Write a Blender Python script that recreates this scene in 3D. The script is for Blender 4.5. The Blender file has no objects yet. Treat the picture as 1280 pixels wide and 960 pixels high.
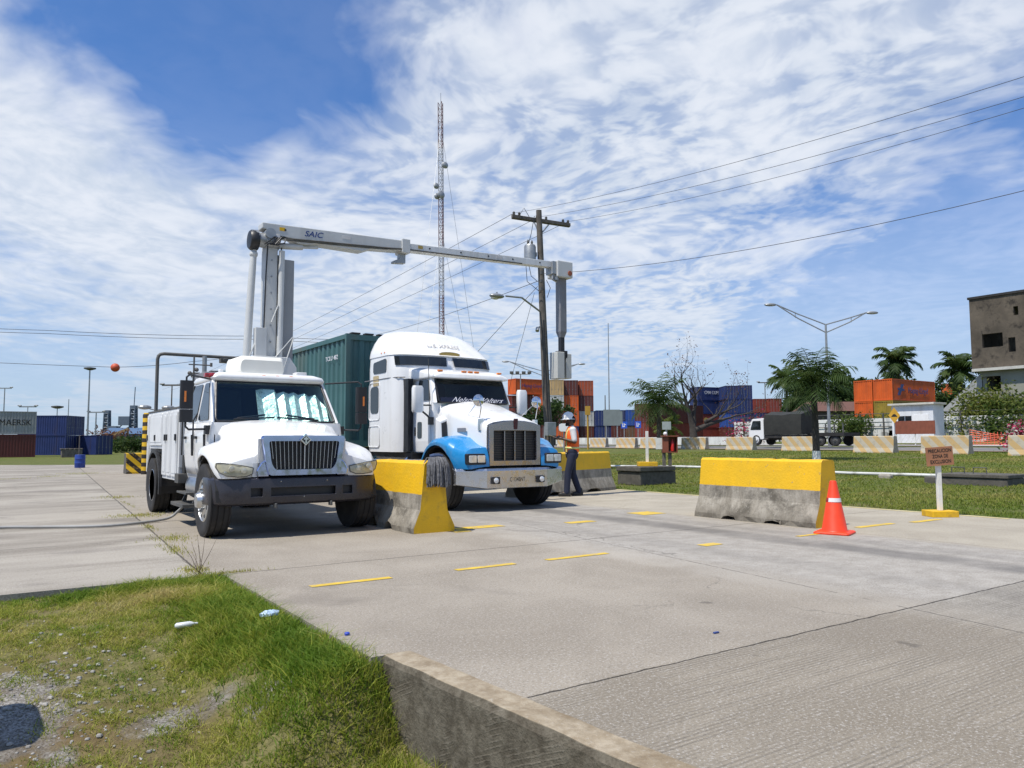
import bpy, bmesh, math, random
import numpy as np
from mathutils import Vector, Matrix

SC = bpy.context.scene
COL = SC.collection
R = math.radians
rnd = random.Random(7)

# ---------------------------------------------------------------- camera
# World axes: X runs across the lanes, Y along them (away from the camera), metres, road at z = 0.
CAM_H, F_PX, YAW = 1.2, 955.0, R(-34.3)
PITCH, ROLL = math.atan(71.0 / 955.0), R(0.17)
cam_data = bpy.data.cameras.new('camera')
cam = bpy.data.objects.new('camera', cam_data)
COL.objects.link(cam)
cam_data.sensor_width = 36.0
cam_data.lens = 36.0 * F_PX / 1280.0
cam_data.clip_start, cam_data.clip_end = 0.05, 6000.0
CAM_ROT = (Matrix.Rotation(YAW, 3, 'Z') @ Matrix.Rotation(math.pi / 2 + PITCH, 3, 'X') @ Matrix.Rotation(-ROLL, 3, 'Z'))
cam.matrix_world = Matrix.Translation((0, 0, CAM_H)) @ CAM_ROT.to_4x4()
SC.camera = cam


def at(px, py, d):
    """World point seen at photo pixel (px, py) at d metres of horizontal distance along the view axis."""
    r = CAM_ROT @ Vector(((px - 640) / F_PX, -(py - 480) / F_PX, -1.0))
    t = d / (r.x * -math.sin(YAW) + r.y * math.cos(YAW))
    return Vector((r.x * t, r.y * t, r.z * t + CAM_H))


# ---------------------------------------------------------------- node helper
class NT:
    def __init__(s, tree):
        s.t = tree
        tree.nodes.clear()

    def node(s, kind, **kw):
        n = s.t.nodes.new(kind)
        for k, v in kw.items():
            setattr(n, k, v)
        return n

    def put(s, sock, v):
        if isinstance(v, bpy.types.NodeSocket):
            s.t.links.new(v, sock)
        elif v is not None:
            if sock.type == 'RGBA' and isinstance(v, (tuple, list)) and len(v) == 3:
                v = tuple(v) + (1.0,)
            sock.default_value = v

    def math(s, op, a, b=None, c=None, clamp=False):
        n = s.node('ShaderNodeMath', operation=op, use_clamp=clamp)
        for i, v in enumerate((a, b, c)):
            if v is not None:
                s.put(n.inputs[i], v)
        return n.outputs[0]

    def vmath(s, op, a, b=None, out=0):
        n = s.node('ShaderNodeVectorMath', operation=op)
        s.put(n.inputs[0], a)
        if b is not None:
            s.put(n.inputs[1], b)
        return n.outputs[out]

    def noise(s, vec, scale, detail=4, rough=.5, dist=0.0, out=0):
        n = s.node('ShaderNodeTexNoise')
        if vec is not None:
            s.put(n.inputs['Vector'], vec)
        n.inputs['Scale'].default_value = scale
        n.inputs['Detail'].default_value = detail
        n.inputs['Roughness'].default_value = rough
        n.inputs['Distortion'].default_value = dist
        return n.outputs[out]

    def mapping(s, vec, scale=(1, 1, 1), rot=(0, 0, 0), loc=(0, 0, 0)):
        n = s.node('ShaderNodeMapping')
        s.put(n.inputs['Vector'], vec)
        n.inputs['Scale'].default_value = scale
        n.inputs['Rotation'].default_value = rot
        n.inputs['Location'].default_value = loc
        return n.outputs[0]

    def step(s, v, a, b, lo=0.0, hi=1.0, smooth=True):
        n = s.node('ShaderNodeMapRange', interpolation_type='SMOOTHSTEP' if smooth else 'LINEAR')
        s.put(n.inputs[0], v)
        for i, x in enumerate((a, b, lo, hi)):
            s.put(n.inputs[i + 1], x)
        return n.outputs[0]

    def mix(s, f, a, b, blend='MIX'):
        n = s.node('ShaderNodeMix', data_type='RGBA', blend_type=blend)
        s.put(n.inputs[0], f)
        s.put(n.inputs[6], a)
        s.put(n.inputs[7], b)
        return n.outputs[2]

    def sep(s, v):
        n = s.node('ShaderNodeSeparateXYZ')
        s.put(n.inputs[0], v)
        return n.outputs

    def comb(s, x, y, z):
        n = s.node('ShaderNodeCombineXYZ')
        for i, v in enumerate((x, y, z)):
            s.put(n.inputs[i], v)
        return n.outputs[0]

    def bump(s, h, strength=.3, dist=.01):
        n = s.node('ShaderNodeBump')
        n.inputs['Strength'].default_value = strength
        n.inputs['Distance'].default_value = dist
        s.put(n.inputs['Height'], h)
        return n.outputs[0]

    def out(s, shader, kind='ShaderNodeOutputMaterial'):
        o = s.node(kind)
        s.t.links.new(shader, o.inputs[0])


# ---------------------------------------------------------------- daylight
SUN_DIR = Vector((-0.99 * 0.45, -0.122 * 0.45, 0.89)).normalized()      # towards the sun
SUN_EL = math.asin(SUN_DIR.z)
world = bpy.data.worlds.new('World')
SC.world = world
world.use_nodes = True
w = NT(world.node_tree)
sky = w.node('ShaderNodeTexSky', sky_type='NISHITA', sun_disc=False)
sky.sun_elevation = SUN_EL
sky.sun_rotation = math.atan2(SUN_DIR.x, SUN_DIR.y)
sky.air_density, sky.dust_density, sky.ozone_density = 1.0, 0.6, 2.2
gen = w.node('ShaderNodeTexCoord').outputs['Generated']
gx, gy, gz = w.sep(gen)[:3]
zc = w.math('MAXIMUM', gz, 0.0)
den = w.math('ADD', zc, 0.10)
# thin cloud sheet: directions projected on a plane overhead, turned so that u runs to the right of the view
cu = w.math('ADD', w.math('MULTIPLY', gx, .826), w.math('MULTIPLY', gy, -.5635))
cv = w.math('ADD', w.math('MULTIPLY', gx, .5635), w.math('MULTIPLY', gy, .826))
u = w.math('DIVIDE', cu, den)
v = w.math('DIVIDE', cv, den)
P = w.comb(u, v, 0.0)
warp = w.noise(w.mapping(P, (1, 1, 1)), 1.1, 3, .5, out=1)
Pw = w.vmath('ADD', P, w.vmath('MULTIPLY', w.vmath('SUBTRACT', warp, (.5, .5, .5)), (.55, .55, 0)))
big = w.noise(w.mapping(Pw, (.62, .42, 1), (0, 0, R(-24)), (3.7, 1.3, 0)), 1.0, 7, .55)
mid = w.noise(w.mapping(Pw, (1.3, 1.0, 1), (0, 0, R(-35)), (1.2, 0, 0)), 2.2, 5, .5)
fine = w.noise(w.mapping(Pw, (1.25, 1.0, 1), (0, 0, R(22))), 9.0, 3, .45)


def toward(px, py):
    return tuple((CAM_ROT @ Vector(((px - 640) / F_PX, -(py - 480) / F_PX, -1.0))).normalized())


def spot(px, py, r0, r1):
    """1 inside r0 px of that part of the sky, 0 beyond r1 px."""
    dt = w.vmath('DOT_PRODUCT', gen, toward(px, py), out=1)
    return w.step(dt, math.cos(r1 / F_PX), math.cos(r0 / F_PX))


cover = w.math('ADD', w.math('MULTIPLY', big, .60), w.math('ADD', w.math('MULTIPLY', mid, .25), w.math('MULTIPLY', fine, .17)))
for (px, py, r0, r1, k) in ((335, 40, 30, 190, -.24), (200, 15, 20, 190, -.15), (255, 130, 0, 110, -.10), (470, 90, 0, 170, .05),
                            (60, 200, 40, 330, .10), (170, 350, 60, 330, .12), (430, 420, 20, 200, .08), (720, 180, 80, 460, .12), (620, 380, 60, 300, .10), (1020, 110, 40, 380, .10), (1240, 90, 0, 200, .05),
                            (1130, 400, 20, 260, -.10), (1250, 240, 0, 130, -.07), (60, 385, 0, 110, -.06), (900, 420, 0, 220, .03), (20, 20, 0, 130, -.05)):
    cover = w.math('ADD', cover, w.math('MULTIPLY', spot(px, py, r0, r1), k))
dens = w.step(cover, .385, .74)
# mottled, rippled texture inside the sheet
cells = w.noise(w.mapping(Pw, (1.15, 1.0, 1), (0, 0, R(30)), (5, 2, 0)), 13.0, 3, .5)
holes = w.math('MULTIPLY', w.step(cells, .60, .36), w.step(mid, .66, .40))
dens = w.math('MULTIPLY', dens, w.math('SUBTRACT', 1.0, w.math('MULTIPLY', w.math('MULTIPLY', holes, spot(820, 150, 150, 620)), .36)))
veil = w.step(gz, .0, .42, .80, .12)
dens = w.math('MAXIMUM', w.math('MULTIPLY', dens, .94), veil)
cloud_col = w.mix(w.step(w.math('ADD', w.math('MULTIPLY', mid, .6), w.math('MULTIPLY', cells, .4)), .35, .65), (.60, .68, .80), (.82, .86, .93))
cloud_col = w.mix(w.step(gz, .0, .25), (.58, .67, .80), cloud_col)
sky_col = w.mix(1.0, sky.outputs[0], (.0165, .074, .138), 'MULTIPLY')
bg = w.node('ShaderNodeBackground')
w.put(bg.inputs[0], w.mix(dens, sky_col, cloud_col))
bg.inputs[1].default_value = 1.0
w.out(bg.outputs[0], 'ShaderNodeOutputWorld')

sun_data = bpy.data.lights.new('sun', 'SUN')
sun_data.energy, sun_data.angle, sun_data.color = 4.95, R(0.53), (1.0, .945, .86)
sun = bpy.data.objects.new('sun', sun_data)
COL.objects.link(sun)
sun.rotation_euler = (-SUN_DIR).to_track_quat('-Z', 'Y').to_euler()
sun.location = (-20, 0, 40)

SC.view_settings.view_transform = 'Standard'
SC.view_settings.look = 'None'
SC.view_settings.exposure = 0.04
SC.view_settings.gamma = 1.0
SC.view_settings.use_curve_mapping = False
SC.cycles.use_denoising = True
SC.cycles.max_bounces = 6
SC.cycles.transparent_max_bounces = 12
SC.cycles.caustics_reflective = False
SC.cycles.caustics_refractive = False


# ---------------------------------------------------------------- mesh helper
def rpoly(pts, r, n=4):
    """Polygon with its corners rounded (2-D or 3-D points)."""
    pts = [Vector(p) for p in pts]
    out = []
    for i, p in enumerate(pts):
        a, b = pts[i - 1], pts[(i + 1) % len(pts)]
        ra = min(r, (a - p).length * .48)
        rb = min(r, (b - p).length * .48)
        pa, pb = p + (a - p).normalized() * ra, p + (b - p).normalized() * rb
        for k in range(n + 1):
            t = k / n
            out.append(pa * (1 - t) ** 2 + p * 2 * t * (1 - t) + pb * t * t)
    return out


class MB:
    def __init__(s):
        s.v, s.f, s.m = [], [], []

    def add(s, vs, fs, mi=0):
        o = len(s.v)
        s.v += [tuple(p) for p in vs]
        s.f += [tuple(i + o for i in f) for f in fs]
        s.m += [mi] * len(fs)
        return s

    def box(s, x0, x1, y0, y1, z0, z1, mi=0):
        return s.add([(x, y, z) for z in (z0, z1) for y in (y0, y1) for x in (x0, x1)],
                     [(0, 2, 3, 1), (4, 5, 7, 6), (0, 1, 5, 4), (2, 6, 7, 3), (0, 4, 6, 2), (1, 3, 7, 5)], mi)

    def obox(s, p0, p1, w, h, up=(0, 0, 1), mi=0):
        """Box bar from p0 to p1, w wide and h high."""
        p0, p1 = Vector(p0), Vector(p1)
        d = (p1 - p0).normalized()
        side = d.cross(Vector(up))
        side = side.normalized() if side.length > 1e-5 else Vector((1, 0, 0))
        u = side.cross(d)
        vs = [p + side * a * w / 2 + u * b * h / 2 for p in (p0, p1) for b in (-1, 1) for a in (-1, 1)]
        return s.add(vs, [(0, 2, 3, 1), (4, 5, 7, 6), (0, 1, 5, 4), (2, 6, 7, 3), (0, 4, 6, 2), (1, 3, 7, 5)], mi)

    def loft(s, rings, closed=True, caps=True, mi=0):
        n = len(rings[0])
        vs = [p for r in rings for p in r]
        fs = []
        for i in range(len(rings) - 1):
            for j in range(n if closed else n - 1):
                k = (j + 1) % n
                fs.append((i * n + j, i * n + k, (i + 1) * n + k, (i + 1) * n + j))
        if caps and closed:
            fs.append(tuple(range(n - 1, -1, -1)))
            fs.append(tuple((len(rings) - 1) * n + j for j in range(n)))
        return s.add(vs, fs, mi)

    def tube(s, pts, r, n=8, caps=True, mi=0):
        pts = [Vector(p) for p in pts]
        rs = list(r) if hasattr(r, '__len__') else [r] * len(pts)
        rings, ref = [], None
        for i, p in enumerate(pts):
            d = (pts[min(i + 1, len(pts) - 1)] - pts[max(i - 1, 0)]).normalized()
            if ref is None:
                ref = Vector((0, 0, 1)) if abs(d.z) < .9 else Vector((1, 0, 0))
            a = (ref - d * ref.dot(d)).normalized()
            b = d.cross(a)
            ref = a
            rings.append([p + (a * math.cos(2 * math.pi * k / n) + b * math.sin(2 * math.pi * k / n)) * rs[i] for k in range(n)])
        return s.loft(rings, True, caps, mi)

    def cyl(s, p0, p1, r0, r1=None, n=14, mi=0):
        return s.tube([p0, p1], [r0, r0 if r1 is None else r1], n, True, mi)

    def prism(s, poly, axis, a, b, mi=0):
        def q(p, t):
            return {'x': (t, p[0], p[1]), 'y': (p[0], t, p[1]), 'z': (p[0], p[1], t)}[axis]
        return s.loft([[q(p, a) for p in poly], [q(p, b) for p in poly]], True, True, mi)

    def slab(s, pts, t, mi=0):
        """Flat polygon given counter-clockwise from outside, thickened outward by t."""
        pts = [Vector(p) for p in pts]
        nrm = Vector((0, 0, 0))
        for i in range(len(pts)):
            a, b = pts[i], pts[(i + 1) % len(pts)]
            nrm += a.cross(b)
        nrm.normalize()
        return s.loft([pts, [p + nrm * t for p in pts]], True, True, mi)

    def lathe(s, prof, c, axis='z', n=24, mi=0):
        c = Vector(c)
        rings = []
        for (r, h) in prof:
            ring = []
            for k in range(n):
                a = 2 * math.pi * k / n
                p, q = r * math.cos(a), r * math.sin(a)
                ring.append(c + Vector({'z': (p, q, h), 'x': (h, p, q), 'y': (q, h, p)}[axis]))
            rings.append(ring)
        return s.loft(rings, True, True, mi)

    def ball(s, c, r, n=14, m=9, sc=(1, 1, 1), mi=0):
        c = Vector(c)
        rings = []
        for i in range(m + 1):
            t = math.pi * (i + .02 if i == 0 else i - .02 if i == m else i) / m
            rings.append([c + Vector((math.sin(t) * math.cos(2 * math.pi * k / n) * r * sc[0],
                                      math.sin(t) * math.sin(2 * math.pi * k / n) * r * sc[1], math.cos(t) * r * sc[2])) for k in range(n)])
        return s.loft(rings, True, True, mi)

    def build(s, name, mats, parent=None, bevel=0, smooth=None, solid=0, segs=2, normals=True):
        me = bpy.data.meshes.new(name)
        me.from_pydata(s.v, [], s.f)
        mats = mats if isinstance(mats, (list, tuple)) else [mats]
        for m in mats:
            me.materials.append(m)
        if any(s.m):
            me.polygons.foreach_set('material_index', s.m)
        if normals:
            bm = bmesh.new()
            bm.from_mesh(me)
            bmesh.ops.recalc_face_normals(bm, faces=bm.faces)
            bm.to_mesh(me)
            bm.free()
        me.update()
        o = bpy.data.objects.new(name, me)
        COL.objects.link(o)
        if parent is not None:
            o.parent = parent
        if smooth is not None:
            me.polygons.foreach_set('use_smooth', [True] * len(me.polygons))
            me.set_sharp_from_angle(angle=R(smooth))
        if solid:
            md = o.modifiers.new('solid', 'SOLIDIFY')
            md.thickness, md.offset = abs(solid), -1 if solid > 0 else 1
        if bevel:
            md = o.modifiers.new('bevel', 'BEVEL')
            md.width, md.segments, md.limit_method, md.angle_limit = bevel, segs, 'ANGLE', R(32)
            md.harden_normals = False
        return o


def tag(o, label=None, cat=None, group=None, kind=None):
    if label:
        o['label'] = label
    if cat:
        o['category'] = cat
    if group:
        o['group'] = group
    if kind:
        o['kind'] = kind
    return o


def thing(name, label, cat, loc=(0, 0, 0), rotz=0.0, group=None):
    o = bpy.data.objects.new(name, None)
    COL.objects.link(o)
    o.empty_display_size = .2
    o.location = loc
    o.rotation_euler = (0, 0, rotz)
    return tag(o, label, cat, group)


KIDS = {}


def copy_tree(o, parent=None, **kw):
    c = o.copy()
    COL.objects.link(c)
    c.parent = parent
    for ch in list(o.children):
        copy_tree(ch, c)
    return c


def text(name, body, mat, parent, loc, width, height, rot, extrude=.002, shear=0.0, offset=0.0, label=None):
    """Lettering fitted to width x height; rot is a 3x3 matrix whose x runs along the line and z out of the face."""
    cu = bpy.data.curves.new(name, 'FONT')
    cu.body, cu.align_x, cu.align_y = body, 'CENTER', 'CENTER'
    cu.extrude, cu.shear, cu.offset = extrude, shear, offset
    cu.resolution_u = 3
    cu.materials.append(mat)
    tmp = bpy.data.objects.new(name, cu)
    COL.objects.link(tmp)
    bpy.context.view_layer.update()
    me = bpy.data.meshes.new_from_object(tmp.evaluated_get(bpy.context.evaluated_depsgraph_get()))
    d = tmp.dimensions.copy()
    bpy.data.objects.remove(tmp)
    o = bpy.data.objects.new(name, me)
    COL.objects.link(o)
    o.parent = parent
    o.matrix_local = Matrix.Translation(loc) @ rot.to_4x4() @ Matrix.Diagonal((width / max(d.x, 1e-4), height / max(d.y, 1e-4), 1, 1))
    return o


FACE_FRONT = Matrix(((1, 0, 0), (0, 0, -1), (0, 1, 0)))          # lettering read from -Y
FACE_LEFT = Matrix(((0, 0, -1), (-1, 0, 0), (0, 1, 0)))          # lettering read from -X


# ---------------------------------------------------------------- materials
def mat(name, col, rough=.6, metal=0.0, var=.12, vs=2.5, dirt=None, ds=3.0, da=.4, bump=0.0, bs=40.0, coat=0.0, spec=.5, streak=False):
    m = bpy.data.materials.new(name)
    m.use_nodes = True
    t = NT(m.node_tree)
    co = t.node('ShaderNodeTexCoord').outputs['Object']
    n1 = t.noise(co, vs, 5, .6)
    c = t.mix(t.step(n1, .25, .75), tuple(x * (1 - var) for x in col), tuple(min(1, x * (1 + var)) for x in col))
    if dirt:
        dco = t.mapping(co, (1, 1, .12)) if streak else co
        n2 = t.noise(dco, ds, 6, .65, .3)
        c = t.mix(t.math('MULTIPLY', t.step(n2, .48, .72), da), c, dirt)
    p = t.node('ShaderNodeBsdfPrincipled')
    t.put(p.inputs['Base Color'], c)
    t.put(p.inputs['Roughness'], t.step(t.noise(co, vs * 4, 3), .2, .8, max(0, rough - .07), min(1, rough + .09)))
    p.inputs['Metallic'].default_value = metal
    p.inputs['Specular IOR Level'].default_value = spec
    p.inputs['Coat Weight'].default_value = coat
    p.inputs['Coat Roughness'].default_value = .08
    if bump:
        t.put(p.inputs['Normal'], t.bump(t.noise(co, bs, 5, .6), bump, .01))
    t.out(p.outputs[0])
    return m


def glass(name, tint, gloss=.04, see=.75):
    m = bpy.data.materials.new(name)
    m.use_nodes = True
    t = NT(m.node_tree)
    tr = t.node('ShaderNodeBsdfTransparent')
    tr.inputs[0].default_value = tuple(x * see for x in tint) + (1,)
    gl = t.node('ShaderNodeBsdfGlossy')
    gl.inputs['Roughness'].default_value = gloss
    gl.inputs[0].default_value = (.9, .95, 1, 1)
    lw_ = t.node('ShaderNodeLayerWeight')
    lw_.inputs[0].default_value = .5
    fz = t.math('ADD', .035, t.math('MULTIPLY', t.math('POWER', lw_.outputs['Facing'], 4.0), .8))
    mx = t.node('ShaderNodeMixShader')
    t.put(mx.inputs[0], fz)
    t.t.links.new(tr.outputs[0], mx.inputs[1])
    t.t.links.new(gl.outputs[0], mx.inputs[2])
    t.out(mx.outputs[0])
    return m


M = {}
M['white'] = mat('white_paint', (.80, .80, .79), .32, var=.03, vs=1.2, dirt=(.46, .42, .35), ds=2.4, da=.30, coat=.4, streak=True)
M['white2'] = mat('white_body_paint', (.68, .69, .69), .42, var=.06, vs=2, dirt=(.30, .28, .24), ds=4, da=.45, streak=True)
M['cream'] = mat('cream_plastic', (.78, .77, .70), .5, var=.05)
M['chrome'] = mat('chrome', (.72, .73, .75), .12, 1.0, var=.06)
M['chrome_dull'] = mat('dull_chrome', (.60, .60, .61), .28, 1.0, var=.05)
M['chrome_dark'] = mat('dark_grille_chrome', (.36, .34, .35), .24, 1.0, var=.08)
M['alu'] = mat('aluminium', (.60, .61, .62), .36, 1.0, var=.1)
M['black'] = mat('black_plastic', (.018, .018, .02), .45, var=.2)
M['rubber'] = mat('tyre_rubber', (.022, .021, .021), .8, var=.3, dirt=(.10, .09, .075), ds=5, da=.35)
M['dark'] = mat('dark_chassis', (.020, .019, .018), .7, var=.3, dirt=(.06, .05, .04), ds=6)
M['bumper'] = mat('grey_bumper_plastic', (.028, .026, .033), .30, var=.1, vs=4, dirt=(.07, .065, .06), ds=3, da=.35, coat=.12)
M['chrome_sky_tint'] = mat('sky_tinted_chrome', (.46, .54, .80), .14, 1.0, var=.1)  # blue of the reflected sky put into the chrome's base colour
M['blue'] = mat('bright_blue_paint', (.018, .245, .56), .3, var=.06, coat=.5, dirt=(.30, .32, .33), ds=5, da=.15)
M['grey'] = mat('boom_grey_paint', (.56, .57, .56), .45, var=.05, dirt=(.33, .32, .29), ds=2.2, da=.35, streak=True)
M['grey_mid'] = mat('mid_grey_boom_cover', (.30, .305, .31), .5, var=.05, dirt=(.2, .2, .19), ds=2, streak=True)
M['grey_dark'] = mat('dark_boom_steel', (.20, .20, .21), .5, var=.1, dirt=(.12, .11, .1), ds=3)
M['steel'] = mat('galvanised_steel', (.34, .35, .35), .45, .6, var=.15, vs=6)
M['dark_steel'] = mat('weathered_dark_steel', (.095, .095, .09), .6, .2, var=.25, dirt=(.17, .13, .09), ds=4)
M['glass_dark'] = mat('dark_window_glass', (.012, .016, .02), .06, var=.2, spec=.8)
M['glass'] = glass('windshield_glass', (.88, .97, .955), see=.96)
M['glass_tinted'] = glass('tinted_windshield_glass', (.35, .48, .5))
M['lens'] = mat('yellowed_headlight_lens', (.50, .47, .33), .16, var=.25, vs=9, coat=.6)
M['lens_bowl'] = mat('headlight_bowl', (.56, .53, .42), .2, .2, var=.2, vs=10, coat=.5)
M['lens_clear'] = mat('clear_lamp_lens', (.75, .76, .76), .1, .3, var=.2, vs=12, coat=.6)
M['amber'] = mat('amber_lens', (.72, .20, .02), .25, var=.1, coat=.4)
M['red_lens'] = mat('red_lens', (.35, .015, .02), .25, var=.1, coat=.4)
M['foil'] = mat('sunshade_foil', (.72, .84, .81), .30, .30, var=.3, vs=9, bump=1.0, bs=12)
M['seat'] = mat('grey_cloth', (.05, .055, .06), .9)
M['concrete'] = mat('barrier_concrete', (.31, .285, .235), .9, var=.2, vs=3, dirt=(.10, .092, .075), ds=2.2, da=.75, bump=.5, bs=28)
M['yellow'] = mat('yellow_traffic_paint', (.74, .44, .008), .6, var=.08, vs=3, dirt=(.30, .20, .05), ds=5, da=.3, bump=.2)
M['rope'] = mat('grey_mop_yarn', (.13, .13, .135), .95, var=.5, vs=30)
M['cone'] = mat('orange_red_cone_plastic', (.80, .055, .012), .45, var=.08)
M['white_tape'] = mat('white_reflective_band', (.72, .70, .68), .4)
M['red_tape'] = mat('dark_red_band', (.30, .02, .02), .5)
M['wood'] = mat('weathered_pole_wood', (.125, .110, .094), .85, var=.3, vs=4, dirt=(.05, .045, .04), ds=6, streak=True, da=.6)
M['sign_brown'] = mat('faded_orange_sign', (.34, .15, .075), .7, var=.15, dirt=(.2, .12, .07), ds=6)
M['sign_red'] = mat('red_brown_board', (.22, .065, .035), .65, var=.15)
M['ink'] = mat('black_lettering', (.012, .012, .012), .6)
M['ink_blue'] = mat('blue_lettering', (.02, .05, .20), .5)
M['ink_white'] = mat('white_lettering', (.72, .72, .76), .5)
M['ink_grey'] = mat('faint_grey_lettering', (.64, .62, .60), .5)
M['ink_gold'] = mat('gold_lettering', (.42, .30, .08), .5)
M['white_post'] = mat('white_painted_post', (.72, .71, .66), .55, var=.06, dirt=(.4, .35, .28), ds=7)
M['skin'] = mat('dark_brown_skin', (.085, .045, .028), .5, var=.1, vs=8)
M['vest'] = mat('orange_safety_vest', (.88, .135, .015), .7, var=.08)
M['vest_band'] = mat('yellow_reflective_band', (.62, .60, .22), .4)
M['shirt'] = mat('white_shirt_cloth', (.66, .66, .66), .8)
M['jeans'] = mat('dark_navy_trousers', (.014, .020, .045), .85, var=.25)
M['boot'] = mat('black_boot_leather', (.015, .014, .013), .5)
M['hat'] = mat('white_helmet_shell', (.80, .80, .79), .3, var=.03)
M['stone_dark'] = mat('mossy_dark_concrete', (.10, .092, .078), .95, var=.4, vs=4, dirt=(.03, .03, .022), ds=4, da=.7, bump=.8, bs=14)
M['leaf_palm'] = mat('palm_leaf', (.045, .085, .022), .5, var=.35, vs=1.2)
M['bark'] = mat('grey_brown_bark', (.085, .070, .056), .9, var=.3, vs=6, bump=.5)
M['bark_dark'] = mat('dark_palm_trunk', (.055, .046, .038), .9, var=.3, vs=6, bump=.5)


# ---------------------------------------------------------------- ground
def sst(a, b, x):
    t = np.clip((np.asarray(x, float) - a) / (b - a), 0, 1)
    return t * t * (3 - 2 * t)


def vnoise(x, y, seed=0):
    """Smooth value noise on arrays, 0..1."""
    def hsh(i, j):
        n = (i * 374761393 + j * 668265263 + seed * 974634777).astype(np.int64)
        n = (n ^ (n >> 13)) * 1274126177
        return ((n ^ (n >> 16)) & 0xffff) / 65535.0
    x, y = np.asarray(x, float), np.asarray(y, float)
    i, j = np.floor(x).astype(np.int64), np.floor(y).astype(np.int64)
    fx, fy = x - i, y - j
    fx, fy = fx * fx * (3 - 2 * fx), fy * fy * (3 - 2 * fy)
    return (hsh(i, j) * (1 - fx) + hsh(i + 1, j) * fx) * (1 - fy) + (hsh(i, j + 1) * (1 - fx) + hsh(i + 1, j + 1) * fx) * fy


def fbm(x, y, seed=0):
    return (vnoise(x, y, seed) * 4 + vnoise(x * 2.1, y * 2.1, seed + 1) * 2 + vnoise(x * 4.3, y * 4.3, seed + 2)) / 7


FIELD_X = 12.9
VERGE_X, VERGE_Y = 1.78, 7.33


def ground_h(X, Y):
    X, Y = np.asarray(X, float), np.asarray(Y, float)
    right = .52 * sst(13, 42, X) + .5 * sst(46, 76, X)
    left = -.5 * sst(44, 95, Y) * (1 - sst(12, 42, X))
    h = right + left
    slab = (X < FIELD_X - .03) & (Y < 44.5) & (X > -60)
    h = np.where(slab, -.35, h)
    verge = (X < VERGE_X + .35) & (Y < VERGE_Y + .02)
    hv = -.05 - .42 * sst(.3, 3.8, VERGE_Y - Y)
    hv = hv + (-.055 - hv) * sst(.95, 1.70, X) * sst(3.72, 4.06, Y)
    hv = hv + .05 * (fbm(X * 1.7 + 40, Y * 1.7 + 40, 5) - .5) + .025 * (fbm(X * 6 + 40, Y * 6 + 40, 9) - .5)
    h = np.where(verge, hv, h)
    return h


def gh(x, y):
    """Height of whatever one walks on at x, y."""
    if x < FIELD_X and y < 44.5 and not (x < VERGE_X and y < VERGE_Y):
        return 0.0
    return float(ground_h(x, y))


def on(px, py, d):
    p = at(px, py or 551, d)
    return (p.x, p.y, gh(p.x, p.y))


def ground_material():
    m = bpy.data.materials.new('grassland_soil')
    m.use_nodes = True
    t = NT(m.node_tree)
    pos = t.node('ShaderNodeNewGeometry').outputs['Position']
    X, Y, Z = t.sep(pos)[:3]
    n1 = t.noise(pos, .35, 6, .6)
    n2 = t.noise(pos, 2.2, 6, .65)
    n3 = t.noise(pos, 16, 5, .7)
    n4 = t.noise(pos, 70, 4, .7)
    green = t.mix(t.step(n2, .3, .7), (.085, .115, .020), (.150, .165, .038))
    dry = t.mix(t.step(n3, .3, .7), (.13, .115, .045), (.20, .165, .075))
    lawn = t.mix(t.step(t.math('ADD', t.math('MULTIPLY', n1, .6), t.math('MULTIPLY', n2, .4)), .46, .66), green, dry)
    lawn = t.mix(t.step(n4, .35, .7, 0, .55), lawn, (.035, .045, .012))
    # front verge: soil, dry straw, pale gravel
    soil = t.mix(t.step(n3, .3, .7), (.11, .105, .035), (.22, .195, .085))
    grit = t.mix(t.step(n4, .35, .65), (.13, .115, .095), (.40, .38, .35))
    grit = t.mix(t.step(n2, .40, .62, 0, .7), grit, (.11, .085, .055))
    e1 = t.math('ADD', t.math('MULTIPLY', t.math('POWER', t.math('DIVIDE', t.math('SUBTRACT', X, .12), .36), 2.0), 1.0),
                t.math('POWER', t.math('DIVIDE', t.math('SUBTRACT', Y, 5.0), .62), 2.0))
    gm = t.step(t.math('ADD', e1, t.math('MULTIPLY', t.math('SUBTRACT', n2, .5), 5.0)), 1.25, .65)
    for (ex, ey, rx_, ry_) in ((.95, 4.72, .34, .16), (1.38, 4.42, .22, .13)):
        e2 = t.math('ADD', t.math('POWER', t.math('DIVIDE', t.math('SUBTRACT', X, ex), rx_), 2.0), t.math('POWER', t.math('DIVIDE', t.math('SUBTRACT', Y, ey), ry_), 2.0))
        gm = t.math('MAXIMUM', gm, t.step(t.math('ADD', e2, t.math('MULTIPLY', t.math('SUBTRACT', n2, .5), 4.0)), 1.3, .5))
    soil = t.mix(t.step(n1, .45, .62, 0, .6), soil, (.15, .085, .05))
    verge = t.mix(gm, soil, grit)
    isv = t.math('MULTIPLY', t.math('LESS_THAN', X, 2.2), t.math('LESS_THAN', Y, VERGE_Y + .05))
    c = t.mix(isv, lawn, verge)
    p = t.node('ShaderNodeBsdfPrincipled')
    t.put(p.inputs['Base Color'], c)
    p.inputs['Roughness'].default_value = .95
    p.inputs['Specular IOR Level'].default_value = .2
    t.put(p.inputs['Normal'], t.bump(t.math('ADD', n3, t.math('MULTIPLY', n4, .5)), .8, .03))
    t.out(p.outputs[0])
    return m


def axis_lines(fine, far):
    a = sorted(set([round(x, 4) for x in fine + far]))
    return np.array(a)


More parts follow.
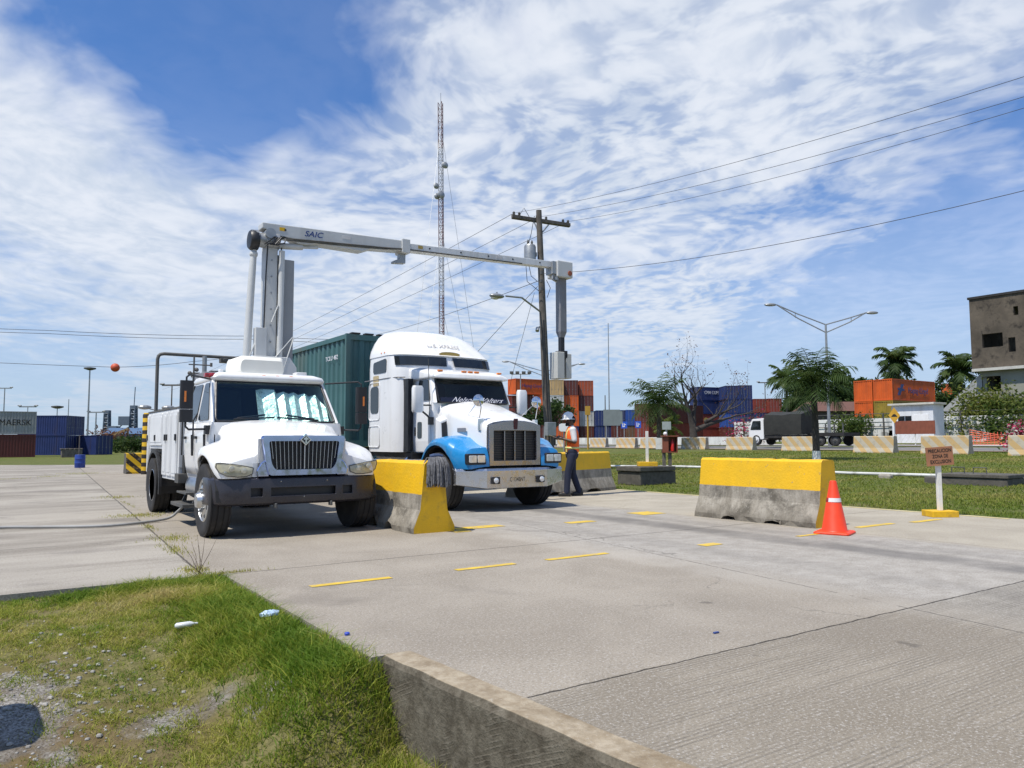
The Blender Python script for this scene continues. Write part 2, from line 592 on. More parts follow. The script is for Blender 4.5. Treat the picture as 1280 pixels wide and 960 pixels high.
gxs = axis_lines([-2.5 + .07 * i for i in range(62)] + [1.779, 1.781, 2.13, 2.14, 12.86, 12.9] + [13 + 1.0 * i for i in range(66)],
                 [-900, -500, -260, -140, -90, -61, -59, -40, -25, -14, -8, -5, -3.5, 95, 115, 140, 180, 240, 340, 500, 800, 1300, 2200, 3600])
gys = axis_lines([2.6 + .07 * i for i in range(68)] + [7.345, 7.36] + [44.4, 44.6] + [8.5 + 1.5 * i for i in range(24)] + [46 + 4 * i for i in range(14)],
                 [-2500, -1200, -500, -200, -90, -40, -20, -10, -5, -1, 1.2, 2, 110, 125, 145, 170, 210, 280, 400, 600, 900, 1500, 2400, 3800])
GX, GY = np.meshgrid(gxs, gys)
GZ = ground_h(GX, GY)
nx, ny = len(gxs), len(gys)
ter = MB()
ter.v = list(zip(GX.ravel().tolist(), GY.ravel().tolist(), GZ.ravel().tolist()))
ter.f = [(j * nx + i, j * nx + i + 1, (j + 1) * nx + i + 1, (j + 1) * nx + i) for j in range(ny - 1) for i in range(nx - 1)]
ter.m = [0] * len(ter.f)
tag(ter.build('ground', ground_material(), normals=False), kind='structure')


def concrete_material():
    m = bpy.data.materials.new('road_concrete')
    m.use_nodes = True
    t = NT(m.node_tree)
    pos = t.node('ShaderNodeNewGeometry').outputs['Position']
    X, Y, Z = t.sep(pos)[:3]
    n0 = t.noise(pos, .22, 4, .55)
    n1 = t.noise(pos, .9, 6, .6, .4)
    n2 = t.noise(pos, 5, 6, .65)
    n3 = t.noise(pos, 80, 3, .6)
    n4 = t.noise(pos, 170, 2, .6)
    wob = t.math('MULTIPLY', t.math('SUBTRACT', t.noise(pos, 1.4, 3), .5), .5)
    # zones across the road: old pale apron on the left, brownish slab, worn grey lane, pale shoulder
    xa = t.math('SUBTRACT', X, t.math('ADD', 1.22, t.math('MULTIPLY', Y, .056)))
    apron = t.math('MULTIPLY', t.step(xa, .02, -.02), t.math('GREATER_THAN', Y, 7.0))
    xl = t.math('ADD', X, wob)
    lane = t.math('MULTIPLY', t.step(xl, 5.45, 6.05), t.step(xl, 9.5, 9.05))
    shoulder = t.step(xl, 9.05, 9.4)
    slab_c = t.mix(t.step(n1, .3, .7), (.255, .220, .172), (.342, .300, .240))
    lane_c = t.mix(t.step(n2, .3, .7), (.285, .260, .222), (.38, .352, .308))
    sh_c = t.mix(t.step(n1, .3, .7), (.33, .290, .222), (.43, .385, .30))
    c = t.mix(lane, slab_c, lane_c)
    c = t.mix(shoulder, c, sh_c)
    # old apron with long dark stains running across
    st = t.noise(t.mapping(pos, (.22, .75, 1), (0, 0, R(8))), .9, 6, .62, .9)
    ap_c = t.mix(t.step(st, .36, .62), (.215, .188, .150), (.37, .335, .278))
    ap_c = t.mix(t.step(t.noise(t.mapping(pos, (.5, 1.0, 1), (0, 0, R(-5)), (9, 4, 0)), .8, 6, .6), .52, .68, 0, .7), ap_c, (.15, .13, .11))
    c = t.mix(apron, c, ap_c)
    c = t.mix(t.math('MULTIPLY', t.step(Y, 3.05, 2.95), t.math('GREATER_THAN', X, 1.8)), c, t.mix(1.0, c, (.80, .79, .76), 'MULTIPLY'))
    # exposed aggregate
    n5 = t.noise(pos, 36, 4, .75)
    c = t.mix(t.step(n5, .54, .66, 0, .38), c, (.50, .48, .45))
    c = t.mix(t.step(n5, .45, .32, 0, .55), c, (.12, .11, .095))
    c = t.mix(t.step(n3, .56, .68, 0, .60), c, (.56, .54, .51))
    c = t.mix(t.step(n3, .44, .30, 0, .65), c, (.09, .082, .07))
    c = t.mix(t.step(n4, .58, .72, 0, .45), c, (.50, .48, .45))
    # rubber bands of the wheel tracks
    def band(x0, wdt, k):
        d = t.math('ABSOLUTE', t.math('SUBTRACT', t.math('ADD', X, t.math('MULTIPLY', wob, .5)), x0))
        return t.math('MULTIPLY', t.step(d, wdt, wdt * .25), t.math('MULTIPLY', t.step(n1, .25, .6, .35, 1), k))
    c = t.mix(band(7.95, .42, .62), c, (.085, .082, .080))
    c = t.mix(band(6.55, .35, .18), c, (.10, .095, .09))
    c = t.mix(band(8.55, .25, .25), c, (.12, .115, .11))
    c = t.mix(t.math('MULTIPLY', band(5.55, .35, .30), t.math('LESS_THAN', Y, 9)), c, (.45, .42, .37))
    # oil and damp blotches
    c = t.mix(t.step(t.noise(pos, .55, 5, .6, .8), .60, .74, 0, .45), c, (.12, .105, .09))
    c = t.mix(t.step(n0, .35, .65, .0, .22), c, (.17, .15, .125))
    crk = t.node('ShaderNodeTexVoronoi', feature='DISTANCE_TO_EDGE')
    t.put(crk.inputs['Vector'], t.vmath('ADD', pos, t.vmath('MULTIPLY', t.noise(pos, 1.6, 5, .65, out=1), (.9, .9, 0))))
    crk.inputs['Scale'].default_value = .16
    crf = t.math('MULTIPLY', t.step(crk.outputs[0], .0030, .0008), t.step(n1, .46, .58))
    c = t.mix(t.math('MULTIPLY', crf, .45), c, (.05, .043, .035))
    spots_ = t.noise(pos, 2.6, 2, .4)
    c = t.mix(t.step(spots_, .735, .78, 0, .5), c, (.06, .052, .045))
    # joints
    jw = t.math('MULTIPLY', t.math('SUBTRACT', t.noise(pos, 5, 4, .6), .5), .05)
    def joint(coord, x0, hw, k, cond=None):
        d = t.math('ABSOLUTE', t.math('SUBTRACT', t.math('ADD', coord, jw), x0))
        f = t.math('MULTIPLY', t.step(d, hw, hw * .3), k)
        return f if cond is None else t.math('MULTIPLY', f, cond)
    brk = t.step(n2, .38, .52)
    pos_x = t.math('GREATER_THAN', X, 1.2)
    js = [joint(Y, 3.0, .011, .95, t.math('GREATER_THAN', X, 2.13)), joint(Y, 7.28, .013, .9, pos_x), joint(Y, 11.6, .012, .8, pos_x), joint(Y, 16.0, .013, .8, pos_x),
          joint(t.math('SUBTRACT', X, t.math('MULTIPLY', Y, .14)), 5.05, .010, .8, t.math('MULTIPLY', brk, t.math('LESS_THAN', Y, 9.4))), joint(xa, 0, .016, .8, t.math('GREATER_THAN', Y, 7.3)),
          joint(X, 9.3, .012, .55, brk), joint(X, 11.2, .009, .35, brk)]
    ap = t.math('MULTIPLY', t.step(xa, .02, 0.0), 1.0)
    for y0, kk in ((10.35, .8), (13.7, .65), (17.4, .6), (21.5, .6), (26, .6), (31, .6)):
        js.append(joint(t.math('SUBTRACT', Y, t.math('MULTIPLY', X, .02)), y0, .016, kk, t.math('MULTIPLY', ap, brk)))
    jt = js[0]
    for j in js[1:]:
        jt = t.math('MAXIMUM', jt, j)
    c = t.mix(jt, c, (.035, .030, .024))
    # tined texture of the nearest slab: fine grooves running across the lane
    wv = t.math('SINE', t.math('ADD', t.math('MULTIPLY', Y, 2 * math.pi / .027), t.math('MULTIPLY', n2, 1.6)))
    wv2 = t.math('MULTIPLY', t.step(wv, -.2, .9), t.math('MULTIPLY', t.step(Y, 3.02, 2.98), t.step(n1, .34, .58)))
    wv2 = t.math('MULTIPLY', wv2, t.step(t.noise(t.mapping(pos, (.5, 6, 1)), 2, 3), .35, .6))
    c = t.mix(t.math('MULTIPLY', wv2, .42), c, (.09, .08, .068))
    p = t.node('ShaderNodeBsdfPrincipled')
    t.put(p.inputs['Base Color'], c)
    p.inputs['Roughness'].default_value = .88
    p.inputs['Specular IOR Level'].default_value = .3
    hgt = t.math('ADD', t.math('MULTIPLY', n3, .6), t.math('ADD', t.math('MULTIPLY', jt, -2.5), t.math('MULTIPLY', wv2, -.8)))
    t.put(p.inputs['Normal'], t.bump(hgt, .45, .006))
    t.out(p.outputs[0])
    return m


WALL = [(1.86, 4.03), (1.93, 3.07), (2.005, 2.1), (2.25, -.6), (2.9, -6.0)]           # line of the low wall at the front
ca, cb = at(-420, 581, 40), at(180, 577, 44)
slab_poly = [(1.80, 7.33), (1.80, 4.04)] + [(x + .178, y) for x, y in WALL] + [(12.9, -6.0), (12.9, 44.5), (cb.x + 2, 44.5), (cb.x, 44.4), (ca.x, ca.y), (-55, 7.33)]
rd = MB()
rd.prism(slab_poly, 'z', -.3, 0.0)
tag(rd.build('road', concrete_material(), normals=True), kind='structure')

# painted markings, thin sheets just above the concrete
yl = mat('worn_yellow_road_paint', (.62, .42, .045), .75, var=.15, vs=4, dirt=(.32, .28, .20), ds=9, da=.85)


def marking(poly, material=yl, z=.004, name='lane_marking'):
    mk = MB()
    mk.add([(x, y, z) for x, y in poly], [tuple(range(len(poly)))])
    return tag(mk.build(name, material), kind='structure')


for x0, x1 in ((2.24, 2.97), (3.63, 4.29), (4.68, 5.49)):
    marking([(x0, 6.21), (x1, 6.21), (x1, 6.30), (x0, 6.30)])
for x0, x1, y0, y1 in ((5.28, 6.05, 9.02, 9.28), (8.75, 9.25, 9.05, 9.5), (6.75, 7.05, 6.0, 6.16), (7.0, 7.5, 8.75, 8.95), (9.85, 10.75, 6.02, 6.14),
                       (11.1, 11.9, 5.93, 6.06), (8.35, 9.0, 5.92, 6.0), (5.1, 5.35, 8.78, 8.98)):
    marking([(x0, y0), (x1, y0 + .01), (x1, y1), (x0, y1 - .01)])
edge_y = mat('faded_yellow_kerb_paint', (.55, .46, .20), .8, var=.2, vs=2, dirt=(.40, .37, .30), ds=2, da=.9)
marking([(12.70, 5.4), (12.82, 5.4), (12.82, 16.5), (12.70, 16.5)], edge_y, .004, 'kerb_paint')

# road behind the striped barriers, and the track on the far left, laid on the terrain
asph = mat('far_asphalt', (.16, .155, .15), .9, var=.2, vs=.4)
tan = mat('bare_dirt_edge', (.30, .235, .15), .95, var=.25, vs=.8)


def strip(name, x0, x1, y0, y1, material, dz, n=24):
    s_ = MB()
    rings = []
    for i in range(n + 1):
        y = y0 + (y1 - y0) * i / n
        rings.append([(x0 + (x1 - x0) * k / 6, y, float(ground_h(x0 + (x1 - x0) * k / 6, y)) + dz) for k in range(7)])
    s_.loft(rings, closed=False)
    return tag(s_.build(name, material), kind='structure')


strip('far_road', 45.5, 55, -40, 140, asph, .03, 60)
strip('dirt_edge', 43.6, 45.4, -40, 140, tan, .05, 60)
strip('far_path', 57.5, 61, -40, 140, mat('far_pavement', (.36, .34, .31), .9), .05, 60)


# ---------------------------------------------------------------- grass
def grass_material(name, c0, c1, c2):
    m = bpy.data.materials.new(name)
    m.use_nodes = True
    t = NT(m.node_tree)
    a = t.node('ShaderNodeAttribute', attribute_name='tint').outputs['Fac']
    c = t.mix(t.step(a, 0, .5, smooth=False), c0, c1)
    c = t.mix(t.step(a, .5, 1, smooth=False), c, c2)
    p = t.node('ShaderNodeBsdfPrincipled')
    t.put(p.inputs['Base Color'], c)
    p.inputs['Roughness'].default_value = .6
    p.inputs['Specular IOR Level'].default_value = .25
    tr = t.node('ShaderNodeBsdfTranslucent')
    t.put(tr.inputs[0], c)
    mx = t.node('ShaderNodeMixShader')
    mx.inputs[0].default_value = .4
    t.t.links.new(p.outputs[0], mx.inputs[1])
    t.t.links.new(tr.outputs[0], mx.inputs[2])
    t.out(mx.outputs[0])
    return m


def grass(name, pts, hgt, wid, tint, material, seed=1, lean=.5, label=None):
    """Mesh of bent blades: pts (N,3), per-blade height, width and tint."""
    rg = np.random.default_rng(seed)
    n = len(pts)
    a = rg.uniform(0, 2 * np.pi, n)
    side = np.stack([np.cos(a), np.sin(a), np.zeros(n)], 1) * (wid / 2)[:, None]
    b = rg.uniform(0, 2 * np.pi, n)
    ln = np.stack([np.cos(b), np.sin(b), np.zeros(n)], 1) * (hgt * rg.uniform(.1, lean, n))[:, None]
    up = np.zeros((n, 3))
    up[:, 2] = hgt
    mid = pts + up * .55 + ln * .35
    tip = pts + up * rg.uniform(.75, 1, n)[:, None] + ln
    V = np.stack([pts - side, pts + side, mid - side * .7, mid + side * .7, tip], 1).reshape(-1, 3)
    base = (np.arange(n) * 5)[:, None]
    quads = base + np.array([[0, 1, 3, 2]])
    tris = base + np.array([[2, 3, 4]])
    me = bpy.data.meshes.new(name)
    me.vertices.add(len(V))
    me.vertices.foreach_set('co', V.ravel())
    loops = np.concatenate([quads, tris], 1).ravel()
    me.loops.add(len(loops))
    me.loops.foreach_set('vertex_index', loops)
    starts = (np.arange(n) * 7)[:, None] + np.array([[0, 4]])
    me.polygons.add(2 * n)
    me.polygons.foreach_set('loop_start', starts.ravel())
    me.update(calc_edges=True)
    at_ = me.attributes.new('tint', 'FLOAT', 'POINT')
    at_.data.foreach_set('value', np.repeat(tint, 5).astype(np.float32))
    me.materials.append(material)
    o = bpy.data.objects.new(name, me)
    COL.objects.link(o)
    return tag(o, label, kind='stuff')


rg = np.random.default_rng(3)
# front verge
n = 230000
gx_, gy_ = rg.uniform(-1.3, 2.13, n), rg.uniform(2.3, 7.33, n)
in_ = gx_ < np.where(gy_ > 4.03, 1.80, 1.855 + (4.03 - gy_) * .075)
gx_, gy_ = gx_[in_], gy_[in_]
n = len(gx_)
nz = fbm(gx_ * 1.5 + 30, gy_ * 1.5 + 30, 11)
nz2 = fbm(gx_ * 5 + 30, gy_ * 5 + 30, 12)
lush = np.exp(-((gx_ - 1.62) / .44) ** 2) * (.25 + .75 * sst(3.6, 4.1, gy_)) * (1 - .35 * sst(6.4, 7.0, gy_)) + .8 * np.exp(-((gy_ - 7.15) / .22) ** 2) * sst(-.4, 1.0, gx_)
lush += .35 * sst(.55, .68, nz)
grav = np.exp(-(((gx_ - .12) / .36) ** 2 + ((gy_ - 5.0) / .62) ** 2)) + .7 * np.exp(-(((gx_ - 1.35) / .25) ** 2 + ((gy_ - 4.9) / .22) ** 2))
for ex, ey, rx_, ry_ in ((.95, 4.72, .34, .16), (1.38, 4.42, .22, .13)):
    grav += .8 * np.exp(-(((gx_ - ex) / rx_) ** 2 + ((gy_ - ey) / ry_) ** 2))
straw = np.exp(-(((gx_ - 1.1) / .55) ** 2 + ((gy_ - 6.75) / .22) ** 2))
nz3 = fbm(gx_ * 13 + 30, gy_ * 13 + 30, 13)
dens_ = np.clip(.78 + .7 * lush + .8 * (nz - .5) + 1.5 * (nz2 - .5) + 1.6 * (nz3 - .5) - 1.1 * grav * (nz2 * .9 + .45), .01, 1)
keep = rg.uniform(0, 1, n) < dens_
gx_, gy_, lush, straw, nz, nz2, nz3 = gx_[keep], gy_[keep], lush[keep], straw[keep], nz[keep], nz2[keep], nz3[keep]
hh = (.012 + .022 * rg.uniform(0, 1, len(gx_)) + .085 * np.clip(lush, 0, 1) * rg.uniform(.1, 1, len(gx_)) ** 1.5) * (.4 + .7 * nz2 + .7 * nz3)
ww = rg.uniform(.0025, .0060, len(gx_)) * (1 + .6 * np.clip(lush, 0, 1))
tt = np.clip(.50 - .42 * np.clip(lush, 0, 1) + .55 * straw + .9 * (nz - .5) + .9 * (nz2 - .5) + .5 * (.5 - nz3) + rg.normal(0, .20, len(gx_)), 0, 1)
pts = np.stack([gx_, gy_, ground_h(gx_, gy_) - .004], 1)
grass('verge_grass', pts, hh, ww, tt, grass_material('verge_grass_blades', (.125, .215, .018), (.34, .36, .05), (.52, .43, .17)), 5, 2.0)
# tufts along the foot of the low wall
n = 7000
ty = rg.uniform(2.2, 4.05, n)
tx = 1.85 + (4.03 - ty) * .075 - np.abs(rg.normal(0, .10, n)) - .008
tn_ = fbm(tx * 6 + 60, ty * 6 + 60, 31)
kp = rg.uniform(0, 1, n) < .25 + 1.5 * (tn_ - .35)
tx, ty, tn_ = tx[kp], ty[kp], tn_[kp]
grass('wall_foot_grass', np.stack([tx, ty, ground_h(tx, ty) - .01], 1), (.02 + .13 * rg.uniform(0, 1, len(tx)) ** 3 + .04 * tn_), rg.uniform(.003, .007, len(tx)),
      np.clip(.35 + .8 * (tn_ - .5) + rg.normal(0, .2, len(tx)), 0, 1), bpy.data.materials['verge_grass_blades'], 15, 1.0)
# field on the right: short lawn, blades wider with distance so that they still read
n = 150000
dd = 11.2 + 36 * rg.uniform(0, 1, n) ** 1.7
px_ = rg.uniform(700, 1300, n)
rays = np.array([(CAM_ROT @ Vector(((p - 640) / F_PX, 0, -1.0)))[:] for p in np.linspace(700, 1300, 61)])
tq = (rays[:, 0] * -math.sin(YAW) + rays[:, 1] * math.cos(YAW))
rx = np.interp(px_, np.linspace(700, 1300, 61), rays[:, 0] / tq) * dd
ry = np.interp(px_, np.linspace(700, 1300, 61), rays[:, 1] / tq) * dd
ok = (rx > FIELD_X + .02) & (rx < 43)
rx, ry, dd = rx[ok], ry[ok], dd[ok]
nz, nz2 = fbm(rx * .35 + 90, ry * .35 + 90, 21), fbm(rx * 1.6 + 90, ry * 1.6 + 90, 22)
ok = rg.uniform(0, 1, len(rx)) < .50 + 1.5 * (nz2 - .45) + .8 * (nz - .5)
rx, ry, dd, nz, nz2 = rx[ok], ry[ok], dd[ok], nz[ok], nz2[ok]
hh = (.032 + .042 * rg.uniform(0, 1, len(rx))) * (.7 + .7 * nz)
ww = .006 + .0009 * dd * rg.uniform(.5, 1.2, len(rx))
tt = np.clip(.36 + 1.5 * (nz - .5) + .9 * (nz2 - .5) + rg.normal(0, .17, len(rx)), 0, 1)
grass('field_grass', np.stack([rx, ry, ground_h(rx, ry) - .005], 1), hh, ww, tt,
      grass_material('field_grass_blades', (.125, .185, .020), (.24, .265, .045), (.38, .33, .12)), 6, 1.6)
# weeds in the joints of the apron
pts, hs, ts = [], [], []
for (cx, cy, rx_, ry_, k) in ((2.05, 13.8, .42, .35, 500), (1.92, 10.3, .25, .45, 320), (1.75, 9.2, .12, .5, 200), (2.35, 18.6, .35, .5, 300), (1.62, 7.65, .14, .25, 240), (1.9, 11.9, .08, .6, 120),
                              (2.25, 16.5, .06, 1.5, 90), (2.9, 33.5, .9, 1.0, 500), (.4, 30, 1.2, .3, 300), (1.8, 31.4, .5, .5, 200), (1.85, 7.32, .35, .02, 160)):
    for _ in range(k):
        x, y = cx + rnd.gauss(0, rx_ * .5), cy + rnd.gauss(0, ry_ * .5)
        pts.append((x, y, .001)); hs.append(rnd.uniform(.012, .045)); ts.append(min(1, max(0, rnd.gauss(.55, .2))))
grass('joint_weeds', np.array(pts), np.array(hs), np.full(len(hs), .007), np.clip(np.array(ts) + .12, 0, 1), bpy.data.materials['verge_grass_blades'], 8, .9)
# pale gravel on the bare patch
pb = MB()
for _ in range(700):
    x, y = rnd.gauss(.3, .35), rnd.gauss(5.1, .6)
    if _ > 700:
        x, y = rnd.uniform(-.5, 1.75), rnd.uniform(3.6, 6.8)
    if x > 1.74 or y > 7.2:
        continue
    z, s_ = float(ground_h(x, y)), rnd.uniform(.003, .010) * rnd.choice((1, 1, 1.9))
    pb.ball((x, y, z + s_ * .2), s_, 5, 4, (1, rnd.uniform(.6, 1.3), .6))
tag(pb.build('gravel', mat('pale_gravel', (.30, .285, .26), .9, var=.5, vs=9)), kind='stuff')


# ---------------------------------------------------------------- wheels
def wheel(parent, x, y, r, wd, side, rim_mat, dual=False, hub=.07):
    """Wheel with its axle along x; side = +1 / -1 is the outer side."""
    t = MB()
    prof = [(.56, .80), (.80, 1.0), (.93, .98), (.985, .88), (1.0, .70)]
    p = [(r * a, -wd / 2 * b) for a, b in prof]
    grooves = []
    for g in (-.42, -.14, .14, .42):
        grooves += [(r, wd * (g - .035)), (r * .975, wd * (g - .03)), (r * .975, wd * (g + .03)), (r, wd * (g + .035))]
    p += grooves + [(r * a, wd / 2 * b) for a, b in reversed(prof)]
    t.lathe(p, (x, y, r), 'x', 40)
    if dual:
        t.lathe([(a, b - side * wd * 1.12) for a, b in p], (x, y, r), 'x', 40)
    o = t.build('wheel', M['rubber'], parent, smooth=35)
    rm = MB()
    s = side
    d = wd / 2
    if dual:
        q = [(.60, .80), (.57, .84), (.54, .2), (.50, -.55), (.22, -.60), (.20, .1), (.0, .12)]
    else:
        q = [(.60, .84), (.57, .90), (.54, .70), (.47, .74), (.42, .88), (.24, 1.0), (.22, 1.2), (.19, 1.5), (.0, 1.55)]
    rm.lathe([(max(a * r, .002), s * d * b) for a, b in q], (x, y, r), 'x', 32)
    for k in range(8):
        a = 2 * math.pi * k / 8
        h0 = -.5 if dual else .95
        c = Vector((x + s * d * h0, y + .30 * r * math.cos(a), r + .30 * r * math.sin(a)))
        rm.cyl(c, c + Vector((s * .035, 0, 0)), .016, n=6, mi=1)
        if not dual:
            a += math.pi / 8
            c = Vector((x + s * d * .83, y + .45 * r * math.cos(a), r + .45 * r * math.sin(a)))
            rm.cyl(c - Vector((s * .03, 0, 0)), c + Vector((s * .004, 0, 0)), .030, n=8, mi=2)
    rm.build('rim', [rim_mat, M['steel'], M['black']], o, smooth=40)
    return o


def lerp(a, b, t):
    return a + (b - a) * t


def interp(tab, x):
    for (a, u), (b, v_) in zip(tab, tab[1:]):
        if x <= b:
            return lerp(u, v_, (x - a) / (b - a)) if x >= a else u
    return tab[-1][1]


# ---------------------------------------------------------------- white utility truck with the scanner boom
BT = thing('boom_truck', 'white crew cab utility truck with grey scanner boom raised over the neighbouring semi truck', 'truck', (3.35, 10.3, 0))

for sx in (-1, 1):
    wheel(BT, sx * .965, 0, .46, .27, sx, M['alu'])
    wheel(BT, sx * .90, 4.2, .46, .25, sx, M['alu'], dual=True)

ch = MB()
for sx in (-1, 1):
    ch.box(sx * .42 - .04, sx * .42 + .04, -.5, 4.95, .52, .74)
ch.box(-.9, .9, -.06, .06, .40, .52)
ch.box(-.85, .85, 4.14, 4.26, .38, .54)
ch.box(-.45, .45, -.45, .7, .42, .85)
ch.tube([(-.2, .5, .45), (-.2, 4.3, .47)], .05)
ch.tube([(.3, .6, .36), (.35, 2.4, .36), (.6, 4.0, .36)], .06)
ch.box(.35, .86, .95, 2.0, .42, .70)
ch.build('chassis', M['dark'], BT, bevel=.006)

# bumper: curved sheet with three openings
bx = [-1.10, -1.085, -1.03, -.93, -.74, -.66, -.52, -.42, .42, .52, .66, .74, .93, 1.03, 1.085, 1.10]
bplan = [(-1.10, -.16), (-1.085, -.36), (-1.03, -.49), (-.93, -.56), (-.74, -.615), (-.42, -.65), (.42, -.65), (.74, -.615), (.93, -.56), (1.03, -.49), (1.085, -.36), (1.10, -.16)]
bz = [.425, .45, .52, .62, .72, .745]
binset = [.06, .012, .0, .008, .02, .07]
bp = MB()
grid = [[(x * (1 - binset[k] * .12), interp(bplan, x) + binset[k], z) for x in bx] for k, z in enumerate(bz)]
bp.v = [p for row in grid for p in row]
nb = len(bx)
for k in range(len(bz) - 1):
    for i in range(nb - 1):
        mid_x = abs((bx[i] + bx[i + 1]) / 2)
        if k == 2 and (mid_x < .42 or .52 < mid_x < .66):
            continue
        bp.f.append((k * nb + i, k * nb + i + 1, (k + 1) * nb + i + 1, (k + 1) * nb + i))
bp.m = [0] * len(bp.f)
bumper = bp.build('bumper', M['bumper'], BT, smooth=40, solid=-.025, bevel=.006, normals=False)
bk = MB()
bk.box(-.72, .72, -.585, -.54, .50, .645)
bk.build('bumper_opening', M['black'], bumper)
for x in (-.30, .0, .30):
    bl = MB()
    bl.ball((x, -.668, .70 - .2 * (x == 0)), .008, 8, 5)
    bl.build('bolt', M['chrome'], bumper)

# hood
hd = MB()
rings = []
for y, wb, ht in ((-.60, .565, 1.265), (-.55, .585, 1.30), (-.3, .645, 1.345), (0, .72, 1.395), (.3, .80, 1.455), (.48, .86, 1.49)):
    half = [(wb, .80), (wb * .995, ht - .30), (wb * .985, ht - .16), (wb * .93, ht - .075), (wb * .80, ht - .03), (wb * .45, ht), (.12, ht + .012)]
    rings.append([(-a, y, z) for a, z in half] + [(a, y, z) for a, z in reversed(half)])
hd.loft(rings, closed=False)
hood = hd.build('hood', M['white'], BT, smooth=50, solid=.02, bevel=.004)
fp_ = MB()
fp_.box(-.575, .575, -.597, -.588, .76, 1.235)
fp_.box(-.64, .64, -.597, -.588, .76, .93)
fp_.build('grille_panel', M['white'], hood)
for sx in (-1, 1):
    lt = MB()
    lt.obox((sx * .868, .42, 1.16), (sx * .868, .42, 1.30), .022, .04)
    lt.build('hood_latch', M['black'], hood, bevel=.004)
    lt = MB()
    lt.obox((sx * .36, -.60, .40), (sx * .36, -.69, .40), .03, .06)
    lt.build('tow_hook', M['dark_steel'], BT, bevel=.008)
sl = MB()
for sx in (-1, 1):
    sl.tube([(sx * .60, .50, 1.505), (sx * .2, .54, 1.53), (sx * .02, .58, 1.54)], .012, 6)
    sl.tube([(sx * .55, .52, 1.52), (sx * .15, .60, 1.575)], .014, 5)
sl.build('wiper', M['black'], BT)

# fenders
ztab = [(-.58, .945), (-.45, 1.03), (-.3, 1.09), (-.1, 1.14), (.1, 1.16), (.35, 1.14), (.62, 1.03)]
otab = [(-.58, .97), (-.5, 1.03), (-.35, 1.085), (-.1, 1.10), (.3, 1.10), (.5, 1.04), (.62, .95)]
itab = [(-.58, .57), (0, .69), (.3, .78), (.62, .87)]
for sx in (-1, 1):
    fm = MB()
    rings = []
    for i in range(17):
        y = -.58 + 1.2 * i / 16
        zt, ox, ix = interp(ztab, y), interp(otab, y), interp(itab, y)
        arch = .46 + math.sqrt(max(0, .565 ** 2 - (y - .02) ** 2)) if abs(y - .02) < .56 else .52
        lip = min(max(arch, .745 if y < -.45 else .5), zt - .09)
        rings.append([(sx * a, y, z) for a, z in ((ix - .03, zt + .13), (ix + .04, zt + .07), (lerp(ix, ox, .45), zt + .035), (lerp(ix, ox, .75), zt),
                                                 (lerp(ix, ox, .93), zt - .035), (ox, zt - .10), (ox + .004, (zt - .1 + lip) / 2), (ox, lip))])
    fm.loft(rings, closed=False)
    front = rings[0]
    fm.add(list(front) + [(sx * .62, -.58, .745)], [tuple(range(len(front) + 1))])
    fender = fm.build('fender', M['white'], BT, smooth=45, solid=.018 * (1 if sx < 0 else 1), bevel=.004)
    lin = MB()
    arc = [(-.02 + .55 * math.cos(a), .46 + .55 * math.sin(a)) for a in [math.pi * k / 12 for k in range(13)]]
    lin.loft([[(sx * .60, y + .03, z) for y, z in arc], [(sx * 1.055, y + .03, z) for y, z in arc]], closed=False)
    lin.build('wheel_arch_liner', M['dark'], fender, solid=.01)
    # swept headlight, its outer end curving back round the corner
    def hp(a, z):
        y = -.585 - .02 * math.sin(a * math.pi) + .16 * max(0, a - .62) ** 1.4 * 2
        return Vector((sx * (.63 + .43 * a), y - .012, z))
    top = [(0.0, .872), (.15, .888), (.4, .908), (.7, .928), (.88, .938), (.985, .935)]
    bot = [(.995, .89), (.92, .825), (.74, .785), (.45, .768), (.2, .772), (.03, .80)]
    outl = [hp(a, z) for a, z in top + bot]
    hl = MB()
    nrm = Vector((0, -1, 0))
    hl.loft([[p + Vector((0, .06, 0)) for p in outl], [p - Vector((0, .012, 0)) for p in outl],
             [lerp(p, sum(outl, Vector()) / len(outl), .12) - Vector((0, .022, 0)) for p in outl]])
    lamp = hl.build('headlight', M['lens'], BT, smooth=60)
    for a, z in ((.28, .843), (.62, .868)):
        bz_ = MB()
        c = hp(a, z)
        bz_.lathe([(.036, -.006), (.034, -.022), (.020, -.025), (.001, -.026)], c, 'y', 16)
        bz_.build('lamp_bowl', M['lens_bowl'], lamp, smooth=50)
    cz = MB()
    cz.tube([p - Vector((0, .008, 0)) for p in outl] + [outl[0] - Vector((0, .008, 0))], .008, 6)
    cz.build('lamp_trim', M['dark_steel'], lamp)
    mk = MB()
    mk.box(min(sx * 1.095, sx * 1.115), max(sx * 1.095, sx * 1.115), .44, .54, .96, 1.0)

# grille with chrome surround and diamond emblem
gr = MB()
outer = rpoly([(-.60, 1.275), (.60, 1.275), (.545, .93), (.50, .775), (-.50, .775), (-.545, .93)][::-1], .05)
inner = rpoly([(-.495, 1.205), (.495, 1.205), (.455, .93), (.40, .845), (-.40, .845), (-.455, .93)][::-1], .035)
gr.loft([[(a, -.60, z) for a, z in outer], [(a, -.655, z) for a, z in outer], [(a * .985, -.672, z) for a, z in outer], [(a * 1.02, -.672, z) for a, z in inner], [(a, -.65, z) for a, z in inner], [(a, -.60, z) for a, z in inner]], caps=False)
grille = gr.build('grille', M['chrome_sky_tint'], BT, smooth=40)
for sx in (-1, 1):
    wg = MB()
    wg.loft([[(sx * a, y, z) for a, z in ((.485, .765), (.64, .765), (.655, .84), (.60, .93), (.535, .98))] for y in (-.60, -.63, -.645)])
    wg.build('grille_wing', M['chrome_sky_tint'], grille, bevel=.012)
grille.scale.x = .915
gi = MB()
gi.prism([(a, z) for a, z in inner], 'y', -.612, -.598)
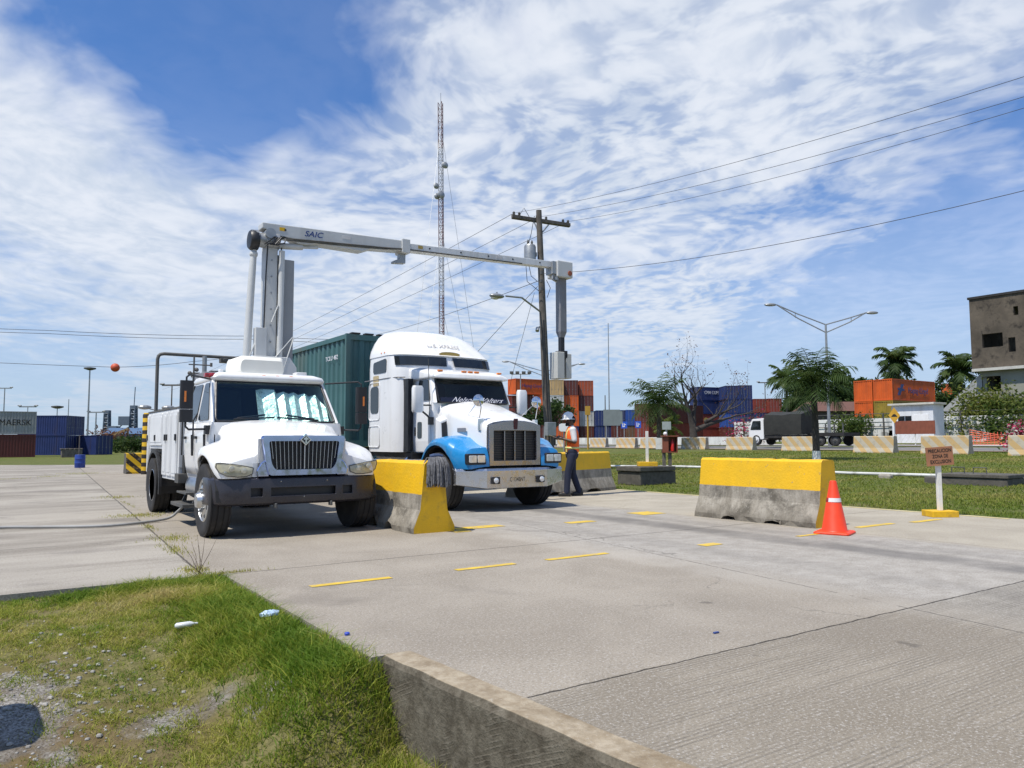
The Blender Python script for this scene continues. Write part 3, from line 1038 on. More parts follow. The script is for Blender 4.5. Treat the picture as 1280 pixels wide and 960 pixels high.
gi.build('grille_opening', M['black'], grille)
gb = MB()
for k in range(17):
    x = -.44 + .88 * k / 16
    zt, zb = 1.203, .852
    if abs(x) > .385:
        zb = .852 + (abs(x) - .385) * 2.4
    gb.obox((x, -.648, zb), (x * 1.07, -.648, zt), .006 if k != 8 else .014, .03, (0, 1, 0))
gb.build('grille_bar', M['chrome_dull'], grille)
em = MB()
em.prism([(0, 1.30), (.085, 1.225), (0, 1.145), (-.085, 1.225)], 'y', -.672, -.70)
emb = em.build('emblem', M['chrome'], grille, bevel=.006)
em = MB()
em.prism([(0, 1.275), (.058, 1.225), (0, 1.172), (-.058, 1.225)], 'y', -.7005, -.704)
em.build('emblem_field', M['black'], emb)
em = MB()
em.prism([(-.012, 1.18), (.012, 1.18), (.009, 1.262), (-.009, 1.262)], 'y', -.7045, -.709)
em.prism([(-.036, 1.222), (-.028, 1.246), (.028, 1.246), (.036, 1.222)], 'y', -.7046, -.708)
em.build('emblem_letter', M['chrome'], emb)

# cab
cb_ = MB()
lower = [(.66, .86), (.85, .90), (1.1, .925), (1.3, .925), (1.46, .905)]
cb_.loft([[(p[0], p[1], z) for p in rpoly([(-hw, .40), (hw, .40), (hw, 2.08), (-hw, 2.08)], .05)] for z, hw in lower])
cb_.build('cab', M['white'], BT, smooth=40)
gh_ = MB()
for sx in (-1, 1):
    a = [(.90, .47, 1.462), (.805, .90, 2.085), (.80, 2.02, 2.085), (.90, 2.07, 1.462)]
    b = [(p[0] - .045, p[1], p[2]) for p in a]
    gh_.loft([[(sx * p[0], p[1], p[2]) for p in a], [(sx * p[0], p[1], p[2]) for p in b]])
gh_.add([(-.86, 2.05, 1.462), (.86, 2.05, 1.462), (.76, 2.0, 2.085), (-.76, 2.0, 2.085)], [(0, 1, 2, 3)])
gh_.build('cab_pillar', M['white'], BT, bevel=.012)
rf = MB()
rr = []
for z, hw, y0, y1 in ((2.06, .815, .855, 2.04), (2.10, .83, .82, 2.05), (2.15, .80, .83, 2.03), (2.19, .70, .93, 1.95), (2.205, .50, 1.1, 1.8)):
    rr.append([(p[0], p[1], z) for p in rpoly([(-hw, y0), (hw, y0), (hw, y1), (-hw, y1)], .12)])
rf.loft(rr)
roof = rf.build('roof', M['white'], BT, smooth=60)
for x in (-.70, -.10, .10, .30, .74):
    ml = MB()
    ml.ball((x, .86 if abs(x) < .5 else .90, 2.145 if abs(x) < .5 else 2.125), .034, 10, 6, (1.5, .8, .55))
    ml.build('marker_light', M['amber'], roof)
# windshield, its black gasket, and what is behind it
wsb, wst = [(-.84, .50, 1.475), (.84, .50, 1.475)], [(.755, .885, 2.055), (-.755, .885, 2.055)]
wp = rpoly(wsb + wst, .06)
ws = MB()
ws.slab([p + Vector((0, -.008, .002)) for p in wp], .006)
wsh = ws.build('windshield', M['glass'], BT)
gk = MB()
gk.tube([p + Vector((0, -.010, 0)) for p in wp] + [wp[0] + Vector((0, -.010, 0))], .018, 6)
gk.build('window_seal', M['black'], wsh)
it = MB()
it.box(-.84, .84, .60, 1.0, 1.30, 1.50)
it.box(-.84, .84, 1.9, 1.98, 1.2, 2.04)
for sx in (-.42, .42):
    it.box(sx - .24, sx + .24, 1.25, 1.72, 1.15, 1.35)
    it.prism(rpoly([(sx - .23, 1.35), (sx + .23, 1.35), (sx + .20, 1.98), (sx - .20, 1.98)], .06), 'y', 1.62, 1.74)
it.tube([(.42 + .20 * math.cos(a), .98 - .03 * math.sin(a), 1.56 + .17 * math.sin(a)) for a in [2 * math.pi * k / 18 for k in range(19)]], .014, 6)
it.build('cab_interior', M['seat'], BT, bevel=.01)
fo = MB()
zz = [(-.21, 1.94), (-.11, 1.965), (.05, 1.955), (.10, 1.90), (.19, 1.93), (.27, 1.90), (.34, 1.925), (.42, 1.89), (.50, 1.915), (.58, 1.87), (.66, 1.895), (.74, 1.80), (.79, 1.70)]
top, bot = [], []
for k, (x, z) in enumerate(zz):
    off = .055 * (k % 2) + .012 * math.sin(k * 2.3)
    yb = .565 + off
    bot.append((x * 1.02 - .02, yb, 1.485))
    top.append((x, yb + (z - 1.485) * .62 + .01, z))
fo.loft([bot, top], closed=False)
for xa_, xb_, zt in ((-.22, .10, 1.93), (.14, .33, 1.74), (.38, .52, 1.80)):
    pass
fo.build('sunshade', M['foil'], BT, solid=.004)

# doors with their windows and handles (both sides)
for sx in (-1, 1):
    def sp(y, z, off=0.0):
        hw = interp(lower, z) if z <= 1.46 else lerp(.905, .805, (z - 1.46) / .625)
        return Vector((sx * (hw + off), y, z))
    for y0, y1, yt0 in ((.56, 1.28, .97), (1.32, 1.98, 1.34)):
        d = MB()
        zs = [.74, .85, 1.1, 1.3, 1.452]
        d.loft([[sp(y0, z, .004) for z in zs], [sp(y0 + .01, z, .014) for z in zs], [sp(y1 - .01, z, .014) for z in zs], [sp(y1, z, .004) for z in zs]], closed=False)
        door = d.build('door', M['white'], BT, smooth=30, solid=.01)
        wn = MB()
        poly = rpoly([sp(y0 + .05, 1.50, .004), sp(y1 - .05, 1.50, .004), sp(y1 - .07, 2.03, .004), sp(yt0, 2.03, .004)], .05)
        wn.slab(poly if sx > 0 else poly[::-1], .006)
        wn.build('window', M['glass_dark'], door)
        hn = MB()
        p = sp(y1 - .14, 1.30, .016)
        hn.box(min(p.x, p.x + sx * .03), max(p.x, p.x + sx * .03), p.y - .05, p.y + .05, 1.24, 1.28)
        hn.build('handle', M['black'], door, bevel=.006)
        hn = MB()
        hn.obox(sp(y0 + .05, 1.0, .03), sp(y0 + .05, 1.30, .03), .03, .03)
        hn.build('grab_recess', M['black'], door, bevel=.006)
    # mirrors on their tube arms
    mr = MB()
    mx_, my_ = sx * 1.22 - .03, .34
    mr.loft([[(mx_ + sx * (a - .0), my_ + b, z) for a, b in rpoly([(-.085, -.05), (.085, -.05), (.07, .06), (-.07, .06)], .03)] for z in (1.63, 1.65, 1.98, 2.0)])
    mr.loft([[(mx_ + sx * a, my_ + b, z) for a, b in rpoly([(-.085, -.06), (.085, -.06), (.07, .06), (-.07, .06)], .03)] for z in (1.455, 1.475, 1.60, 1.62)])
    mirror = mr.build('mirror', M['black'], BT, smooth=50)
    rf_ = MB()
    rf_.box(mx_ + sx * .02 - .012, mx_ + sx * .02 + .012, my_ - .056, my_ - .049, 1.72, 1.86)
    rf_.build('reflector', M['amber'], mirror)
    am = MB()
    am.tube([(mx_, my_, 1.99), (mx_, my_, 2.045), (mx_ - sx * .04, my_ + .03, 2.08), (sx * .83, .86, 2.07)], .013, 8)
    am.build('mirror_arm', M['black'], mirror)
    am = MB()
    am.tube([(mx_, my_, 1.46), (mx_, my_, 1.40), (mx_ - sx * .04, my_, 1.36), (sx * .94, .50, 1.37)], .014, 8)
    am.box(sx * .94 - .035, sx * .94 + .035, .45, .56, 1.30, 1.42)
    am.build('mirror_arm', M['black'], mirror)
# grab bar on the passenger side, red beacon, roof air conditioner
for pp in ([(-.955, 1.30, 1.05), (-.955, 1.30, 1.50), (-.90, 1.30, 1.60)], [(-.955, 2.04, 1.0), (-.955, 2.04, 1.55)]):
    gb_ = MB()
    gb_.tube(pp, .012, 6)
    gb_.build('grab_bar', M['black'], BT)
be = MB()
be.cyl((-.80, .92, 2.115), (-.80, .92, 2.165), .05, .045)
be.box(-.90, -.74, .90, 1.0, 2.10, 2.16)
be.build('beacon', M['red_lens'], BT, bevel=.01)
ac = MB()
ac.loft([[(x, y, z) for x, z in rpoly([(-.08 - .33 * k, 2.19), (-.08 + .33 * k, 2.19), (-.08 + .34 * k, 2.30), (-.08 + .31 * k, 2.45 - dz), (-.08 - .31 * k, 2.45 - dz), (-.08 - .34 * k, 2.30)], .04)] for y, k, dz in ((1.0, .92, .06), (1.06, 1.0, .0), (1.75, 1.0, .0), (1.82, .95, .04))])
ac.build('roof_air_conditioner', M['cream'], BT, smooth=40)
hn = MB()
hn.box(.50, .66, 1.2, 1.4, 2.2, 2.26)
hn.cyl((-.6, 1.3, 2.19), (-.6, 1.3, 2.26), .03)
hn.build('roof_fitting', M['white2'], BT, bevel=.01)

# service body with compartment doors
sb = MB()
for sx in (-1, 1):
    a, b = sorted((sx * .62, sx * .95))
    sb.box(a, b, 2.30, 3.57, .60, 1.72)
    sb.box(a, b, 3.57, 4.83, 1.08, 1.72)
    sb.box(a, b, 4.83, 5.08, .60, 1.72)
sb.box(-.615, .615, 2.32, 5.06, .76, 1.50)
sb.box(-.95, .95, 2.28, 2.298, .80, 1.74)
body = sb.build('service_body', M['white2'], BT, bevel=.012)
for sx in (-1, 1):
    for y0, y1, z0, z1 in ((2.36, 2.77, .66, 1.68), (2.81, 3.18, .66, 1.68), (3.22, 3.55, .66, 1.68), (3.61, 4.79, 1.14, 1.68), (4.86, 5.05, .66, 1.68)):
        d = MB()
        p = rpoly([(y0, z0), (y1, z0), (y1, z1), (y0, z1)], .03)
        d.prism(p, 'x', sx * .951, sx * .97)
        d.prism(rpoly([(y0 + .05, z0 + .05), (y1 - .05, z0 + .05), (y1 - .05, z1 - .05), (y0 + .05, z1 - .05)], .03), 'x', sx * .9705, sx * .976)
        dd_ = d.build('compartment_door', M['white2'], body, bevel=.004)
    for y0 in (2.42, 3.12, 3.28, 4.2, 4.95):
        h = MB()
        h.box(min(sx * .976, sx * .995), max(sx * .976, sx * .995), y0 - .03, y0 + .03, 1.22, 1.32)
        h.build('latch', M['black'], body)
    fl = MB()
    arc = [(4.2 + .63 * math.cos(a), .46 + .61 * math.sin(a)) for a in [math.pi * (k - 1) / 14 for k in range(17)]]
    fl.loft([[(sx * .95, y, z) for y, z in arc], [(sx * 1.0, y, z) for y, z in arc], [(sx * 1.0, 4.2 + (y - 4.2) * .91, .46 + (z - .46) * .91) for y, z in arc], [(sx * .60, 4.2 + (y - 4.2) * .91, .46 + (z - .46) * .91) for y, z in arc]], closed=False)
    fl.build('wheel_arch_trim', M['black'], body, solid=.006)
    mf = MB()
    mf.box(min(sx * .6, sx * .96), max(sx * .6, sx * .96), 4.81, 4.825, .2, .62)
    mf.build('mud_flap', M['rubber'], BT)
tr = MB()
for sx in (-1, 1):
    tr.box(sx * .79 - .17, sx * .79 + .17, 2.3, 5.07, 1.722, 1.745)
tr.build('deck_rim', M['dark_steel'], body)
# side step, tank and battery box between cab and body
st = MB()
st.box(-1.06, -.70, 1.35, 2.20, .26, .31)
for y in (1.42, 2.12):
    st.obox((-.90, y, .31), (-.74, y, .66), .03, .04)
st.box(-1.0, -.72, 1.45, 2.1, .44, .47)
st.box(-1.0, -.55, 2.02, 2.28, .58, .72)
st.build('side_step', M['dark_steel'], BT, bevel=.005)
tk = MB()
tk.tube([(-.72, 1.0, .55), (-.72, 1.02, .55), (-.72, 1.9, .55), (-.72, 1.92, .55)], [.17, .2, .2, .17], 18)
tk.tube([(.72, 1.0, .55), (.72, 1.02, .55), (.72, 1.9, .55), (.72, 1.92, .55)], [.17, .2, .2, .17], 18)
tk.build('fuel_tank', M['alu'], BT, smooth=40)
cw = MB()
cw.box(-.9, .9, 2.10, 2.26, .72, 1.0)
cw.box(-.35, .35, 2.12, 2.27, 1.0, 1.9)
cw.build('cab_guard', M['dark'], BT, bevel=.01)

# ---- boom: turret, mast, knuckle, arm, detector head, column and detector boxes
YB = 2.72
tt_ = MB()
tt_.cyl((.45, YB, 1.5), (.45, YB, 1.62), .48, n=28)
tt_.prism([(-.0, 1.62), (.95, 1.62), (.92, 2.45), (.80, 2.62), (.20, 2.62), (.06, 2.4)], 'y', YB - .26, YB - .20)
tt_.prism([(-.0, 1.62), (.95, 1.62), (.92, 2.45), (.80, 2.62), (.20, 2.62), (.06, 2.4)], 'y', YB + .20, YB + .26)
tt_.box(.1, .9, YB - .2, YB + .2, 1.62, 1.9)
tt_.build('boom_turret', M['grey'], BT, bevel=.01)
ms = MB()
ms.box(.40, .60, YB - .13, YB + .13, 2.0, 4.62)
ms.box(.40, .605, YB - .15, YB - .13, 2.3, 2.36)
mast = ms.build('boom_mast', M['grey'], BT, bevel=.015)
ms = MB()
ms.box(.655, .90, YB - .10, YB + .24, 1.95, 4.33)
ms.build('boom_cover', M['grey_mid'], BT, bevel=.01, solid=0)
ms = MB()
ms.box(.605, .652, YB - .05, YB + .05, 2.2, 4.4)
ms.build('boom_cable_tray', M['dark_steel'], mast)
cy = MB()
cy.tube([(.13, YB - .05, 2.42), (.15, YB - .05, 3.0), (.20, YB - .05, 4.1), (.215, YB - .05, 4.36)], [.066, .064, .058, .05], 16)
cy.tube([(.215, YB - .05, 4.36), (.24, YB - .05, 4.60)], .045, 12)
cy.ball((.215, YB - .05, 4.36), .07, 12, 8)
cy.build('lift_cylinder', M['grey'], BT, smooth=40)
cy = MB()
cy.tube([(.64, YB - .18, 2.2), (.655, YB - .18, 4.45)], .05, 12)
cy.obox((.66, YB - .24, 2.30), (.86, YB - .24, 2.95), .012, .05, (0, 1, 0))
cy.obox((.47, YB - .24, 2.50), (.86, YB - .20, 2.98), .012, .05, (0, 1, 0))
cy.obox((.49, YB - .20, 3.2), (.60, YB - .20, 3.5), .012, .04, (0, 1, 0))
cy.box(.24, .42, YB - .2, YB - .05, 2.62, 3.1)
cy.obox((.16, YB - .12, 2.6), (.27, YB - .12, 2.9), .02, .03, (0, 1, 0))
cy.build('mast_brace', M['grey'], BT, bevel=.004)
kn = MB()
kn.lathe([(.001, -.27), (.155, -.26), (.165, -.15), (.12, -.14), (.13, -.02), (.155, .0), (.155, .2), (.1, .22), (.001, .22)], (.42, YB - .05, 4.62), 'x', 20)
kn.cyl((.45, YB - .22, 4.72), (.45, YB + .22, 4.72), .09)
knk = kn.build('boom_knuckle', M['steel'], BT, smooth=40)
kn = MB()
kn.lathe([(.001, -.30), (.15, -.285), (.175, -.25), (.175, -.16), (.16, -.14)], (.42, YB - .05, 4.60), 'x', 20)
kn.build('knuckle_cover', M['black'], knk, smooth=40)
hz = MB()
for k in range(6):
    a = rnd.uniform(-.12, .12)
    hz.tube([(.35 + .04 * k, YB - .2 - .02 * k, 4.52), (.42 + .05 * k, YB - .26, 4.58 + a), (.50 + .04 * k, YB - .24, 4.66 + a * .3), (.62 + .03 * k, YB - .10, 4.70)], .012, 6)
hz.build('hose_bundle', M['black'], knk)

X0, Z0, X1, Z1 = .33, 4.915, 6.62, 5.085            # top edge of the arm, local
def az(x):
    return lerp(Z0, Z1, (x - X0) / (X1 - X0))
ar = MB()
ar.prism([(X0, az(X0)), (3.0, az(3.0)), (3.0, az(3.0) - .20), (2.35, az(2.35) - .225), (2.15, az(2.15) - .30), (1.28, az(1.28) - .265), (1.10, az(1.1) - .30), (.95, az(.95) - .30), (.83, az(.83) - .22), (.55, az(.55) - .20), (.42, az(.42) - .12), (X0, az(X0) - .10)], 'y', YB - .13, YB + .13)
ar.box(2.93, 3.10, YB - .16, YB + .16, az(3) - .24, az(3) + .03)
arm = ar.build('boom_arm', M['grey'], BT, bevel=.012)
ar = MB()
ar.prism([(2.9, az(2.9) - .03), (X1, az(X1) - .02), (X1, az(X1) - .15), (2.9, az(2.9) - .18)], 'y', YB - .09, YB + .09)
ext = ar.build('telescopic_section', M['white2'], arm, bevel=.008)
ar = MB()
for x in (3.55, 4.25, 4.9, 5.5, 6.2):
    ar.cyl((x, YB - .088, az(x) - .085), (x, YB - .094, az(x) - .085), .018)
ar.cyl((.72, YB - .128, az(.72) - .09), (.72, YB - .134, az(.72) - .09), .02)
ar.build('pin_hole', M['black'], arm)
ar = MB()
ar.tube([(.62, YB - .05, 4.56), (1.05, YB - .05, 4.60)], .055, 12)
ar.tube([(1.05, YB - .05, 4.60), (1.33, YB - .05, 4.63)], .028, 10)
ar.build('arm_cylinder', M['grey'], arm, smooth=40)
ar = MB()
ar.prism([(2.93, az(3) - .24), (3.05, az(3) - .24), (3.05, az(3) - .42), (2.80, az(3) - .44), (2.80, az(3) - .40), (2.93, az(3) - .34)], 'y', YB - .06, YB + .06)
ar.build('arm_camera', M['steel'], arm, bevel=.006)
text('lettering', 'SAIC', M['ink_blue'], arm, (1.22, YB - .132, az(1.22) - .11), .34, .10, FACE_FRONT @ Matrix.Rotation(R(1.5), 3, 'Z'), .002, .25, .01)
for dz_, r_h in ((.235, .014), (.265, .010)):
    hs_l = MB()
    hs_l.tube([(.75 + .45 * k, YB - .138, az(.75 + .45 * k) - (dz_ - .012 * k if k < 5 else .165)) for k in range(12)], r_h, 5)
    hs_l.build('hydraulic_line', M['dark_steel'], arm)
for x_l, w_l, m_l in ((.62, .10, 'yellow'), (1.75, .16, 'ink_grey'), (3.3, .10, 'ink_gold'), (5.1, .14, 'ink_grey')):
    lb_ = MB()
    lb_.box(x_l, x_l + w_l, YB - (.1335 if x_l < 2.9 else .0935), YB - (.1305 if x_l < 2.9 else .0905), az(x_l) - .11, az(x_l) - .05)
    lb_.build('label_plate', M[m_l], arm)
for k in range(7):
    bt_ = MB()
    bt_.cyl((.50, YB - .131, 2.6 + .28 * k), (.50, YB - .142, 2.6 + .28 * k), .016, n=6)
    bt_.build('bolt', M['steel'], mast)
for x_h in (.385, .62):
    vh = MB()
    vh.tube([(x_h, YB - .16, 1.9), (x_h - .01, YB - .17, 3.0), (x_h + .01, YB - .16, 4.0), (x_h + .02, YB - .2, 4.5)], .013, 5)
    vh.build('hydraulic_line', M['black'], mast)
hb = MB()
hb.box(X1 - .02, X1 + .40, YB - .19, YB + .19, az(X1) - .36, az(X1) + .0)
head = hb.build('detector_head', M['grey'], BT, bevel=.02)
hb = MB()
hb.cyl((X1 + .31, YB - .19, az(X1) - .26), (X1 + .31, YB - .215, az(X1) - .26), .055, n=18)
hb.build('warning_lamp', mat('dark_orange_lamp', (.28, .07, .02), .3), head, bevel=.008)
hb = MB()
hb.box(X1 - .12, X1 - .02, YB - .15, YB + .10, az(X1) - .30, az(X1) - .03)
hb.tube([(X1 - .07, YB - .1, az(X1) - .3), (X1 - .10, YB - .1, az(X1) - .42), (X1 + .0, YB - .1, az(X1) - .46), (X1 + .06, YB - .1, az(X1) - .36)], .022, 8)
hb.cyl((X1 + .0, YB - .1, az(X1) - .36), (X1 + .0, YB - .1, az(X1) - .43), .06)
hb.build('head_coupling', M['steel'], head)
cx_ = X1 + .215
cl = MB()
cl.box(cx_ - .085, cx_ + .085, YB - .085, YB + .085, 3.55, az(X1) - .36)
cl.loft([[(cx_ + a * k, YB + b * k, z) for a, b in ((-1, -1), (1, -1), (1, 1), (-1, 1))] for z, k in ((3.43, .05), (3.55, .085))])
col_ = cl.build('drop_column', M['grey_dark'], BT, bevel=.006)
cl = MB()
cl.box(cx_ - .05, cx_ + .05, YB - .05, YB + .05, 2.62, 3.44)
cl.box(cx_ - .09, cx_ + .09, YB - .10, YB + .10, 2.98, 3.14)
cl.build('inner_column', M['black'], col_, bevel=.005)
cl = MB()
zt = 3.10
cl.box(cx_ - .235, cx_ - .04, YB - .16, YB + .12, zt - .58, zt)
cl.box(cx_ + .05, cx_ + .20, YB - .10, YB + .16, zt - .56, zt - .02)
cl.build('detector_box', mat('pale_grey_box', (.50, .50, .46), .5, var=.05), BT, bevel=.012)
# dark power unit standing on the deck behind the cab, sensor mast
pu = MB()
pu.box(-.52, -.02, 2.75, 3.6, 1.5, 2.34)
pu.build('power_unit', M['grey_dark'], BT, bevel=.02)
pu = MB()
pu.box(-.50, -.10, 2.742, 2.749, 1.95, 2.25)
pu.build('intake_louvre', M['black'], BT)
sm = MB()
sm.tube([(-.72, 2.5, 1.72), (-.72, 2.5, 2.55)], .014, 6)
sm.tube([(-.80, 2.5, 2.42), (-.46, 2.5, 2.42)], .010, 6)
for x, z in ((-.78, 2.28), (-.68, 2.34), (-.79, 2.1)):
    sm.ball((x, 2.5, z), .035, 8, 6)
sm.cyl((-.46, 2.5, 2.40), (-.46, 2.5, 2.46), .02)
sm.build('sensor_mast', M['dark_steel'], BT)


# ---------------------------------------------------------------- white semi tractor
TT = thing('semi_tractor', 'white conventional sleeper tractor with bright blue front fenders and square chrome grille', 'truck', (7.58, 11.85, 0))
for sx in (-1, 1):
    wheel(TT, sx * .95, 0, .50, .28, sx, M['alu'])
    wheel(TT, sx * .95, 4.25, .50, .26, sx, M['alu'], dual=True)
    wheel(TT, sx * .95, 5.55, .50, .26, sx, M['alu'], dual=True)
ch = MB()
for sx in (-1, 1):
    ch.box(sx * .43 - .04, sx * .43 + .04, -.7, 6.1, .66, .90)
ch.box(-.95, .95, -.06, .06, .44, .56)
ch.box(-.5, .5, -.6, 1.2, .50, .9)
ch.box(-.95, .95, 1.25, 3.0, .86, .985)
ch.tube([(0, 1.2, .55), (0, 4.8, .6)], .06)
ch.box(-.45, .45, 3.9, 5.9, .90, 1.02)
ch.build('chassis', M['dark'], TT, bevel=.006)
# chrome bumper, ends swept back
bu = MB()
plan = [(-1.12, -.66), (-1.115, -.70), (-.63, -.905), (.63, -.905), (1.115, -.70), (1.12, -.66)]
rings = []
for z, dy, k in ((.395, .03, .0), (.405, .0, .0), (.69, .0, .0), (.72, .02, .0), (.722, .07, 0)):
    rings.append([(x, y + dy, z + (.07 if abs(x) > 1 and z < .5 else 0)) for x, y in plan])
bu.loft(rings, closed=False)
bump_ = bu.build('bumper', M['chrome_dull'], TT, solid=-.012, bevel=.006)
bo = MB()
bo.box(-.26, .26, -.9085, -.895, .625, .685)
bo.build('bumper_opening', M['black'], bump_)
for sx in (-1, 1):
    fg = MB()
    fg.box(sx * .47 - .075, sx * .47 + .075, -.96, -.905, .47, .59)
    f_ = fg.build('fog_lamp', M['black'], bump_, bevel=.01)
    fg = MB()
    fg.lathe([(.048, -.962), (.045, -.972), (.02, -.978), (.001, -.979)], (sx * .48, 0, .53), 'y', 16)
    fg.build('lamp_lens', M['lens_clear'], f_, smooth=50)
pl = MB()
pl.prism(rpoly([(-.20, .45), (.18, .45), (.18, .615), (-.20, .615)], .02), 'y', -.907, -.914)
plate = pl.build('number_plate', mat('plate_white', (.62, .62, .60), .5, dirt=(.35, .3, .25), ds=12), bump_)
text('lettering', 'C 134BNT', M['ink'], plate, (-.01, -.915, .535), .32, .075, FACE_FRONT, .001, 0, .012)
# square grille
gr = MB()
def arch_top(hw, z0, zt, zc, n=8):
    return [(-hw, z0), (hw, z0)] + [(hw - 2 * hw * k / n, zt + (zc - zt) * math.sin(math.pi * k / n)) for k in range(n + 1)]
o_, i_ = arch_top(.545, .775, 1.475, 1.55), arch_top(.445, .86, 1.375, 1.38)
gr.loft([[(a, -.76, z) for a, z in o_], [(a, -.83, z) for a, z in o_], [(a * .98, -.845, z) for a, z in o_], [(a * 1.02, -.845, z) for a, z in i_], [(a, -.82, z) for a, z in i_], [(a, -.77, z) for a, z in i_]], caps=False)
grl = gr.build('grille', M['chrome_dark'], TT, bevel=.004)
gm = bpy.data.materials.new('grille_mesh')
gm.use_nodes = True
t = NT(gm.node_tree)
co = t.node('ShaderNodeTexCoord').outputs['Object']
_, _, zz_ = t.sep(co)[:3]
lines = t.step(t.math('SINE', t.math('MULTIPLY', zz_, 2 * math.pi / .03)), .2, .7)
p = t.node('ShaderNodeBsdfPrincipled')
t.put(p.inputs['Base Color'], t.mix(lines, (.008, .008, .008), (.11, .10, .09)))
t.put(p.inputs['Metallic'], t.math('MULTIPLY', lines, .5))
p.inputs['Roughness'].default_value = .5
t.put(p.inputs['Normal'], t.bump(lines, .8, .008))
t.out(p.outputs[0])
gi = MB()
gi.prism(i_, 'y', -.775, -.765)
gi.build('grille_screen', gm, grl)
for x in (-.215, .0, .215):
    gb = MB()
    gb.box(x - .011, x + .011, -.825, -.785, .862, 1.373)
    gb.build('grille_bar', M['chrome_dark'], grl, bevel=.004)
em = MB()
em.prism([(-.03, 1.40), (.03, 1.40), (.045, 1.585), (-.045, 1.585)], 'y', -.862, -.846)
em.build('badge', mat('dark_red_badge', (.06, .012, .015), .4), grl, bevel=.006)
# hood
hd = MB()
rings = []
for y, wb, ht, bow in ((-.79, .565, 1.495, .065), (-.74, .58, 1.515, .07), (-.4, .615, 1.60, .085), (0, .66, 1.70, .095), (.35, .71, 1.79, .10), (.60, .745, 1.86, .105)):
    half = [(wb, .80), (wb, 1.10), (wb, ht - .14), (wb * .985, ht - .06), (wb * .93, ht - .005), (wb * .75, ht + bow * .42), (wb * .40, ht + bow * .85), (.0001, ht + bow)]
    rings.append([(-a, y, z) for a, z in half] + [(a, y, z) for a, z in reversed(half)])
hd.loft(rings, closed=False)
hood = hd.build('hood', M['white'], TT, smooth=35, solid=.02, bevel=.004)
for sx in (-1, 1):
    iv = MB()
    iv.prism(rpoly([(-.27, 1.36), (.03, 1.36), (.03, 1.43), (-.27, 1.43)], .015), 'x', sx * .662, sx * .668)
    iv.build('side_vent', M['grey_dark'], hood)
    ai = MB()
    ai.loft([[(sx * (.70 + a), y, z) for a, y, z in pts_] for pts_ in
             ([(.0, .28, 1.10), (.14, .30, 1.12), (.14, .34, 1.56), (.0, .34, 1.62)], [(.0, .50, 1.05), (.16, .50, 1.08), (.16, .50, 1.62), (.0, .50, 1.68)])])
    aio = ai.build('air_intake', M['white'], TT, bevel=.02)
    ai = MB()
    ai.add([(sx * .72, .281, 1.16), (sx * .825, .294, 1.16), (sx * .825, .328, 1.52), (sx * .72, .325, 1.56)], [(0, 1, 2, 3)])
    ai.build('intake_opening', M['black'], aio, solid=-.004)

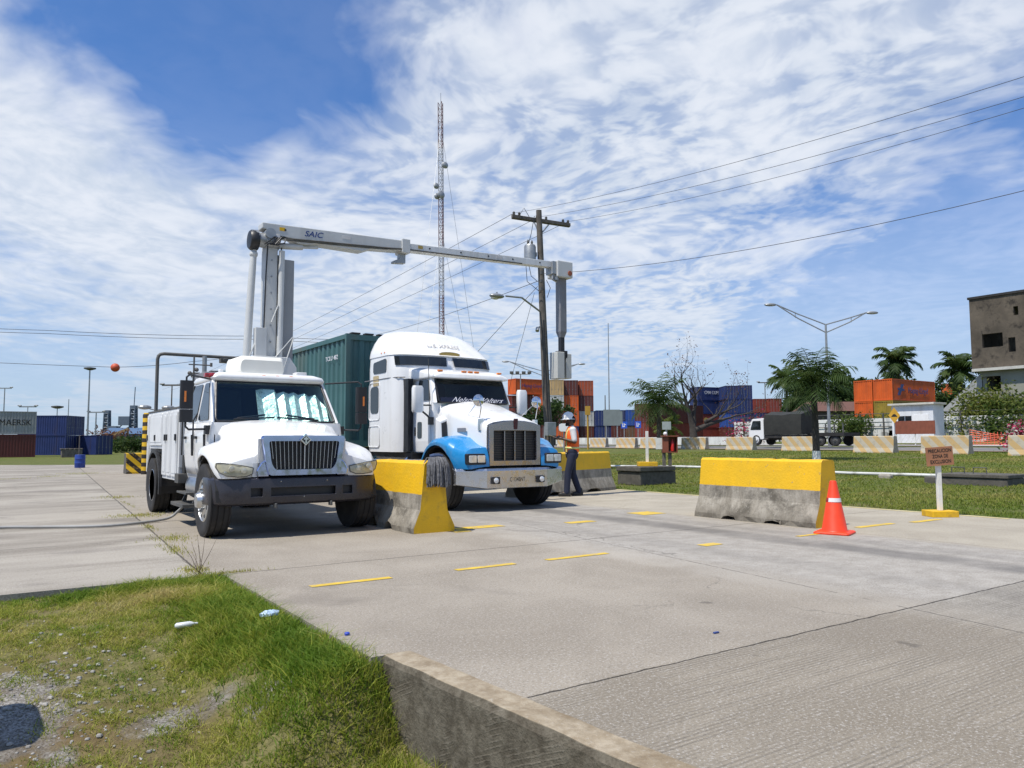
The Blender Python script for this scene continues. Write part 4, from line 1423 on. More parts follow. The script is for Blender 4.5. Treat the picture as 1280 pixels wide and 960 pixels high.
# blue fenders with headlamp pods
ztab = [(-.86, .735), (-.84, .90), (-.78, 1.06), (-.62, 1.09), (-.52, 1.13), (-.34, 1.23), (-.1, 1.27), (.2, 1.24), (.42, 1.12), (.62, .86)]
otab = [(-.86, .90), (-.80, .98), (-.6, 1.06), (-.4, 1.12), (.3, 1.12), (.62, 1.10)]
itab = [(-.86, .56), (-.3, .62), (.62, .73)]
for sx in (-1, 1):
    fm = MB()
    rings = []
    ys = [-.86, -.845, -.83, -.81, -.78, -.70, -.62, -.57, -.52, -.45, -.4, -.34, -.22, -.1, .05, .2, .32, .42, .52, .58, .62]
    for y in ys:
        zt, ox, ix = interp(ztab, y), interp(otab, y), interp(itab, y)
        arch = .50 + math.sqrt(max(0, .63 ** 2 - (y - .02) ** 2)) if abs(y - .02) < .60 else .72
        lip = min(max(arch, .725 if y < -.4 else .70), zt - .01)
        rings.append([(sx * a, y, z) for a, z in ((ix - .01, zt + .03), (lerp(ix, ox, .3), zt + .025), (lerp(ix, ox, .7), zt + .01), (lerp(ix, ox, .92), zt - min(.03, (zt - lip) * .3)),
                                                 (ox, zt - min(.09, (zt - lip) * .6)), (ox + .003, (zt * .4 + lip * .6)), (ox, lip))])
    fm.loft(rings, closed=False)
    fender = fm.build('fender', M['blue'], TT, smooth=40, solid=.014, bevel=.004)
    lin = MB()
    arc = [(.02 + .61 * math.cos(a), .50 + .61 * math.sin(a)) for a in [math.pi * k / 12 for k in range(13)]]
    lin.loft([[(sx * .58, y, z) for y, z in arc], [(sx * 1.09, y, z) for y, z in arc]], closed=False)
    lin.build('wheel_arch_liner', M['dark'], fender, solid=.01)
    hl = MB()
    hl.loft([[(sx * a, y, z) for a, z in rpoly([(.615, .80), (.99, .80), (1.0, .985), (.64, .985)], .03)] for y in (-.872, -.78)])
    pod = hl.build('headlight', M['black'], TT, bevel=.01)
    for a, b in ((.65, .80), (.82, .965)):
        le = MB()
        le.loft([[(sx * p[0], y, p[1]) for p in rpoly([(a, .835), (b, .835), (b, .955), (a, .955)], .015)] for y in (-.872, -.884, -.89)])
        le.build('lamp_lens', M['lens_clear'], pod, bevel=.006)
    tl = MB()
    tl.box(sx * .80 - .04, sx * .80 + .04, .36, .42, 1.235, 1.30)
    tl.build('turn_signal', M['amber'], fender, bevel=.01)
    # round convex mirrors on hood stalks
    mr = MB()
    c = Vector((sx * .62, -.62, 1.90))
    mr.lathe([(.001, -.03), (.07, -.02), (.105, .0), (.105, .012), (.095, .016), (.001, .02)], c, 'y', 22)
    mo = mr.build('convex_mirror', M['chrome'], TT, smooth=50)
    mr = MB()
    mr.tube([c + Vector((0, -.03, 0)), c + Vector((sx * -.02, -.05, -.12)), (sx * .60, -.62, 1.60)], .009, 6)
    mr.tube([c + Vector((0, -.0, 0)), (sx * .58, -.2, 1.66)], .007, 6)
    mr.box(sx * .58 - .03, sx * .58 + .03, -.66, -.58, 1.38, 1.58)
    mr.build('mirror_stalk', M['chrome'], mo)
    # fuel tank, step and battery box
    tk = MB()
    tk.tube([(sx * .80, 1.40, .66), (sx * .80, 1.42, .66), (sx * .80, 2.98, .66), (sx * .80, 3.0, .66)], [.24, .29, .29, .24], 22)
    tk.build('fuel_tank', M['chrome'], TT, smooth=40)
    st = MB()
    st.box(min(sx * .62, sx * 1.08), max(sx * .62, sx * 1.08), .72, 1.36, .42, .60)
    st.box(min(sx * .62, sx * 1.02), max(sx * .62, sx * 1.02), .76, 1.34, .74, .86)
    st.build('step', M['chrome_dull'], TT, bevel=.015)

# cab: lower body, pillars, roof, visor
cb_ = MB()
cb_.loft([[(p[0], p[1], z) for p in rpoly([(-hw, .60), (hw, .60), (hw, 1.72), (-hw, 1.72)], .05)] for z, hw in ((.98, .84), (1.2, .865), (1.6, .865), (1.90, .855))])
cb_.build('cab', M['white'], TT, smooth=40)
gh_ = MB()
for sx in (-1, 1):
    a = [(.85, .56, 1.90), (.80, .79, 2.40), (.80, 1.70, 2.44), (.85, 1.70, 1.90)]
    gh_.loft([[(sx * p[0], p[1], p[2]) for p in a], [(sx * (p[0] - .05), p[1], p[2]) for p in a]])
    gh_.loft([[(sx * p[0], p[1], p[2]) for p in q] for q in ([(.855, .565, 1.90), (.80, .525, 1.90), (.80, .60, 1.90)], [(.805, .795, 2.40), (.75, .755, 2.40), (.75, .83, 2.40)])])
gh_.box(-.80, .80, 1.66, 1.72, 1.9, 2.44)
gh_.build('cab_pillar', M['white'], TT, bevel=.01)
rf = MB()
rr = []
for y, hw, zb, zt in ((.60, .80, 2.385, 2.45), (.63, .825, 2.375, 2.485), (.80, .835, 2.37, 2.53), (1.2, .85, 2.37, 2.60), (1.8, .90, 2.37, 2.68)):
    rr.append([(x, y, z) for x, z in rpoly([(-hw, zb), (hw, zb), (hw, zt - .05), (hw * .8, zt), (-hw * .8, zt), (-hw, zt - .05)], .04)])
rf.loft(rr)
roof = rf.build('roof', M['white'], TT, smooth=40)
for x in (-.66, -.14, .0, .14, .66):
    ml = MB()
    ml.box(x - .05, x + .05, .66, .71, 2.50, 2.535)
    ml.build('marker_light', M['amber'], roof, bevel=.01)
wp = rpoly([(-.765, .535, 1.915), (.765, .535, 1.915), (.745, .755, 2.385), (-.745, .755, 2.385)], .07)
ws = MB()
ws.slab([p + Vector((0, -.012, 0)) for p in wp], .006)
wsh = ws.build('windshield', M['glass_tinted'], TT)
gk = MB()
gk.tube([p + Vector((0, -.012, 0)) for p in wp] + [wp[0] + Vector((0, -.012, 0))], .016, 6)
gk.build('window_seal', M['black'], wsh)
wn_ = (wp[1] - wp[0]).cross(wp[-1] - wp[0])
def ws_pt(x, t_, off):
    y, z = lerp(.535, .755, t_), lerp(1.915, 2.385, t_)
    return Vector((x, y - .018 - off * .9, z + off * .4))
tilt = math.atan2(.22, .47)
WS_ROT = Matrix.Rotation(-tilt, 3, 'X') @ FACE_FRONT
bn = MB()
bn.slab([ws_pt(-.73, .03, .002), ws_pt(.73, .03, .002), ws_pt(.72, .20, .002), ws_pt(-.72, .20, .002)], .002)
bn.build('windshield_banner', mat('dark_blue_banner', (.008, .010, .025), .3), wsh)
text('lettering', 'Nelson Walters', M['ink_white'], wsh, ws_pt(.05, .115, .006), 1.16, .10, WS_ROT, .001, .9, -.008)
it = MB()
it.box(-.78, .78, .62, .95, 1.8, 1.93)
for sx in (-.4, .4):
    it.prism(rpoly([(sx - .22, 1.5), (sx + .22, 1.5), (sx + .18, 2.3), (sx - .18, 2.3)], .06), 'y', 1.3, 1.42)
it.tube([(.40 + .2 * math.cos(a), .98, 1.98 + .17 * math.sin(a)) for a in [2 * math.pi * k / 16 for k in range(17)]], .014, 6)
it.build('cab_interior', M['black'], TT)
for sx in (-1, 1):
    wn = MB()
    a = rpoly([(sx * .857, .70, 1.96), (sx * .857, 1.20, 1.96), (sx * .815, 1.22, 2.36), (sx * .815, .86, 2.36)], .05)
    wn.slab(a if sx > 0 else a[::-1], .006)
    d = MB()
    d.loft([[(sx * x, y, z) for z, x in ((1.0, .848), (1.2, .868), (1.6, .868), (1.89, .860))] for y in (.66, 1.28)], closed=False)
    door = d.build('door', M['white'], TT, solid=-.012, bevel=.004)
    wn.build('window', M['glass_dark'], door)
    q = MB()
    q.slab([Vector(p) for p in (rpoly([(sx * .868, .98, 1.25), (sx * .868, 1.16, 1.25), (sx * .868, 1.16, 1.56), (sx * .868, .98, 1.56)], .05)[::(1 if sx > 0 else -1)])], .018)
    q.build('lower_window', M['glass_dark'], door)
    q = MB()
    q.obox((sx * .885, 1.24, 1.30), (sx * .885, 1.24, 1.46), .03, .04)
    q.build('handle', M['black'], door, bevel=.006)
    mr = MB()
    mx_, my_ = sx * 1.16, .62
    mr.loft([[(mx_ + sx * x, y, z) for x, y in rpoly([(-.11 * k, my_ - .06 * k), (.11 * k, my_ - .06 * k), (.10 * k, my_ + .07), (-.10 * k, my_ + .07)], .05)] for z, k in ((1.72, .8), (1.76, 1), (2.16, 1), (2.21, .8))])
    mirror = mr.build('mirror', M['white'], TT, smooth=60)
    am = MB()
    am.tube([(mx_, my_ + .05, 1.86), (sx * .87, .66, 1.86)], .014, 8)
    am.tube([(mx_, my_ + .05, 1.84), (sx * .95, .62, 1.66), (sx * .88, .60, 1.58)], .018, 8)
    am.box(sx * .885 - .04, sx * .885 + .04, .58, .66, 1.50, 1.64)
    am.build('mirror_arm', M['black'], mirror)
an = MB()
an.tube([(-.90, .64, 1.66), (-.93, .64, 2.72)], .008, 6)
an.build('aerial', M['dark_steel'], TT)

# sleeper box with its raised roof
sl = MB()
def plan_ring(z, hw, yf, yr, cr, bowf=.12):
    pts_ = rpoly([(-hw, yr), (-hw, yf + .02), (-hw * .35, yf - bowf), (hw * .35, yf - bowf), (hw, yf + .02), (hw, yr)], cr, 5)
    return [(p[0], p[1], z) for p in pts_]
rr = [plan_ring(z, hw, yf, yr, cr) for z, hw, yf, yr, cr in
      ((.99, 1.13, 1.52, 3.05, .34), (1.3, 1.14, 1.52, 3.05, .34), (2.1, 1.14, 1.52, 3.05, .34), (2.55, 1.14, 1.56, 3.05, .34), (2.68, 1.14, 1.58, 3.05, .34), (2.90, 1.13, 1.66, 3.04, .34))]
sl.loft(rr)
slp = sl.build('sleeper', M['white'], TT, smooth=50)
cp = MB()
cp.loft([plan_ring(z, hw, yf, yr, cr, bw) for z, hw, yf, yr, cr, bw in
         ((2.898, 1.142, 1.64, 3.06, .34, .14), (2.95, 1.14, 1.72, 3.055, .34, .14), (3.05, 1.12, 1.86, 3.05, .34, .16), (3.20, 1.06, 2.06, 3.03, .34, .2), (3.34, .97, 2.28, 2.99, .3, .24), (3.44, .84, 2.48, 2.93, .2, .24), (3.49, .66, 2.60, 2.85, .1, .15), (3.50, .5, 2.66, 2.8, .05, .1))])
cap = cp.build('roof_fairing', M['white'], slp, smooth=60)
for sx in (-1, 1):
    # window band wraps round the rounded front corner: panel offset from the same plan
    wd_ = MB()
    loz, hiz = plan_ring(2.685, 1.146, 1.575, 3.05, .34), plan_ring(2.865, 1.14, 1.638, 3.05, .34)
    n = len(loz)
    idx = [i for i in range(n) if (sx * loz[i][0] > .10 and loz[i][1] < 1.80)]
    idx.sort(key=lambda i: loz[i][0])
    A = [Vector(loz[i]) + Vector((0, -.006, 0)) + Vector((sx * .004, 0, 0)) for i in idx]
    B = [Vector(hiz[i]) + Vector((0, -.006, 0)) + Vector((sx * .004, 0, 0)) for i in idx]
    inner_i = 0 if sx > 0 else -1
    ext_ = Vector((sx * .09, A[inner_i].y - .012, A[inner_i].z)), Vector((sx * .07, B[inner_i].y - .012, B[inner_i].z))
    if sx > 0:
        A, B = [ext_[0]] + A, [ext_[1]] + B
    else:
        A, B = A + [ext_[0]], B + [ext_[1]]
    wd_.loft([A, B], closed=False)
    wd_.build('window', M['glass_dark'], slp, solid=-.006)
    for (y0, y1, z0, z1, rr_) in ((2.0, 2.62, 2.56, 2.84, .07), (2.36, 2.74, 1.76, 2.30, .10)):
        wn = MB()
        a = rpoly([(sx * 1.141, y0, z0), (sx * 1.141, y1, z0), (sx * 1.141, y1, z1 - (.05 if z1 > 2.5 else 0)), (sx * 1.141, y0, z1)], rr_)
        wn.slab(a if sx > 0 else a[::-1], .008)
        wn.build('window', M['glass_dark'], slp)
    for (y0, y1, z0, z1) in ((2.30, 2.82, 1.62, 2.38), (2.30, 2.82, 1.08, 1.50)):
        q = MB()
        pts_ = rpoly([(sx * 1.1415, y0, z0), (sx * 1.1415, y1, z0), (sx * 1.1415, y1, z1), (sx * 1.1415, y0, z1)], .08)
        q.tube(pts_ + [pts_[0]], .010, 6)
        q.build('hatch_frame', M['white2'], slp)
    q = MB()
    q.prism(rpoly([(2.36, 2.25 + .06), (2.62, 2.25 + .06), (2.62, 2.52), (2.36, 2.52)], .02), 'x', sx * 1.141, sx * 1.146)
    q.build('sticker', mat('faded_gold_sticker', (.45, .36, .20), .6, var=.3, vs=20), slp)
    q = MB()
    q.tube([(sx * 1.142, 3.05, 2.44), (sx * 1.142, 1.9, 2.44), (sx * 1.08, 1.64, 2.44), (sx * .96, 1.53, 2.44)], .010, 5)
    q.build('seam', M['grey_dark'], slp)
    q = MB()
    q.box(sx * .93 - .05, sx * .93 + .05, 1.36, 1.62, 1.0, 2.4)
    q.build('side_extender_gap', M['black'], slp)
    # exhaust stack behind the cab is hidden by the sleeper; marker dots on the fairing
    for y in (2.1, 2.25):
        q = MB()
        q.ball((sx * 1.135, y, 2.96), .018, 8, 5)
        q.build('marker_light', M['amber'], cap)
FR = Matrix.Rotation(-R(46), 3, 'X') @ FACE_FRONT
text('lettering', 'U.S. XPRESS', M['ink_grey'], cap, (.0, 1.765, 3.125), .74, .10, FR, .004, .15)
q = MB()
q.loft([[(.03 + .24 * math.cos(a), y, z + .045 * math.sin(a)) for a in [2 * math.pi * k / 16 for k in range(16)]] for y, z in ((1.60, 2.93), (1.53, 2.945))])
q.build('crest', M['ink_gold'], cap)

# ---------------------------------------------------------------- corrugated containers
def cont_mats(name, col, dark=False):
    key = 'cont_' + name
    if key not in M:
        M[key] = mat(name + '_container_paint', col, .55, var=.14, vs=.7, dirt=(col[0] * .5 + .03, col[1] * .5 + .018, col[2] * .5 + .01), ds=1.4, da=.6, streak=True)
    return M[key]


def corrugated(mb, p0, p1, z0, z1, depth, n, out, mi=0):
    """Trapezoid corrugated wall from p0 to p1 (2-D), bulging inward from the plane."""
    p0, p1, out = Vector(p0), Vector(p1), Vector(out)
    pts_ = []
    for k in range(n):
        for f, dpt in ((0, 0), (.30, 0), (.42, 1), (.78, 1), (.90, 0)):
            pts_.append(lerp(p0, p1, (k + f) / n) - out * depth * dpt)
    pts_.append(p1)
    mb.loft([[(p.x, p.y, z0) for p in pts_], [(p.x, p.y, z1) for p in pts_]], closed=False, mi=mi)


def container(name, label, col_name, col, loc, rotz, L=6.06, W=2.44, H=2.59, group=None, door=True, detail=True, mats=None):
    """Box along local x (length L), door end at -x when door is set, standing on z = 0."""
    t_ = thing(name, label, 'container', loc, rotz, group)
    m_ = mats or cont_mats(col_name, col)
    b = MB()
    nn = max(6, int(L / .29))
    l2, w2 = L / 2, W / 2
    corrugated(b, (-l2 + .08, -w2 + .03), (l2 - .08, -w2 + .03), .16, H - .11, .036, nn, (0, -1))
    corrugated(b, (l2 - .08, w2 - .03), (-l2 + .08, w2 - .03), .16, H - .11, .036, nn, (0, 1))
    corrugated(b, (l2 - .03, -w2 + .08), (l2 - .03, w2 - .08), .16, H - .11, .036, 8, (1, 0))
    if not door:
        corrugated(b, (-l2 + .03, w2 - .08), (-l2 + .03, -w2 + .08), .16, H - .11, .036, 8, (-1, 0))
    corr = [(-l2 + .1, -w2 + .06), (l2 - .1, -w2 + .06), (l2 - .1, w2 - .06), (-l2 + .1, w2 - .06)]
    b.add([(x, y, H - .04) for x, y in corr], [(0, 1, 2, 3)])
    b.add([(x, y, .15) for x, y in corr], [(3, 2, 1, 0)])
    b.build('wall_panel', m_, t_)
    f = MB()
    for sx in (-1, 1):
        for sy in (-1, 1):
            f.box(sx * l2 - (.08 if sx > 0 else 0), sx * l2 + (.08 if sx < 0 else 0), sy * w2 - (.10 if sy > 0 else 0), sy * w2 + (.10 if sy < 0 else 0), 0, H)
    for sy in (-1, 1):
        y0, y1 = sorted((sy * w2, sy * (w2 - .06)))
        f.box(-l2 + .08, l2 - .08, y0, y1, H - .11, H - .01)
        f.box(-l2 + .08, l2 - .08, y0, y1, .02, .16)
    for sx in (-1, 1):
        x0, x1 = sorted((sx * l2, sx * (l2 - .06)))
        f.box(x0, x1, -w2 + .1, w2 - .1, H - .13, H - .01)
        f.box(x0, x1, -w2 + .1, w2 - .1, .02, .16)
    f.build('corner_frame', m_, t_)
    if door:
        for sy in (-1, 1):
            d = MB()
            y0, y1 = sorted((sy * .012, sy * (w2 - .105)))
            d.box(-l2 + .03, -l2 + .07, y0, y1, .165, H - .135)
            do = d.build('door', m_, t_)
            if detail:
                d = MB()
                for q_ in (.28, .80):
                    d.cyl((-l2 + .005, sy * q_, .10), (-l2 + .005, sy * q_, H - .06), .018, n=6)
                    d.box(-l2 - .01, -l2 + .03, sy * q_ - .10, sy * q_ + .06, 1.0, 1.04)
                d.build('locking_bar', M['steel'], do)
    return t_


# green container riding behind the tractor, on its chassis
M['cont_green'] = mat('dark_green_container_paint', (.045, .125, .125), .5, var=.22, vs=.8, dirt=(.15, .085, .035), ds=1.1, da=.42, streak=True)
GC = container('shipping_container', 'dark green corrugated container with rust streaks loaded on the semi trailer', 'green', None, (7.54, 21.75, 1.06), R(90), L=12.0, W=2.36, H=2.50, door=False, mats=M['cont_green'])
rr_ = MB()
for k in range(7):
    y = -.95 + 1.9 * k / 6
    rr_.box(-6.0, -5.85, y - .10, y + .10, 2.5, 2.535)
rr_.build('roof_rib', M['dark'], GC)
pw = MB()
pw.prism(rpoly([(-4.35, 1.0), (-4.22, 1.0), (-4.22, 1.22), (-4.35, 1.22)], .02), 'y', 1.182, 1.188)
pw.build('plate', M['ink_gold'], GC)
text('lettering', 'TCLU 482', M['ink_white'], GC, (-5.15, 1.183, 2.02), .75, .10, Matrix(((-1, 0, 0), (0, 0, 1), (0, 1, 0))), .002)
TR = thing('container_chassis', 'dark steel skeletal trailer under the green container', 'trailer', (7.54, 21.75, 0))
q = MB()
for sx in (-1, 1):
    q.box(sx * .45 - .07, sx * .45 + .07, -5.95, 5.95, .82, 1.055)
for y in (-5.9, -3.5, 0, 3, 5.9):
    q.box(-1.15, 1.15, y - .06, y + .06, .94, 1.052)
q.build('frame', M['dark_steel'], TR, bevel=.008)
for sx in (-1, 1):
    q = MB()
    q.box(sx * .62 - .06, sx * .62 + .06, -2.9, -2.78, .25, .95)
    q.box(sx * .62 - .12, sx * .62 + .12, -2.96, -2.72, .20, .25)
    q.build('landing_leg', M['dark_steel'], TR, bevel=.008)
    for y in (3.6, 4.9):
        wheel(TR, sx * .95, y, .48, .25, sx, M['white2'], dual=True)
q = MB()
q.box(-1.0, 1.0, 3.54, 3.66, .42, .54)
q.box(-1.0, 1.0, 4.84, 4.96, .42, .54)
q.build('axle', M['dark'], TR)


# ---------------------------------------------------------------- concrete barriers
def barrier_mat(name, ztop, ends=True):
    m = bpy.data.materials.new(name)
    m.use_nodes = True
    t = NT(m.node_tree)
    co = t.node('ShaderNodeTexCoord').outputs['Object']
    x, y, z = t.sep(co)[:3]
    n1, n2, n3 = t.noise(co, 2.2, 6, .65, .5), t.noise(t.mapping(co, (1, 1, .25)), 7, 6, .65), t.noise(co, 32, 4, .6)
    con = t.mix(t.step(n2, .3, .7), (.20, .178, .14), (.36, .33, .275))
    con = t.mix(t.step(n1, .46, .68, 0, .85), con, (.085, .075, .058))
    con = t.mix(t.step(n3, .58, .72, 0, .5), con, (.46, .43, .37))
    con = t.mix(t.step(n3, .42, .30, 0, .5), con, (.07, .06, .05))
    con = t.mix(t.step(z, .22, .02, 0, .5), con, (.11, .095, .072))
    yel = t.mix(t.step(n1, .3, .75), (.80, .46, .006), (.66, .40, .012))
    yel = t.mix(t.step(n2, .60, .74, 0, .35), yel, (.30, .21, .07))
    edge = t.math('ADD', z, t.math('MULTIPLY', t.math('SUBTRACT', n1, .5), .03))
    f = t.step(edge, ztop - .004, ztop + .004)
    f = t.math('MULTIPLY', f, t.step(t.noise(co, 13, 5, .7), .69, .65))
    p = t.node('ShaderNodeBsdfPrincipled')
    t.put(p.inputs['Base Color'], t.mix(f, con, yel))
    t.put(p.inputs['Roughness'], t.mix(f, (.92,) * 3, (.6,) * 3))
    t.put(p.inputs['Normal'], t.bump(t.math('ADD', n3, t.math('MULTIPLY', n2, .8)), .5, .012))
    t.out(p.outputs[0])
    return m


M['barrier'] = barrier_mat('half_yellow_concrete', .50)
M['yellow_end'] = mat('yellow_painted_end', (.72, .42, .006), .6, var=.1, vs=3, dirt=(.16, .11, .04), ds=3.5, da=.55, bump=.3)


def barrier_mesh(L, half_base, half_neck, half_top, H, notches, body_m, end_m, neck=.30, chips=0.0, seed=1):
    """Jersey profile extruded along y from 0 to L; notches = list of (y0, y1, height) cut in the foot."""
    r_ = random.Random(seed)
    mb = MB()
    ys = sorted(set([0, .012, L - .012, L] + [round(L * k / 16, 3) for k in range(17)] + [v_ for a, b, h in notches for v_ in (a, a + .04, (a + b) / 2, b - .04, b)]))
    rings = []
    for y in ys:
        zb = 0.0
        for a, b, h in notches:
            if a < y < b:
                zb = max(zb, h * math.sqrt(max(0, 1 - ((y - (a + b) / 2) / ((b - a) / 2)) ** 2)) + .0)
        j = [r_.uniform(-chips, chips) for _ in range(8)]
        k = .985 if y in (0, L) else 1
        w0, w1, w2 = half_base * k, half_neck * k, half_top * k
        ring = [(-w0 + j[0], zb), (-w0 + j[1], max(.07, zb + .01)), (-w1, neck), (-w2, H - .03), (-w2 + .03, H - (.004 if k < 1 else 0) + j[2] * .5),
                (w2 - .03, H - (.004 if k < 1 else 0) + j[3] * .5), (w2, H - .03), (w1, neck), (w0 + j[4], max(.07, zb + .01)), (w0 + j[5], zb)]
        rings.append([(x, y, z) for x, z in ring])
    n = len(rings[0])
    mb.loft(rings, True, False)
    mb.f.append(tuple(range(n - 1, -1, -1)))
    mb.m.append(1)
    mb.f.append(tuple((len(rings) - 1) * n + i for i in range(n)))
    mb.m.append(1)
    return mb


b1 = barrier_mesh(1.58, .31, .205, .145, .93, [(.62, .86, .10), (1.12, 1.42, .17)], None, None, .30, .012, 2)
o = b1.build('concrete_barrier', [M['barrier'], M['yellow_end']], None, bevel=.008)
o.location = (4.87, 8.97, 0)
tag(o, 'short concrete barrier with yellow top and a grey mop hanging over its yellow end', 'barrier', 'yellow topped concrete barriers')
b2 = barrier_mesh(2.16, .33, .22, .15, .92, [(.55, .85, .05), (1.35, 1.62, .06)], None, None, .32, .012, 5)
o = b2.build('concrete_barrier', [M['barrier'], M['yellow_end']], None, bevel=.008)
o.location = (9.63, 6.34, 0)
tag(o, 'concrete barrier with yellow top standing right behind the orange traffic cone', 'barrier', 'yellow topped concrete barriers')
M['barrier3'] = barrier_mat('worn_half_yellow_concrete', .52)
b3 = barrier_mesh(3.5, .33, .22, .15, .93, [(.7, 1.2, .08), (2.2, 2.8, .08)], None, None, .32, .012, 9)
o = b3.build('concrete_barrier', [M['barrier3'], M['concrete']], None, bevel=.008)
o.location, o.rotation_euler = (9.30, 13.45, 0), (0, 0, R(-73))
tag(o, 'long concrete barrier with yellow top behind the worker in the orange vest', 'barrier', 'yellow topped concrete barriers')

# mop head drying over the end of the short barrier
mp = thing('mop', 'grey string mop head with blue cap draped over the yellow barrier end', 'mop', (4.90, 9.0, .94))
q = MB()
for k in range(130):
    a = math.pi * (k * .618 % 1.0) * 1.1 - math.pi * 1.05
    rr_ = rnd.uniform(.10, .165)
    dx, dy = math.cos(a) * rr_ * 1.05, math.sin(a) * rr_ * .85
    ln = rnd.uniform(.20, .30)
    yy = min(dy, -.045) - .03 if abs(dx) < .16 else dy
    p0 = (dx * .15, -.02 + dy * .2, .045)
    p1 = (dx * .75, yy * .75, .035)
    p2 = (dx * 1.0, yy * 1.1, -.05)
    p3 = (dx * 1.06 + rnd.uniform(-.02, .02), yy * 1.15 - .012, -.05 - ln)
    if p2[1] > -.04 and abs(p2[0]) < .16:
        continue
    q.tube([p0, p1, p2, ((p2[0] + p3[0]) / 2 + rnd.uniform(-.01, .01), (p2[1] + p3[1]) / 2, (p2[2] + p3[2]) / 2), p3], rnd.uniform(.007, .012), 5)
q.build('mop_strand', M['rope'], mp, smooth=60)
q = MB()
q.tube([(-.09, -.02, .055), (-.04, -.03, .068), (.04, -.03, .068), (.09, -.02, .055)], .026, 8)
q.build('mop_cap', mat('dull_blue_plastic', (.05, .08, .16), .6), mp)

# traffic cone
cn = thing('traffic_cone', 'orange traffic cone with one reflective band beside the yellow topped barrier', 'cone', (9.03, 5.88, 0), R(20))
q = MB()
q.loft([[(p[0], p[1], z) for p in rpoly([(-s_, -s_), (s_, -s_), (s_, s_), (-s_, s_)], .05)] for z, s_ in ((0, .215), (.02, .22), (.035, .20))])
q.build('base', M['cone'], cn, bevel=.004)
q = MB()
q.lathe([(.165, .034), (.155, .05), (.045, .655), (.038, .672), (.024, .676), (.022, .60)], (0, 0, 0), 'z', 28)
q.build('cone_body', M['cone'], cn, smooth=45)
def cone_r(z):
    return lerp(.155, .045, (z - .05) / .605) + .0035
for a0, a1, mm in ((R(150), R(285), 'white_tape'), (R(288), R(508), 'red_tape')):
    q = MB()
    q.loft([[(cone_r(z) * math.cos(lerp(a0, a1, k / 14)), cone_r(z) * math.sin(lerp(a0, a1, k / 14)), z) for k in range(15)] for z in (.405, .455)], closed=False)
    q.build('reflective_band', M[mm], cn)

# exclusion zone sign
sg = thing('warning_sign', 'small faded sign reading PRECAUCION ZONA DE EXCLUSION on white post with yellow foot', 'sign', (12.33, 6.2, .0), R(-34.3 + 2))
q = MB()
q.loft([[(p[0], p[1], z) for p in rpoly([(-.21, -.16), (.21, -.16), (.21, .16), (-.21, .16)], .02)] for z in (0, .085, .095)])
q.build('base', M['yellow_end'], sg, bevel=.006)
q = MB()
q.box(-.032, .032, -.032, .032, .095, .84)
post = q.build('post', M['white_post'], sg, bevel=.004)
q = MB()
q.box(-.21, .21, -.016, .016, -.145, .145)
bd = q.build('sign_board', M['sign_brown'], sg)
bd.location, bd.rotation_euler = (.0, -.05, .94), (0, R(-4), 0)
for k, (s_, wd_) in enumerate((('PRECAUCION', .37), ('ZONA DE', .25), ('EXCLUSION', .33))):
    text('lettering', s_, M['ink'], bd, (.0, -.018, .085 - .085 * k), wd_, .056, FACE_FRONT, .001, 0, .012)

# second post of that kind, on the concrete plinth, without a board
pl_ = thing('plinth', 'low dark concrete plinth with loose lid slab at the field edge', 'concrete block', (14.55, 15.25, 0), R(0))
q = MB()
q.box(-.28, 1.05, -.35, .55, 0, .36)
q.build('base', M['stone_dark'], pl_, bevel=.02)
q = MB()
q.box(-.33, 1.0, -.40, .55, .37, .50)
q.build('lid', M['stone_dark'], pl_, bevel=.02)
ps = thing('marker_post', 'bare white post with yellow foot standing on the concrete plinth', 'post', (14.82, 15.2, .502), R(-34.3))
q = MB()
q.loft([[(p[0], p[1], z) for p in rpoly([(-.26, -.18), (.26, -.18), (.26, .18), (-.26, .18)], .03)] for z in (0, .10, .115)])
q.build('base', M['yellow_end'], ps, bevel=.006)
q = MB()
q.box(-.036, .036, -.036, .036, .115, .95)
q.build('post', M['white_post'], ps, bevel=.004)

# manhole block with two lifting handles, pipe across the lawn
hx, hy, hz = on(1217, 606, 19.3)
mh = thing('manhole_block', 'mossy concrete manhole block with two bent iron lifting handles', 'manhole', (hx, hy, hz), R(4))
q = MB()
q.box(-.55, .55, -.95, .95, -.1, .17)
q.build('base', M['stone_dark'], mh, bevel=.02)
q = MB()
q.box(-.58, .5, -.98, .55, .175, .27)
q.build('lid', M['stone_dark'], mh, bevel=.02)
for y in (-.25, .25):
    q = MB()
    q.tube([(-.25, y - .15, .26), (-.25, y - .15, .42), (-.25, y + .15, .42), (-.25, y + .15, .26)], .014, 6)
    q.build('handle', M['dark_steel'], mh)
pipe = MB()
pp = [on(px, 0, d) for px, d in ((735, 31.5), (850, 29.5), (960, 26.5), (1060, 23.4), (1180, 21.4), (1300, 19.6), (1400, 18.2))]
pipe.tube([(x, y, z + .075) for x, y, z in pp], .046, 10)
tag(pipe.build('water_pipe', mat('white_pvc_pipe', (.58, .58, .55), .5, dirt=(.22, .21, .16), ds=3, da=.7), None, smooth=40), 'long white pipe lying across the lawn', 'pipe')
x, y, z = on(1107, 604, 22)
q = MB()
q.loft([[(x + p[0] * k, y + p[1] * k, z + zz_) for p in rpoly([(-.12, -.2), (.13, -.18), (.12, .2), (-.11, .17)], .06)] for zz_, k in ((-.05, 1), (.08, 1), (.13, .7))])
tag(q.build('stone', M['concrete'], None, bevel=.02), 'pale loose concrete lump by the white pipe on the lawn', 'stone')

